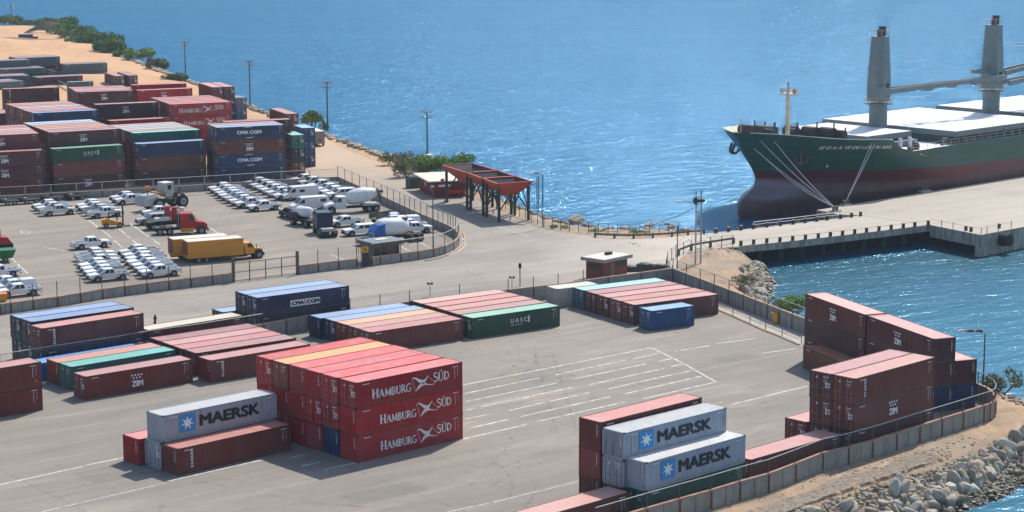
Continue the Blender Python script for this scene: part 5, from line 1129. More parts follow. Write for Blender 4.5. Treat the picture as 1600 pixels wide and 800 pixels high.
for i, (x, y, h_) in enumerate([(281, 376, 2), (300, 373.5, 3), (312, 372.5, 2)]):
    t = thing('tyre_pile', ['left', 'middle', 'right'][i]+' pile of old truck tyres behind the yellow box trucks', 'tyres', at(x, y))
    for k in range(h_): mb = MB(); mb.tube((.05*k, .04*k, k*.3), (.05*k, .04*k, k*.3+.27), .55, 'rubber', n=14); mb.tube((.05*k, .04*k, k*.3+.271), (.05*k, .04*k, k*.3+.278), .26, 'black', n=10); link('tyre', mb, t)
# ------------------------------------------------------------ buildings
def slabroof(mb, x0, x1, y0, y1, z, th_, ov, top, side):
    mb.box(x0-ov, x1+ov, y0-ov, y1+ov, z, z+th_, side); mb.box(x0-ov+.15, x1+ov-.15, y0-ov+.15, y1+ov-.15, z+th_+.002, z+th_+.02, top)
# brick guardhouse
a, b_ = at(943.5, 438.5), at(980, 430.5); th = ang(a, b_); c_ = at(919.5, 433.5); LX = (b_-a).length; LY = (c_-a).length
t = thing('guardhouse', 'small red brick guardhouse with flat cream roof by the yard wall', 'building', a, th)
mb = MB(); mb.box(0, LX, 0, LY, 0, 2.35, 'brick_red'); link('walls', mb, t)
mb = MB(); slabroof(mb, 0, LX, 0, LY, 2.36, .42, .5, 'roof_cream', 'wall_concrete'); link('roof', mb, t)
mb = MB(); mb.box(LX*.55, LX*.75, LY*.5, LY*.7, 2.8, 3.15, 'dark_steel'); link('roof_unit', mb, t)
for nm, bx in (('window', (LX*.55, LX*.95, -.025, .0, 1.35, 2.05)), ('door', (LX*.28, LX*.42, -.03, .0, 0, 2.1))): mb = MB(); mb.box(*bx, 'glass' if nm == 'window' else 'drab'); link(nm, mb, t)
mb = MB(); mb.box(-.025, 0, LY*.12, LY*.88, 1.2, 2.0, 'glass'); link('window', mb, t)
t = thing('rubble_pile', 'dark tarped heap on the road beside the brick guardhouse', 'heap', at(1008, 424))
mb = MB(); rr = random.Random(3)
for x, y, s, hh in ((0, .5, 1.5, 1.1), (-1.9, .2, 1.3, .8), (1.9, .6, 1.3, .9), (3.0, .2, .9, .45)):
    rings = [[Vector((x+s*f*math.cos(k*.7854)*(1+.15*math.sin(k*3+x)), y+.8*f*math.sin(k*.7854), z*hh)) for k in range(8)] for f, z in ((1.1, 0), (1, .5), (.75, .85), (.3, 1))]; mb.loft(rings, 'dark_steel')
link('heap', mb, t)
# gatehouse kiosk
a, b_ = at(583, 413), at(624, 408); th = ang(a, b_); LX = (b_-a).length; t = thing('gate_kiosk', 'grey gatehouse with overhanging flat roof and dark windows behind the curved wall', 'building', a+Vector((0, .5, 0)), th)
mb = MB(); mb.box(0, LX, 0, 2.6, 0, 2.5, 'drab'); link('walls', mb, t); mb = MB(); slabroof(mb, 0, LX, 0, 2.6, 2.51, .4, .6, 'ship_grey', 'grey_post'); mb.box(1.2, 3.0, .8, 2.0, 2.95, 3.0, 'roof_cream'); link('roof', mb, t)
for f0, f1, m_ in ((.05, .28, 'glass'), (.32, .5, 'glass'), (.55, .78, 'rust_post'), (.82, .97, 'glass')): mb = MB(); mb.box(LX*f0, LX*f1, -.03, 0, 1.0, 2.1, m_); link('window' if m_ == 'glass' else 'shutter', mb, t)
a = at(571, 416.5); t = thing('sign_post', 'upright board with a yellow square notice and a keypad at the gatehouse', 'sign', a, R(12)); mb = MB(); mb.box(-.5, .5, -.08, .08, 0, 2.9, 'navy_paint'); link('board', mb, t); mb = MB(); mb.box(-.42, .42, -.1, -.083, 1.9, 2.75, 'yellow_paint'); mb.box(-.08, .12, -.115, -.102, 2.1, 2.5, 'black'); link('notice', mb, t)
for i, (x, y) in enumerate([(558, 418), (561, 417.5), (564, 417)]):
    t = thing('gate_pole', ['leftmost', 'middle', 'rightmost'][i]+' thin pole beside the gatehouse notice board', 'pole', at(x, y)); mb = MB(); mb.tube((0, 0, 0), (0, 0, 3.3), .05, 'grey_post'); link('pole_shaft', mb, t); mb = MB(); mb.box(-.1, .1, -.1, .1, 3.3, 3.42, 'dark_steel'); link('pole_cap', mb, t)
# red shed
a = at(679, 309); c_ = at(656, 296); th = ang(a, c_)-math.pi/2; LX = 5.2; LY = (c_-a).length
t = thing('shed', 'dark red shed with flat white roof beside the hoppers', 'building', a, th)
mb = MB(); q = [Vector((0, 0, 0)), Vector((LX, 0, 0)), Vector((LX, LY, 0)), Vector((0, LY, 0))]; mb.prism([(p.x, p.y) for p in q], 0, 2.6, 'brick_red'); link('walls', mb, t)
mb = MB(); slabroof(mb, -.6, LX+.2, 0, LY, 2.62, .16, .5, 'roof_cream', 'roof_cream'); link('roof', mb, t)
mb = MB(); mb.box(-.03, 0, LY*.55, LY*.66, 1.1, 1.9, 'galv'); link('window', mb, t); mb = MB(); mb.box(-.03, 0, LY*.2, LY*.28, .9, 1.7, 'ship_grey'); link('window', mb, t)
mb = MB(); mb.box(LX*.2, LX*.3, -.5, -.02, 1.6, 3.1, 'red_paint'); mb.tube((LX*.1, -.6, 2.0), (LX*.5, -.6, 2.0), .2, 'ship_white'); link('red_box', mb, t)
mb = MB(); mb.box(LX*.35, LX*.95, -1.2, -.1, .8, 1.3, 'red_paint'); link('red_tank', mb, t)
t = thing('water_tank', 'small white tank on a post behind the shed roof', 'tank', at(666, 268)); mb = MB(); mb.tube((0, 0, 0), (0, 0, 2.1), .12, 'ship_white'); mb.tube((.8, 0, 0), (.8, 0, 2.1), .12, 'ship_white'); link('legs', mb, t); mb = MB(); mb.tube((.4, 0, 2.1), (.4, 0, 3.1), .85, 'ship_white', n=14); link('tank', mb, t)
t = thing('generator_box', 'dark rounded machine box left of the red shed', 'machine', at(647, 293), R(30)); mb = MB(); mb.loft([[Vector((x*1.2, y*.8, z)) for x, y in ((-1, -1), (1, -1), (1, 1), (-1, 1))] for z in (0, 1.7)]+[[Vector((x*1.0, y*.6, 2.0)) for x, y in ((-1, -1), (1, -1), (1, 1), (-1, 1))]], 'ship_dgreen'); link('casing', mb, t)
# hoppers
HZ = 5.9
def hopper(c, label, pit):
    """c: four rim corners (left, back, right, front) on the ground plan"""
    o = (c[0]+c[1]+c[2]+c[3])/4; o.z = 0; t = thing('hopper', label, 'hopper', o, 0, 'red hoppers on dark legs'); q = [p-o for p in c]
    for p in q: p.z = 0
    mb = MB(); mb.loft([[p+Vector((0, 0, HZ)) for p in q], [p*.97+Vector((0, 0, HZ-.45)) for p in q], [p*.30+Vector((0, 0, HZ-2.3)) for p in q]], 'hopper_red', cap=False); link('bin', mb, t)
    mb = MB(); mb.loft([[p*.95+Vector((0, 0, HZ-.02)) for p in q], [p*.27+Vector((0, 0, HZ-2.2)) for p in q]], 'lining', cap=False); mb.add([p*.28+Vector((0, 0, HZ-2.25)) for p in q], [(0, 1, 2, 3)], 'black'); link('lining', mb, t)
    mb = MB(); q2 = q+[q[0]]
    for a, b_ in zip(q2[:-1], q2[1:]):
        d_ = (b_-a).normalized(); n = Vector((-d_.y, d_.x, 0))*.16; mb.prism([a+n-d_*.1, a-n-d_*.1, b_-n+d_*.1, b_+n+d_*.1], HZ+.002, HZ+.12, 'hopper_red')
    link('rim', mb, t); mb = MB()
    m0, m1 = (q[0]+q[1])/2, (q[2]+q[3])/2
    for k in range(1, 6): a = q[0].lerp(q[3], k/6)*.9; b_ = q[1].lerp(q[2], k/6)*.9; mb.tube(a+Vector((0, 0, HZ-.55)), b_+Vector((0, 0, HZ-.55)), .05, 'grey_post')
    link('grizzly_bars', mb, t)
    for i in range(4):
        p = q[i]*.86; mb = MB(); mb.box(-.17, .17, -.17, .17, 0, HZ-.55, 'hopper_leg'); link('leg', mb, t, loc=p, rz=R(25)); nx = q[(i+1) % 4]*.86
        mb = MB(); mb.tube(p+Vector((0, 0, 1.6)), p.lerp(nx, .45)+Vector((0, 0, HZ-1.4)), .1, 'hopper_leg'); mb.tube(nx+Vector((0, 0, 1.6)), nx.lerp(p, .45)+Vector((0, 0, HZ-1.4)), .1, 'hopper_leg'); link('brace', mb, t)
    return t
G = lambda x, y: Vector(at(x, y, HZ)).xy.to_3d()
c1 = [G(691.7, 259), G(739, 256), G(775, 266.5), G(729, 270.5)]; c2 = [G(730, 270.5), G(779, 267.6), G(804, 276), G(753, 279)]; c3 = [G(755, 279.5), G(806, 276.3), G(831, 284), G(777.5, 288)]
hopper(c1, 'farthest red hopper on dark legs, its rim reaching over the shed', 0); hopper(c2, 'middle red hopper on dark legs', 0); hopper(c3, 'nearest red hopper with its pointed chute facing the road', 0)
a = at(698, 314.5); t = thing('steel_column', 'pale grey column standing at the shed end of the hoppers', 'post', a); mb = MB(); mb.box(-.22, .22, -.22, .22, 0, 5.2, 'galv'); link('column_shaft', mb, t)
mb = MB(); mb.box(-.4, .4, -.4, .4, 0, .12, 'rust_post'); link('base_plate', mb, t)
a = at(829, 342); t = thing('access_ladder', 'grey ladder frame hanging at the sea side corner of the nearest hopper', 'ladder', (c3[2].x+.9, c3[2].y, 0), R(20)); mb = MB()
for y in (-.35, .35): mb.tube((0, y, 1.2), (0, y, HZ+.9), .05, 'grey_post')
for k in range(12): mb.tube((0, -.35, 1.4+k*.4), (0, .35, 1.4+k*.4), .03, 'grey_post')
mb.box(-1.3, 0, -.4, .4, HZ-.3, HZ-.2, 'grey_post'); link('ladder_frame', mb, t)

# ------------------------------------------------------------ light masts and lamps
def light_mast(px, ptop, label, grp='tall floodlight masts along the shore'):
    p = at(*px); h_ = zat(p, ptop); t = thing('light_mast', label, 'light mast', p, 0, grp)
    mb = MB(); mb.tube((0, 0, 0), (0, 0, h_), .2, 'grey_post', r1=.11, n=10); link('pole', mb, t)
    mb = MB(); mb.box(-.9, .9, -.06, .06, h_-.25, h_-.12, 'grey_post'); mb.box(-.9, .9, -.06, .06, h_-1.25, h_-1.12, 'grey_post'); link('crossarm', mb, t)
    for x in (-.85, .85):
        for z in (h_+.05, h_-1.0):
            mb = MB(); mb.loft([[Vector((x+dx*.3*f, -.3+y, z+dz*.26*f)) for dx, dz in ((-1, -1), (1, -1), (1, 1), (-1, 1))] for y, f in ((0, 1), (.25, 1), (.5, .5))], 'galv'); mb.box(x-.24, x+.24, -.33, -.303, z-.2, z+.2, 'headlight'); link('floodlight', mb, t)
    return h_
light_mast((668, 267), 174, 'floodlight mast behind the green bush by the shed'); light_mast((512, 205), 128, 'floodlight mast at the bend of the sandy shore road'); light_mast((391, 168), 95, 'floodlight mast on the rocks right of the shore side stack')
light_mast((290, 122), 65, 'floodlight mast on the far shore above the red containers'); light_mast((18.5, 42), 8, 'most distant floodlight mast, on the sand at the upper left')
def street_lamp(px, ptop, arm, label, heads=1, r=.09):
    p = at(*px); h_ = zat(p, ptop); t = thing('street_lamp', label, 'street lamp', p, 0, 'street lamps'); mb = MB(); mb.tube((0, 0, 0), (0, 0, h_), r, 'grey_post', r1=r*.7, n=8); link('pole', mb, t)
    mb = MB(); mb.path([(0, 0, h_-.05), (arm*.35, 0, h_+.35*abs(arm)/3), (arm, 0, h_+.45*abs(arm)/3)], .05, 'galv'); link('arm', mb, t)
    for k in range(heads):
        x = arm*(1-k*.38); z = h_+.40*abs(arm)/3; mb = MB(); mb.loft([[Vector((x+dx, dy*.17, z-.06+dz)) for dx, dy in ((-.42, -1), (.3, -.8), (.3, .8), (-.42, 1))] for dz in (-.08, .04)]+[[Vector((x+dx*.6, dy*.1, z+.08)) for dx, dy in ((-.42, -1), (.3, -.8), (.3, .8), (-.42, 1))]], 'white_paint' if k == 0 else 'rust_post'); link('lamp_head', mb, t)
street_lamp((1536, 606), 521, -2.3, 'street lamp with three heads on a bent arm by the rounded wall end', 3); street_lamp((1058, 420), 353, -2.2, 'short street lamp with two heads at the yard wall corner', 2); street_lamp((848, 355), 272, -1.5, 'slim street lamp on the coast side right of the hoppers', 2)
p = at(679, 372); 
p = at(677, 395); h_ = zat(p, 293); t = thing('lamp_pole', 'tall thin grey pole inside the curved car park wall', 'pole', p); mb = MB(); mb.tube((0, 0, 0), (0, 0, h_), .11, 'grey_post', r1=.07); link('pole_shaft', mb, t); mb = MB(); mb.box(-.22, .22, -.15, .15, h_, h_+.22, 'galv'); link('pole_top', mb, t)
p = at(812.5, 447); h_ = zat(p, 411); t = thing('signal_post', 'thin post with a small dark signal head standing on the road behind the wall', 'post', p); mb = MB(); mb.tube((0, 0, 0), (0, 0, h_-.5), .07, 'grey_post'); link('pole_shaft', mb, t); mb = MB(); mb.loft([[Vector((.2*k_*math.cos(a_), .2*k_*math.sin(a_), z)) for a_ in [.785*k for k in range(8)]] for z, k_ in ((h_-.7, .7), (h_-.3, 1.1), (h_, .5))], 'black'); link('signal_head', mb, t)
# twin pole utility pylon
p = at(1086.5, 412); h_ = zat(p, 306); t = thing('utility_pylon', 'twin pole utility pylon with a lamp arm on the sandy headland', 'pylon', p)
for x, y in ((0, 0), (.75, .5)): mb = MB(); mb.tube((x, y, -.3), (x, y, h_), .13, 'galv', r1=.1); link('pole', mb, t)
mb = MB()
for k in range(8): mb.tube((0, 0, 2+k*h_/9), (.75, .5, 2+k*h_/9), .05, 'galv')
mb.box(-.4, 1.2, .1, .4, h_-.9, h_-.5, 'dark_steel'); link('crossbars', mb, t); mb = MB(); mb.box(-.3, .15, -.2, .2, h_-1.2, h_-.2, 'dark_steel'); mb.tube((0, 0, h_), (0, 0, h_+.5), .06, 'dark_steel'); mb.tube((.75, .5, h_), (.75, .5, h_+.6), .08, 'dark_steel'); link('insulators', mb, t)
mb = MB(); mb.tube((0, 0, h_-1), (-1.9, 0, h_-.75), .04, 'galv'); link('arm', mb, t); mb = MB(); mb.box(-2.7, -1.9, -.15, .15, h_-.83, h_-.65, 'white_paint'); link('lamp_head', mb, t)
q = at(946, 401); q.z = 3.4; mb = MB(); pa = Vector((p.x, p.y, h_-1.5)); pts = [pa.lerp(q, k/8)-Vector((0, 0, .8*math.sin(math.pi*k/8))) for k in range(9)]; mb.path(pts, .035, 'black', 4); tag(link('power_cable', mb), 'thin black cable sagging from the pylon to the brick guardhouse', 'cable')
# fence lamp heads between the centre row and the road
for i, (x, y) in enumerate([(672, 465), (800, 455)]):
    p = at(x, y-2); t = thing('low_lamp', ('left' if i == 0 else 'right')+' small twin head lamp on the wall behind the centre rows', 'lamp', p); mb = MB(); mb.tube((0, 0, 0), (0, 0, 1.6), .04, 'grey_post'); link('pole', mb, t); mb = MB(); mb.box(-.38, -.06, -.12, .12, 1.5, 1.72, 'black'); mb.box(.06, .38, -.12, .12, 1.5, 1.72, 'black'); link('lamp_heads', mb, t)
# blocks on the sand and a trailer by the shore road
p = at(29, 65.5); t = thing('site_hut', 'dark low site hut alone on the far sand', 'hut', p, R(4)); mb = MB(); mb.box(0, 4.6, 0, 2.6, 0, 2.5, 'dark_steel'); link('walls', mb, t); mb = MB(); mb.box(-.1, 4.7, -.1, 2.7, 2.502, 2.65, 'galv'); link('roof', mb, t); mb = MB(); mb.box(4.61, 6.3, .3, 2.2, 0, 1.7, 'black'); link('annex', mb, t)
p = at(494, 229); t = thing('box_trailer', 'weathered white box trailer seen from behind by the shore road', 'trailer', p, R(-68)); mb = MB(); mb.box(-6, 0, 0, 1.8, .5, 2.9, 'wall_concrete'); mb.box(-6, 0, -.02, 1.82, 2.9, 3.0, 'roof_cream'); link('box', mb, t); mb = MB(); mb.box(.0, .02, .4, 1.2, 1.0, 1.5, 'red_paint'); link('rear_panel', mb, t)
for y in (.1, 1.7): link('wheel', WM, t, loc=(-.8, y, .38), rz=0)
# a walker on the road
def person(p, h_, label, rz):
    k = h_/1.75; V = {'pel': (0, 0, .95), 'che': (0, 0, 1.32), 'nek': (0, 0, 1.5), 'hd': (0.02, 0, 1.64), 'lk': (.16, .1, .5), 'la': (-.02, .1, .08), 'lt': (.14, .1, .04), 'rk': (-.02, -.1, .52), 'ra': (-.26, -.1, .14), 'rt': (-.14, -.1, .06), 'ls': (0, .19, 1.43), 'le': (-.1, .24, 1.15), 'lh': (.02, .24, .92), 'rs': (0, -.19, 1.43), 're': (.08, -.24, 1.17), 'rh': (.2, -.22, .98)}
    E_ = [('pel', 'che'), ('che', 'nek'), ('nek', 'hd'), ('pel', 'lk'), ('lk', 'la'), ('la', 'lt'), ('pel', 'rk'), ('rk', 'ra'), ('ra', 'rt'), ('che', 'ls'), ('ls', 'le'), ('le', 'lh'), ('che', 'rs'), ('rs', 're'), ('re', 'rh')]
    rad = dict(pel=.15, che=.15, nek=.06, hd=.105, lk=.075, rk=.075, la=.05, ra=.05, lt=.045, rt=.045, ls=.07, rs=.07, le=.048, re=.048, lh=.04, rh=.04)
    nm = list(V); me = bpy.data.meshes.new('person'); me.from_pydata([Vector(V[n])*k for n in nm], [(nm.index(a), nm.index(b)) for a, b in E_], []); o = bpy.data.objects.new('person', me); COL.objects.link(o)
    m = o.modifiers.new('skin', 'SKIN'); sv = me.skin_vertices[0].data if me.skin_vertices else None
    if sv is None:
        bm = bmesh.new(); bm.from_mesh(me); bm.verts.layers.skin.verify(); bm.to_mesh(me); bm.free(); sv = me.skin_vertices[0].data
    for i, n in enumerate(nm): sv[i].radius = (rad[n]*k, rad[n]*k); sv[i].use_root = n == 'pel'
    o.modifiers.new('sub', 'SUBSURF').levels = 1; o.modifiers['sub'].render_levels = 1
    dg = bpy.context.evaluated_depsgraph_get(); dg.update(); m2 = bpy.data.meshes.new_from_object(o.evaluated_get(dg)); bpy.data.objects.remove(o, do_unlink=True)
    m2.materials.clear()
    for s in ('cloth_dark', 'cloth_blue', 'skin', 'black'): m2.materials.append(MATS[s])
    for f in m2.polygons:
        c = f.center/k; f.material_index = 2 if c.z > 1.5 else (0 if c.z > .93 else 1)
        if c.z > 1.68 or (c.z > 1.58 and c.x < -.02): f.material_index = 3
        if c.z < .1: f.material_index = 3
        if abs(c.y) > .2 and c.z < 1.05 and c.z > .85: f.material_index = 2
        f.use_smooth = True
    o = bpy.data.objects.new('person', m2); COL.objects.link(o); o.location = p; o.rotation_euler = (0, 0, rz); tag(o, label, 'person'); return o
person(at(243, 513), 1.8, 'person in dark clothes walking along the road behind the cream roofed container', R(200))
# ------------------------------------------------------------ the bulk carrier
SU = Vector((.7316, .6817, 0)); ST = Vector((.6817, -.7316, 0)); SO = Vector((52.9, 326.6, 0))-ST*16.2; STH = math.atan2(SU.y, SU.x)
def ship_plane(px, py, y):   # sight line meets the vertical plane at ship-local y; gives local x and z
    d = ray(px, py); o = Vector((0, 0, CAMH)); k = (-y-(o-SO).dot(ST))/d.dot(ST); p = o+d*k; return (p-SO).dot(SU), p.z
stem_px = [(1147, 207), (1158, 230), (1166.5, 248), (1174, 261.5), (1179.3, 273.5), (1180.5, 282.5), (1178.3, 293), (1170, 300.5), (1161, 309.5), (1156.5, 320), (1156.2, 335), (1158, 348.5)]
stem = sorted([(ship_plane(x, y, 0)[1], ship_plane(x, y, 0)[0]) for x, y in stem_px])
ZB = -5.0; ztip = stem[-1][0]; xtip = stem[-1][1]
def stemx(z):
    if z <= stem[0][0]: return stem[0][1]+(stem[0][0]-z)*.35
    for (z0, x0), (z1, x1) in zip(stem[:-1], stem[1:]):
        if z <= z1: return x0+(x1-x0)*(z-z0)/(z1-z0)
    return stem[-1][1]-(z-stem[-1][0])*.6
XB = min(x for z, x in stem if z < 3)           # bulb nose
def smooth(a, b, x): t = min(1, max(0, (x-a)/(b-a))); return t*t*(3-2*t)
def topz(x):
    f = ztip+(9.75-ztip)*smooth(xtip, 9, x) if x < 9 else 9.75-.25*(x-9)/4
    if x <= 12.5: return f
    if x < 18.5: return 9.55+(7.05-9.55)*smooth(12.5, 18.5, x)
    return 7.05+(.1 if x > 25 else 0)
HB = 15.2
def half(x, z, x0):
    d = max(0, x-x0); k = min(1, max(0, (z+2)/12)); Ld = 48-27*k
    b = HB*math.sin(math.pi/2*min(1, d/Ld))**(1.0-.2*k)
    if z < 3.5:
        bz = max(0, 1-((z+1.2)/4.6)**2)**.5; b = max(b, 3.1*bz*(1-math.exp(-max(0, x-x0)/1.6)))
    return b
def hull():
    NK = 30; g = [0]+[((i+1)/26)**1.9*62 for i in range(26)]+[75, 90, 110, 130, 150, 165]; V = []; F = []
    kz = [k/NK for k in range(NK+1)]
    for side in (-1, 1):
        base_ = len(V)
        for k in kz:
            x = xtip
            for _ in range(60): x = .6*x+.4*stemx(ZB+k*(topz(x)-ZB))
            xs = x
            for gx in g:
                X = xs+gx; z = ZB+k*(topz(X)-ZB); b = half(X, z, stemx(z) if gx > 0 else X)
                if gx == 0: b = 0
                if X > 150: b *= max(.05, 1-((X-150)/32)**2*(1.2-k))
                V.append((X, side*b, z))
        n = len(g)
        for i in range(len(kz)-1):
            for j in range(n-1):
                a = base_+i*n+j; F.append((a, a+1, a+n+1, a+n))
    me = bpy.data.meshes.new('hull'); me.from_pydata(V, [], F); bm = bmesh.new(); bm.from_mesh(me); bmesh.ops.remove_doubles(bm, verts=bm.verts, dist=.002); bmesh.ops.recalc_face_normals(bm, faces=bm.faces); bm.to_mesh(me); bm.free()
    me.polygons.foreach_set('use_smooth', [True]*len(me.polygons)); me.materials.append(MATS['hull']); return me
def mat_hull():
    m, N, L, B = newmat('hull'); tc = N.new('ShaderNodeTexCoord'); P = tc.outputs['Object']; sx = N.new('ShaderNodeSeparateXYZ'); L.new(P, sx.inputs[0])
    st = noise(N, L, mapping(N, L, P, (.5, .5, .06)), 1.2, 5, .65); f = noise(N, L, mapping(N, L, P, (.12, .12, .5)), 1, 5, .6)
    line = mth(N, L, 'ADD', 4.35, mth(N, L, 'MULTIPLY', sx.outputs[0], -.024))     # top of the red boot
    h = mth(N, L, 'SUBTRACT', sx.outputs[2], line)
    gr = mixc(N, L, rng(N, L, f, .35, .65), srgb(36, 78, 68), srgb(50, 92, 82)); gr = mixc(N, L, rng(N, L, st, .55, .75, 0, .4), gr, srgb(84, 112, 104))
    rd = mixc(N, L, rng(N, L, f, .35, .65), srgb(104, 38, 44), srgb(90, 38, 44)); rd = mixc(N, L, rng(N, L, st, .5, .75, 0, .45), rd, srgb(88, 60, 62))
    low = mixc(N, L, rng(N, L, h, -1.6, -2.6), rd, mixc(N, L, rng(N, L, st, .4, .7), srgb(88, 50, 52), srgb(104, 66, 68)))
    ru = noise(N, L, mapping(N, L, P, (.9, .9, .05)), 1.5, 6, .7); gr = mixc(N, L, rng(N, L, ru, .60, .74, 0, .55), gr, srgb(92, 66, 48)); plate = mth(N, L, 'LESS_THAN', mth(N, L, 'FRACT', mth(N, L, 'DIVIDE', sx.outputs[0], 9.)), .012); gr = mixc(N, L, mth(N, L, 'MULTIPLY', plate, .35), gr, srgb(20, 40, 36))
    # scuffed pale patch over the bulb
    d1 = mth(N, L, 'ADD', mth(N, L, 'POWER', mth(N, L, 'DIVIDE', mth(N, L, 'SUBTRACT', sx.outputs[0], -2.), 7.5), 2), mth(N, L, 'POWER', mth(N, L, 'DIVIDE', mth(N, L, 'SUBTRACT', sx.outputs[2], 1.3), 1.9), 2))
    low = mixc(N, L, mth(N, L, 'MULTIPLY', rng(N, L, mth(N, L, 'ADD', d1, mth(N, L, 'MULTIPLY', f, .6)), 1.35, .6), .6), low, srgb(150, 142, 152))
    c = mixc(N, L, rng(N, L, h, -.04, .04), low, gr); L.new(c, B.inputs['Base Color']); B.inputs['Roughness'].default_value = .42
mat_hull()
ship = thing('cargo_ship', 'large green and red bulk carrier with white hatches and grey cranes moored at the wharf', 'ship', (SO.x, SO.y, 0), STH)
link('hull', hull(), ship)
def deckpoly(x0, x1, dz, inset=.25, n=14, smooth_=0):
    L_ = []; 
    for i in range(n+1):
        x = x0+(x1-x0)*i/n; z = topz(x)+dz; b = max(.02, half(x, topz(x)-.05, stemx(topz(x)))-inset) if x > stemx(topz(x)) else .02; L_.append((x, max(.02, min(b, half(x, z, stemx(z))-inset)) if x > stemx(z) else .02, z, b+inset-.1))
    return L_
mb = MB(); L_ = deckpoly(xtip+1.3, 13, -1.05, inset=.32)
vs = [(x, -b, z) for x, b, z, bt in L_]+[(x, b, z) for x, b, z, bt in L_]; n = len(L_); mb.add(vs, [(i, i+1, n+i+1, n+i) for i in range(n-1)], 'ship_beige'); link('forecastle_deck', mb, ship)
mb = MB()   # bulwark inside face and rail cap
for s in (-1, 1):
    a = [Vector((x, s*b, z)) for x, b, z, bt in L_]; c_ = [Vector((x, s*bt, z+1.07)) for x, b, z, bt in L_]
    mb.add(a+c_, [(i, i+1, n+i+1, n+i) for i in range(n-1)], 'ship_beige'); mb.path([v+Vector((0, s*.08, 0)) for v in c_], .08, 'ship_white', 4)
link('bulwark', mb, ship)
mb = MB(); dk = [(x, min(15.0, half(x, 6.9, stemx(6.9))-.12)) for x in (13, 15, 17, 19, 22, 26, 32, 148)]; mb.prism([(x, -y) for x, y in dk]+[(x, y) for x, y in dk[::-1]], 6.85, 6.98, 'ship_white'); hw_ = half(12.8, 7.0, stemx(7.0))-.4; mb.box(12.7, 13.0, -hw_, hw_, 6.9, 8.5, 'ship_white'); link('main_deck', mb, ship)
def railing(parent, pts, h_, name='railing', r=.03):
    mb = MB()
    for z in (h_, h_*.55): mb.path([Vector(p)+Vector((0, 0, z)) for p in pts], r, 'ship_beige', 4)
    for a, b_ in zip(pts[:-1], pts[1:]):
        a = Vector(a); b_ = Vector(b_); n_ = max(1, int((b_-a).length/2.2))
        for k in range(n_): mb.tube(a.lerp(b_, k/n_), a.lerp(b_, k/n_)+Vector((0, 0, h_)), r, 'ship_beige', n=4)
    return link(name, mb, parent)
railing(ship, [(19, -14.9, 6.98), (100, -14.9, 6.98)], 1.1); railing(ship, [(19, 14.9, 6.98), (100, 14.9, 6.98)], 1.1)
mb = MB(); mb.path([(30, -13.2, 8.0), (140, -13.2, 8.0)], .14, 'ship_dgreen'); mb.path([(30, -13.0, 7.5), (140, -13.0, 7.5)], .1, 'ship_dgreen')
for k in range(40): mb.box(30+k*2.8, 30.15+k*2.8, -13.3, -12.9, 6.98, 8.1, 'ship_dgreen')
link('deck_pipes', mb, ship)
def hatch(x0, x1, y0, y1, name='hatch_cover', panels=2, z1=9.2):
    mb = MB(); mb.box(x0+.5, x1-.5, y0+1.2, y1-1.2, 6.98, 8.25, 'ship_dgreen'); co_ = link('hatch_coaming', mb, ship); n_ = panels
    for k in range(n_):
        a = x0+(x1-x0)*k/n_+.1; b_ = x0+(x1-x0)*(k+1)/n_-.1; mb = MB(); mb.box(a, b_, y0, y1, 8.3, z1-.02, 'ship_grey'); q = link(name, mb, ship); mb = MB(); mb.box(a+.08, b_-.08, y0+.08, y1-.08, z1-.018, z1+.03, 'ship_white'); link('cover_plate', mb, q)
    mb = MB()
    for k in range(int((x1-x0)/2.4)): mb.box(x0+1+k*2.4, x0+1.25+k*2.4, y0+.7, y0+1.2, 7.0, 8.3, 'ship_grey')
    link('coaming_stays', mb, co_)
hatch(14.6, 27.2, -9.0, 9.0, panels=1, z1=9.3); hatch(32.2, 61, -14.3, 14.3, panels=2); hatch(66.5, 95, -14.3, 14.3); hatch(100, 128, -14.3, 14.3)
mb = MB(); mb.box(13.2, 27.2, -10.2, -9.1, 6.98, 8.0, 'ship_grey')
for k in range(5): mb.box(14+k*2.6, 14.3+k*2.6, -10.8, -10.2, 6.98, 8.6, 'ship_white')
link('side_boxes', mb, ship)
mb = MB(); mb.loft([[Vector((x, y, z)) for x, y in ((130, -14), (150, -14), (150, 14), (130, 14))] for z in (7, 22)], 'ship_white'); link('deckhouse', mb, ship)
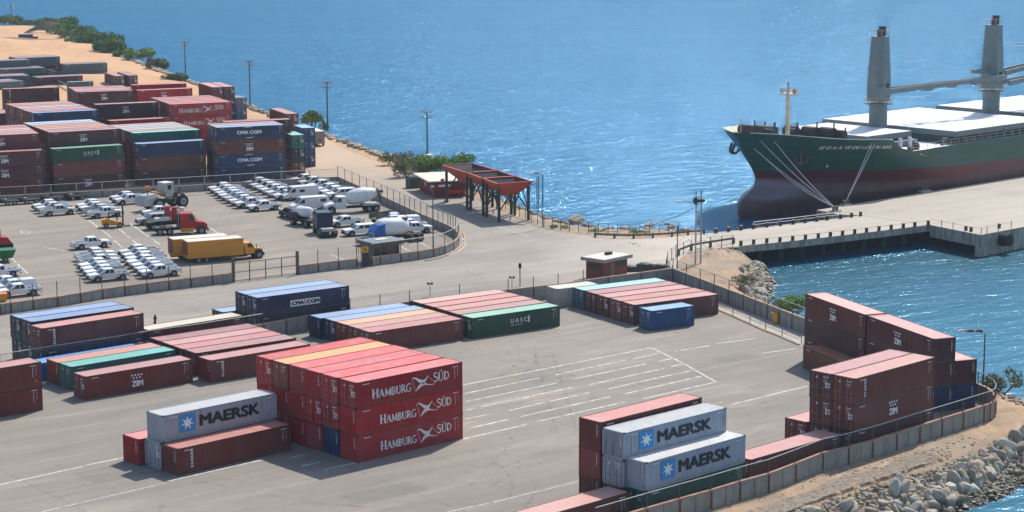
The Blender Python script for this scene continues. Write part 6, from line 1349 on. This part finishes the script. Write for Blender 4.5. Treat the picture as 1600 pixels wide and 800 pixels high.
def crane(x, pxtop, jib_to, name='deck_crane'):
    base_w = SO+SU*x; ztop = zat(base_w, pxtop[1]); zc = 14.8
    q = link(name, (lambda m: (m.tube((x, 0, 7), (x, 0, zc-1.6), 1.62, 'ship_grey', r1=1.55, n=20), m)[1])(MB()), ship, smooth=False)
    mb = MB(); mb.tube((x, 0, zc-1.7), (x, 0, zc-1.55), 2.5, 'ship_grey', n=16)
    for z in (zc-1.0, zc-.6): mb.path([(x+2.4*math.cos(k*.524), 2.4*math.sin(k*.524), z) for k in range(13)], .04, 'ship_beige', 4)
    for k in range(12): mb.tube((x+2.4*math.cos(k*.524), 2.4*math.sin(k*.524), zc-1.55), (x+2.4*math.cos(k*.524), 2.4*math.sin(k*.524), zc-.6), .04, 'ship_beige', n=4)
    link('crane_platform', mb, q)
    mb = MB(); o8 = lambda r, c: [(r, -c), (r, c), (c, r), (-c, r), (-r, c), (-r, -c), (-c, -r), (c, -r)]
    mb.loft([[Vector((x+a*fx, b*fx, z)) for a, b in o8(1.75, 1.0)] for z, fx in ((zc-1.2, .96), (zc, 1.0), (zc+2.5, 1.0), (ztop-1.7, .76))], 'ship_grey'); mb.box(x-1.95, x-1.2, -2.1, -.9, zc-.8, zc+1.4, 'ship_grey'); link('crane_tower', mb, q)
    mb = MB(); mb.box(x-.9, x-.3, -.9, .0, ztop-1.7, ztop-.5, 'anchor_rust'); mb.box(x+.2, x+.8, -.6, .5, ztop-1.7, ztop, 'dark_steel'); mb.path([(x+1.3*a, 1.3*b, ztop-.7) for a, b in ((-1, -1), (1, -1), (1, 1), (-1, 1), (-1, -1))], .03, 'ship_beige', 4)
    for a, b in ((-1, -1), (1, -1), (1, 1), (-1, 1)): mb.tube((x+1.3*a, 1.3*b, ztop-1.7), (x+1.3*a, 1.3*b, ztop-.7), .03, 'ship_beige', n=4)
    link('crane_head', mb, q); mb = MB(); mb.box(x-.3, x+.5, -1.82, -1.72, zc+1.2, zc+1.9, 'black'); link('cab_window', mb, q)
    return q, zc, ztop
def jib(q, a, b_, w0=1.1, w1=.45):
    a = Vector(a); b_ = Vector(b_); mb = MB(); d_ = (b_-a).normalized(); n_ = Vector((-d_.y, d_.x, 0)).normalized(); up = Vector((0, 0, 1))
    for s in (-1, 1):
        r0 = [a+n_*s*w0+up*v+n_*h2 for v, h2 in ((-.45, -.18), (-.45, .18), (.45, .18), (.45, -.18))]; r1 = [b_+n_*s*w1+up*v+n_*h2 for v, h2 in ((-.3, -.12), (-.3, .12), (.3, .12), (.3, -.12))]; mb.loft([r0, r1], 'ship_grey')
    L_ = (b_-a).length; n2 = int(L_/2.6)
    for k in range(1, n2+1): f = k/n2; c_ = a.lerp(b_, f); wv = w0+(w1-w0)*f; mb.tube(c_-n_*wv, c_+n_*wv, .12, 'ship_grey')
    for f in (.35, .55, .75): c_ = a.lerp(b_, f); mb.box(c_.x-1, c_.x+1, c_.y-.5, c_.y+.5, c_.z-.8, c_.z-.4, 'ship_grey')
    link('jib', mb, q)
x1, _ = ship_plane(1378, 203, 0); q1, zc1, zt1 = crane(29.6, (1379, 41), None); q2, zc2, zt2 = crane(63.6, (1546, 24), None)
jib(q1, (31.2, 0, zc1+.4), (62.6, -3.4, zc1+1.2)); jib(q2, (65.2, -.6, zc2+1.6), (100, -1, zc2+4.6)); jib(q2, (65.2, -1.6, zc2-.2), (100, -3, zc2+2.2))
mb = MB(); mb.loft([[Vector((61.9, y, z)) for y, z in ((-.5, zc2+1.6), (.5, zc2+1.6), (.5, zc2+2.6), (-.5, zc2+2.6))], [Vector((57.6, y, z)) for y, z in ((-.4, zc2+1.9), (.4, zc2+1.9), (.4, zc2+2.6), (-.4, zc2+2.6))]], 'ship_grey'); link('jib_rest', mb, q2)
mb = MB(); mb.path([(29.6, 0, zt1-1), (-2, 0, zt1-9), (xtip+2, 0, ztip+.5)], .015, 'grey_post', 4); mb.path([(63.6, 0, zt2-5), (100, 0, zt2-6.5)], .04, 'rope', 4); mb.path([(63.6, 0, zt2-5), (100, -2, zt2-9)], .04, 'rope', 4); link('stay_wires', mb, ship)
# foremast
xm = 5.2; zd = topz(xm)-1.05; wm = SO+SU*xm; zm = zat(wm, 128)
mb = MB(); mb.tube((xm, 0, zd), (xm, 0, zm-1.2), .42, 'ship_beige', r1=.3, n=10); fm = link('foremast', mb, ship); mb = MB(); mb.box(xm-.9, xm+.9, -1.6, 1.6, zm-2.0, zm-1.85, 'ship_beige'); mb.tube((xm, 0, zm-1.85), (xm, 0, zm-.5), .28, 'ship_beige'); mb.tube((xm, 0, zm-.5), (xm, 0, zm), .12, 'dark_steel'); mb.box(xm-.25, xm+.25, -1.5, -1.1, zm-1.85, zm-1.1, 'amber'); mb.box(xm-.25, xm+.25, 1.1, 1.5, zm-1.85, zm-1.1, 'galv'); link('lamp_platform', mb, fm)
mb = MB(); mb.tube((-6.6, 0, topz(-6.6)-1), (-6.6, 0, topz(-6.6)+2.6), .07, 'ship_beige'); link('jackstaff', mb, ship)
# winches, bitts, heaps of covered gear on the forecastle
rr = random.Random(12)
def blob(c, s, mat, seed, mb):
    r_ = random.Random(seed); rings = []
    for f, z in ((.85, 0), (1, .35), (.9, .7), (.55, .95), (.1, 1.05)): rings.append([Vector((c[0]+s[0]*f*math.cos(k*.628)*(1+.14*r_.uniform(-1, 1)), c[1]+s[1]*f*math.sin(k*.628)*(1+.14*r_.uniform(-1, 1)), c[2]+s[2]*z)) for k in range(10)])
    mb.loft(rings, mat)
for i, (x, y, sx_, sy_, sz_) in enumerate([(-2.6, 1.5, 1.3, 1.6, 2.3), (-.2, -1.2, 1.6, 1.0, 1.2), (2.2, 1.2, 1.4, 1.5, 2.2), (3.6, 4.4, 1.2, 1.4, 2.0), (7.0, .5, 1.0, 1.2, 1.5), (8.6, 1.6, 1.2, 1.3, 2.2), (9.4, -1.8, 1.4, 1.5, 2.4), (11.2, -4.0, 1.3, 1.5, 2.4), (12.0, -6.0, .9, 1.0, 1.6), (7.2, 5.5, 1.2, 1.2, 1.6)]):
    mb = MB(); blob((x, y, topz(x)-1.06), (sx_*.75, sy_*.7, sz_*.8), 'sack_black', i, mb); link('deck_winch', mb, ship); mb = MB(); mb.box(x-sx_*1.1, x+sx_*1.1, y-sy_*.5, y+sy_*.5, topz(x)-1.06, topz(x)-.3, 'ship_dgreen'); mb.tube((x-sx_*.4, y-sy_*.9, topz(x)+.2), (x-sx_*.4, y+sy_*.9, topz(x)+.2), sz_*.42, 'dark_steel', n=10); mb.tube((x+sx_*.7, y-.2, topz(x)-1), (x+sx_*.7, y-.2, topz(x)+sz_*.75), .14, 'anchor_rust'); link('winch_frame', mb, ship)
    mb = MB(); mb.tube((x-sx_, y-.3, topz(x)-.6), (x-sx_-.35, y-.3, topz(x)-.6), .55, 'dark_steel', n=10); link('winch_drum', mb, ship)
for i, x in enumerate((-5.2, -3.4, 1.6, 6.2, 9.5, 11.8)):
    for s in (-1, 1):
        b_ = half(x, topz(x)-1.1, stemx(topz(x)-1.1))-1.5
        if b_ < .6: continue
        mb = MB(); mb.tube((x-.35, s*b_, topz(x)-1.05), (x-.35, s*b_, topz(x)-.35), .2, 'ship_white'); mb.tube((x+.35, s*b_, topz(x)-1.05), (x+.35, s*b_, topz(x)-.35), .2, 'ship_white'); link('bitts', mb, ship)
mb = MB()
for s in (-1, 1):
    for k in range(4): y0 = s*(2.0+k*1.2); mb.box(11.5, 12.3, y0-.3, y0+.3, topz(12)-1.05, topz(12)-.4, 'ship_beige')
link('vents', mb, ship)
mb = MB(); blob((22, -13.6, 6.98), (.8, .6, 1.3), 'ship_dgreen', 5, mb); blob((20.4, -13.8, 6.98), (.9, .5, .7), 'anchor_rust', 6, mb); link('mooring_winch', mb, ship)
# anchors
def anchor(px, py, s, name='anchor'):
    # sit the anchor on the hull surface where the sight line meets it
    d_ = ray(px, py); o = Vector((0, 0, CAMH)); best = None
    for k in range(2800, 4400):
        p = o+d_*(k*.1); l = Vector(((p-SO).dot(SU), -(p-SO).dot(ST), p.z)); st_ = stemx(l.z)
        if l.x > st_ and abs(l.y) <= half(l.x, l.z, st_): best = l; break
    return best
A_ = anchor(1250, 246, 1) or Vector((0, -9, 7.5))
def anchor_mesh(M):
    mb = MB()
    def bx(*a): mb.box(*a, 'anchor_rust', M)
    bx(-.16, .16, -.16, .16, -.9, 1.2)
    for s in (-1, 1): mb.path([M @ Vector(q) for q in ((0, 0, -1.0), (s*.6, -.1, -1.0), (s*.95, -.2, -.6), (s*1.05, -.3, .1))], .22, 'anchor_rust', 8)
    bx(-.5, .5, -.22, .22, -1.25, -.8); return mb
nz = Vector((-.55, -.8, .1)).normalized(); M_ = Matrix.Translation(A_+nz*.35) @ nz.to_track_quat('-Y', 'Z').to_matrix().to_4x4(); link('anchor', anchor_mesh(M_), ship)
zA = ship_plane(1152, 240, 6); 
M_ = Matrix.Translation(Vector((stemx(8.0)+3.2, 4.6, 8.0))) @ Matrix.Rotation(R(35), 4, 'Y'); link('anchor', anchor_mesh(M_), ship)
# name painted on the bow, row of slanted glyphs, and two small marks
def on_hull(px, py):
    a = anchor(px, py, 1); return a
def hull_text(px0, px1, py0, py1, txt, hgt_):
    vs, fs = text_mesh(txt, 1, .02); x0 = min(v[0] for v in vs); x1_ = max(v[0] for v in vs); z0 = min(v[1] for v in vs); z1_ = max(v[1] for v in vs); mb = MB(); out = []
    cache = [on_hull(px0+(px1-px0)*k/24, py0+(py1-py0)*k/24) for k in range(25)]
    if any(c is None for c in cache): return
    for v in vs:
        f = (v[0]-x0)/(x1_-x0)*24; i = min(23, int(f)); c_ = cache[i].lerp(cache[i+1], f-i); dxy = (cache[i+1]-cache[i]); n_ = Vector((dxy.y, -dxy.x, 0)).normalized()*.10; hz = (v[1]-z0)/(z1_-z0)*hgt_
        b0 = half(c_.x, c_.z, stemx(c_.z)); b1 = half(c_.x, c_.z+hz, stemx(c_.z+hz)); out.append((c_.x+n_.x, c_.y-(b1-b0)-.09, c_.z+hz))
    mb.add(out, fs, 'decal_white'); link('ship_name', mb, ship)
hull_text(1277, 1391, 233.5, 232, 'SE EI A A YE DE LOU N AIG', .55)
def hmark(px, py, s):
    a = on_hull(px, py)
    if a: mb = MB(); mb.box(a.x-s, a.x+s, a.y-.13, a.y-.1, a.z-s*.7, a.z-s*.3, 'decal_white'); mb.box(a.x-s*.5, a.x+s*.3, a.y-.13, a.y-.1, a.z, a.z+s*.6, 'decal_white'); link('draught_mark', mb, ship)
hmark(1292, 258.5, .35)
# mooring lines
def line(a_px, end, label, yy=None, sag=.5):
    a = on_hull(*a_px)
    if a is None: a = Vector((*[ship_plane(a_px[0], a_px[1], yy or -8)[0]], yy or -8, ship_plane(a_px[0], a_px[1], yy or -8)[1]))
    w_ = SO+SU*a.x-ST*a.y; w_.z = a.z; e = Vector((end.x, end.y, .7)); pts = [w_.lerp(e, k/10)-Vector((0, 0, sag*math.sin(math.pi*k/10))) for k in range(11)]; mb = MB(); mb.path(pts, .06, 'rope', 5); tag(link('mooring_line', mb), label, 'rope', 'mooring lines')
line((1189, 220.5), MOOR1, 'upper left white mooring line from the bow to the wharf tip'); line((1210, 221), MOOR1, 'white mooring line right of the uppermost one, ending at the wharf tip'); line((1178, 232), MOOR1, 'faint lower mooring line from near the bow tip to the wharf tip'); line((1186, 238), MOOR1, 'lowest faint mooring line from the bow to the wharf tip', sag=.9)
line((1362, 224), MOOR2, 'steep mooring line left of its twin, from the bow shoulder to the wharf', sag=.1); line((1367, 224), MOOR2, 'steep mooring line right of its twin, from the bow shoulder to the wharf', sag=.15)
line((1437, 240), MOOR3, 'shallow mooring line along the green hull to the farther bitts, upper of two', sag=.6); line((1448, 243), MOOR3, 'shallow mooring line along the green hull to the farther bitts, lower of two', sag=1.2)

# ------------------------------------------------------------ rocks
def rock_mesh(seed):
    r_ = random.Random(seed); bm = bmesh.new(); bmesh.ops.create_icosphere(bm, subdivisions=3, radius=1); ax = [Vector((r_.uniform(-1, 1), r_.uniform(-1, 1), r_.uniform(-1, 1))).normalized() for _ in range(9)]; dd = [r_.uniform(.55, .85) for _ in ax]
    sc_ = (r_.uniform(1.0, 1.45), r_.uniform(.8, 1.05), r_.uniform(.6, .85))
    for v in bm.verts:
        for a, c_ in zip(ax, dd):
            k = v.co.dot(a)
            if k > c_: v.co -= a*(k-c_)
        v.co *= 1+r_.uniform(-.015, .015)
        for q in range(3): v.co[q] *= sc_[q]
    me = bpy.data.meshes.new('boulder'); bm.to_mesh(me); bm.free(); me.materials.append(MATS['rock'])
    if seed % 3: me.polygons.foreach_set('use_smooth', [True]*len(me.polygons))
    return me
RM = [rock_mesh(s) for s in range(14)]
def rocks_between(top_px, wl_px, n, s0, s1, label, group, seed, big=()):
    """individual boulders scattered between the top line (z 0) and the water line"""
    r_ = random.Random(seed); T_ = [at(*p) for p in top_px]; W_ = [at(p[0], p[1], WL) for p in wl_px]; m = len(T_)-1
    for i in range(n):
        f = r_.random()*m; k = min(m-1, int(f)); f -= k; a = T_[k].lerp(T_[k+1], f); b_ = W_[k].lerp(W_[k+1], f); g = r_.random()**.7*1.08+.04; p = a.lerp(b_, g); z = float(hgt(np.array([p.x]), np.array([p.y]))[0]); s = s0*(s1/s0)**(r_.random()**1.6)
        o = link('boulder', r_.choice(RM), loc=(p.x, p.y, z+s*.12)); o.scale = (s*r_.uniform(.8, 1.2), s*r_.uniform(.7, 1.1), s*r_.uniform(.7, 1.1)); o.rotation_euler = (r_.uniform(-1.2, 1.2), r_.uniform(-1.2, 1.2), r_.uniform(0, 6.3)); tag(o, label, 'rock', group)
rocks_between([(1240, 797), (1300, 775), (1337, 762), (1371, 752), (1405, 742), (1450, 728), (1478, 720), (1512, 706), (1550, 694), (1600, 686)], [(1425, 850), (1452, 828), (1474, 808), (1492, 793), (1512, 780), (1538, 768), (1556, 757), (1574, 745), (1596, 731), (1632, 718)], 285, .3, .95, 'grey boulder in the rock slope between the dirt track and the water at lower right', 'boulders below the dirt track', 4)
rocks_between([(1156, 398), (1150, 415), (1146, 434), (1158, 455), (1184, 474), (1210, 486), (1240, 496)], [(1236, 408), (1208, 417), (1188, 430), (1182, 446), (1196, 466), (1216, 480), (1240, 494)], 85, .3, .8, 'boulder on the small cove shore below the sandy headland', 'boulders round the small cove', 5)
rocks_between([(1535, 598), (1560, 607), (1585, 617), (1610, 628)], [(1550, 580), (1575, 592), (1600, 606), (1625, 622)], 22, .4, 1.0, 'boulder on the point beyond the rounded wall end', 'boulders on the wall end point', 6)
for (x, y), s in (((898, 345), 1.0), ((904, 347), .8), ((1014, 353), .6), ((1048, 357), .5)):
    p = at(x, y); o = link('boulder', RM[2], loc=(p.x, p.y, .2)); o.scale = (s, s*.8, s); tag(o, 'brown boulder on the shore side of the coast road', 'rock', 'boulders beside the coast road')
# riprap of countless small stones, one mesh each stretch
def riprap(name, line_, n, w_, s0, s1, seed, dz=0., inland=.15):
    r_ = random.Random(seed); P = [at(*p) for p in line_]; tot = [(b-a).length for a, b in zip(P[:-1], P[1:])]; V = []; F = []
    src = [([v.co.copy() for v in m.vertices], [tuple(f.vertices) for f in m.polygons]) for m in ICO]; pts = []
    for i in range(n):
        k = r_.choices(range(len(tot)), tot)[0]; f = r_.random(); p = P[k].lerp(P[k+1], f); d_ = (P[k+1]-P[k]).normalized(); nn_ = Vector((-d_.y, d_.x, 0)); pts.append(p+nn_*(r_.uniform(-inland, 1)*w_))
    Z = hgt(np.array([p.x for p in pts]), np.array([p.y for p in pts]))
    for p, z in zip(pts, Z):
        s = r_.uniform(s0, s1); vs, fs = r_.choice(src); M = Matrix.Translation((p.x, p.y, float(z)+dz+s*.15)) @ Matrix.Rotation(r_.uniform(0, 6.3), 4, 'Z') @ Matrix.Diagonal((s*r_.uniform(.7, 1.2), s*r_.uniform(.6, 1), s*r_.uniform(.5, .9), 1)); b0 = len(V); V += [M @ v for v in vs]; F += [tuple(b0+i for i in f) for f in fs]
    me = bpy.data.meshes.new(name); me.from_pydata(V, [], F); me.materials.append(MATS['rock']); o = bpy.data.objects.new(name, me); COL.objects.link(o); return tag(o, kind='stuff')
def ico(seed):
    bm = bmesh.new(); bmesh.ops.create_icosphere(bm, subdivisions=1, radius=1); r_ = random.Random(seed)
    for v in bm.verts: v.co *= r_.uniform(.75, 1.1)
    me = bpy.data.meshes.new('s'); bm.to_mesh(me); bm.free(); return me
ICO = [ico(s) for s in range(6)]
riprap('riprap', COAST_FAR[4:16], 2600, 8, .5, 1.15, 11); riprap('riprap', COAST_FAR[15:], 500, 5, .25, .6, 12)
riprap('small_stones', [(1240, 797), (1300, 775), (1371, 752), (1450, 728), (1512, 706), (1600, 688)][::-1], 4200, 5.5, .10, .34, 13, inland=.0)
riprap('small_stones', [(1160, 398), (1150, 420), (1145, 438), (1162, 460), (1196, 481), (1240, 496)], 1500, 5.5, .15, .5, 14, inland=-.25); riprap('small_stones', [(1535, 600), (1580, 618), (1640, 640)], 300, 5, .15, .4, 15, inland=.3)
riprap('scattered_stones', [(1240, 797), (1300, 775), (1371, 752), (1450, 728), (1512, 706), (1560, 690)][::-1], 420, -6, .05, .16, 17); riprap('scattered_stones', [(1075, 400), (1100, 395), (1160, 392)][::-1], 120, -14, .06, .22, 16)

# ------------------------------------------------------------ plants
def plant(name, label, cat, c, lobes, nleaf, ls, mat, trunk=None, group=None, seed=1):
    r_ = random.Random(seed); t = thing(name, label, cat, c, 0, group); mb = MB(); V = []; F = []
    vol = [a[3]*a[4]*a[5] for a in lobes]; i = 0
    while i < nleaf:
        lb = r_.choices(lobes, [v**.67 for v in vol])[0]; d_ = Vector((r_.gauss(0, 1), r_.gauss(0, 1), r_.gauss(0, 1))).normalized(); rad = r_.uniform(.55, 1.05)
        p = Vector((lb[0]+d_.x*lb[3]*rad, lb[1]+d_.y*lb[4]*rad, lb[2]+d_.z*lb[5]*rad))
        if p.z < .1: i += 1; continue
        s = ls*r_.uniform(.6, 1.4); u_ = Vector((r_.gauss(0, 1), r_.gauss(0, 1), r_.gauss(0, .6))).normalized(); v_ = d_.cross(u_).normalized() if r_.random() < .5 else Vector((r_.gauss(0, 1), r_.gauss(0, 1), r_.gauss(0, 1))).normalized()
        b0 = len(V); V += [p-u_*s, p-v_*s*.5, p+u_*s, p+v_*s*.5]; F.append((b0, b0+1, b0+2, b0+3)); i += 1
    mb.add(V, F, mat); link('crown', mb, t); mb = MB()
    tr = trunk or .08
    for lb in lobes[:6]: mb.tube((lobes[0][0]*.2+r_.uniform(-.2, .2), lobes[0][1]*.2, -.2), (lb[0], lb[1], lb[2]), tr, 'bark', r1=tr*.4, n=6)
    link('trunk', mb, t); return t
def lobes_of(w_, h_, n, seed, dpt=None):
    r_ = random.Random(seed); dpt = dpt or w_; return [(r_.uniform(-.5, .5)*w_, r_.uniform(-.5, .5)*dpt, h_*r_.uniform(.35, .72), w_*r_.uniform(.16, .30), dpt*r_.uniform(.18, .32), h_*r_.uniform(.22, .36)) for _ in range(n)]
def bush(px, w_, h_, label, seed, mat='leaf', nleaf=1800, ls=.3, name='bush', cat='bush', dpt=None, group=None, n=9):
    return plant(name, label, cat, at(*px)+Vector((0, (dpt or w_)*.3, -.3)), lobes_of(w_, h_, n, seed, dpt), nleaf, ls, mat, group=group, seed=seed)
bush((688, 270), 8.5, 3.6, 'big bright green bush behind the shed and floodlight mast', 21, 'leaf_light', 4200, .26, dpt=6, n=14)
bush((618, 262), 5, 3.2, 'thin grey green scrub left of the big bush', 22, 'leaf_dry', 900, .25)
bush((632, 277), 3.5, 4.0, 'small lone tree by the road, left of the shed', 23, 'leaf_dry', 900, .22, name='tree', cat='tree')
plant('tree', 'small bright green tree behind the box trailer', 'tree', at(487, 207), [(0, 0, 3.2, 1.8, 1.8, 1.2), (-1.2, 0, 2.8, 1.1, 1.1, .8), (1.3, .2, 3.0, 1.2, 1.1, .9), (.2, 0, 4.1, 1.1, 1.1, .7)], 900, .35, 'leaf_light', .15, seed=31)
bush((505, 205), 1.6, 2.6, 'small dry shrub at the foot of the bend floodlight mast', 24, 'leaf_dry', 300, .25)
big = [((147, 72), 12.5, 5.2, 'leaf'), ((112, 57), 12, 4.6, 'leaf'), ((84, 47), 11, 5.2, 'leaf'), ((168, 82), 8, 4.6, 'leaf'), ((128, 67), 9, 3.2, 'leaf_light')]
for i, (p, w_, h_, m_) in enumerate(big): bush(p, w_, h_, ['rightmost large dark green thicket on the upper left shore', 'middle dark thicket on the upper left shore', 'tallest crest of the thicket on the upper left shore', 'low right skirt of the shore thicket', 'lighter green patch in the middle of the shore thicket'][i], 40+i, m_, 5200, .42, name='thicket', cat='thicket', dpt=w_*1.1, group='shore thicket', n=18)
bush((4, 41), 11, 4.5, 'dark green bush cut by the left edge on the horizon shore', 50, 'leaf', 1500, .5); bush((43, 41), 6, 2.5, 'small round bush right of the most distant mast', 51, 'leaf', 900, .4)
bush((213, 95), 7.5, 4.3, 'rounded green bush standing alone just right of the shore thicket', 52, 'leaf_light', 1900, .5); bush((192, 89), 6, 2.4, 'low dark bush between thicket and rounded bush', 53, 'leaf', 1000, .5)
bush((245, 108), 5, 3.8, 'grey green bush on the rocks above the red containers', 54, 'leaf_dry', 1200, .45); bush((280, 128), 7, 2.8, 'low green scrub at the foot of the far shore mast', 55, 'leaf', 900, .4, dpt=4)
bush((98, 63), 5, 5, 'bare sandy coloured tree on the far sand', 56, 'leaf_dry', 350, .4, name='tree', cat='tree')
t = thing('fallen_thatch', 'slumped grey brown thatch shelter on the far sand in front of the thicket', 'shelter', at(83, 54)); mb = MB()
mb.loft([[Vector((-11, -2, .0)), Vector((-11, 3, .3)), Vector((-10.5, 1, .8))], [Vector((-3, -2, 2.2)), Vector((-3, 4, 2.2)), Vector((-3, 1, 4.8))], [Vector((2, -2, 2.4)), Vector((2, 4, 2.4)), Vector((2, 1, 4.4))], [Vector((6, -1, 0)), Vector((6, 3, 0)), Vector((6, 1, 2.2))]], 'bark'); link('thatch', mb, t)
mb = MB(); mb.tube((5, 0, -1), (5, 0, 2.2), .3, 'bark'); mb.tube((-2, 0, -1), (-2, 0, 2.2), .3, 'bark'); link('props', mb, t)
bush((1247, 492), 5.2, 2.9, 'bright green shrub on the cove rocks behind the low wall', 60, 'leaf_light', 2600, .16, n=12, dpt=3.5); bush((1160, 446), 3.2, 1.6, 'grey green scrub among the cove boulders', 61, 'leaf_dry', 900, .13)
bush((1566, 612), 3.4, 2.2, 'dry green scrub on the rocks right of the three headed street lamp', 62, 'leaf_dry', 1200, .14); bush((1228, 500), 2.2, 1.4, 'small scrub left of the bright shrub by the wall', 63, 'leaf_dry', 500, .12)
for i, (x, y) in enumerate([(875, 357), (935, 362), (1000, 364), (1068, 363)]): bush((x, y), 2.4, .7, f'low dry weeds at the coast fence, {ORD[i]} clump from the hoppers', 70+i, 'leaf_light', 300, .13)
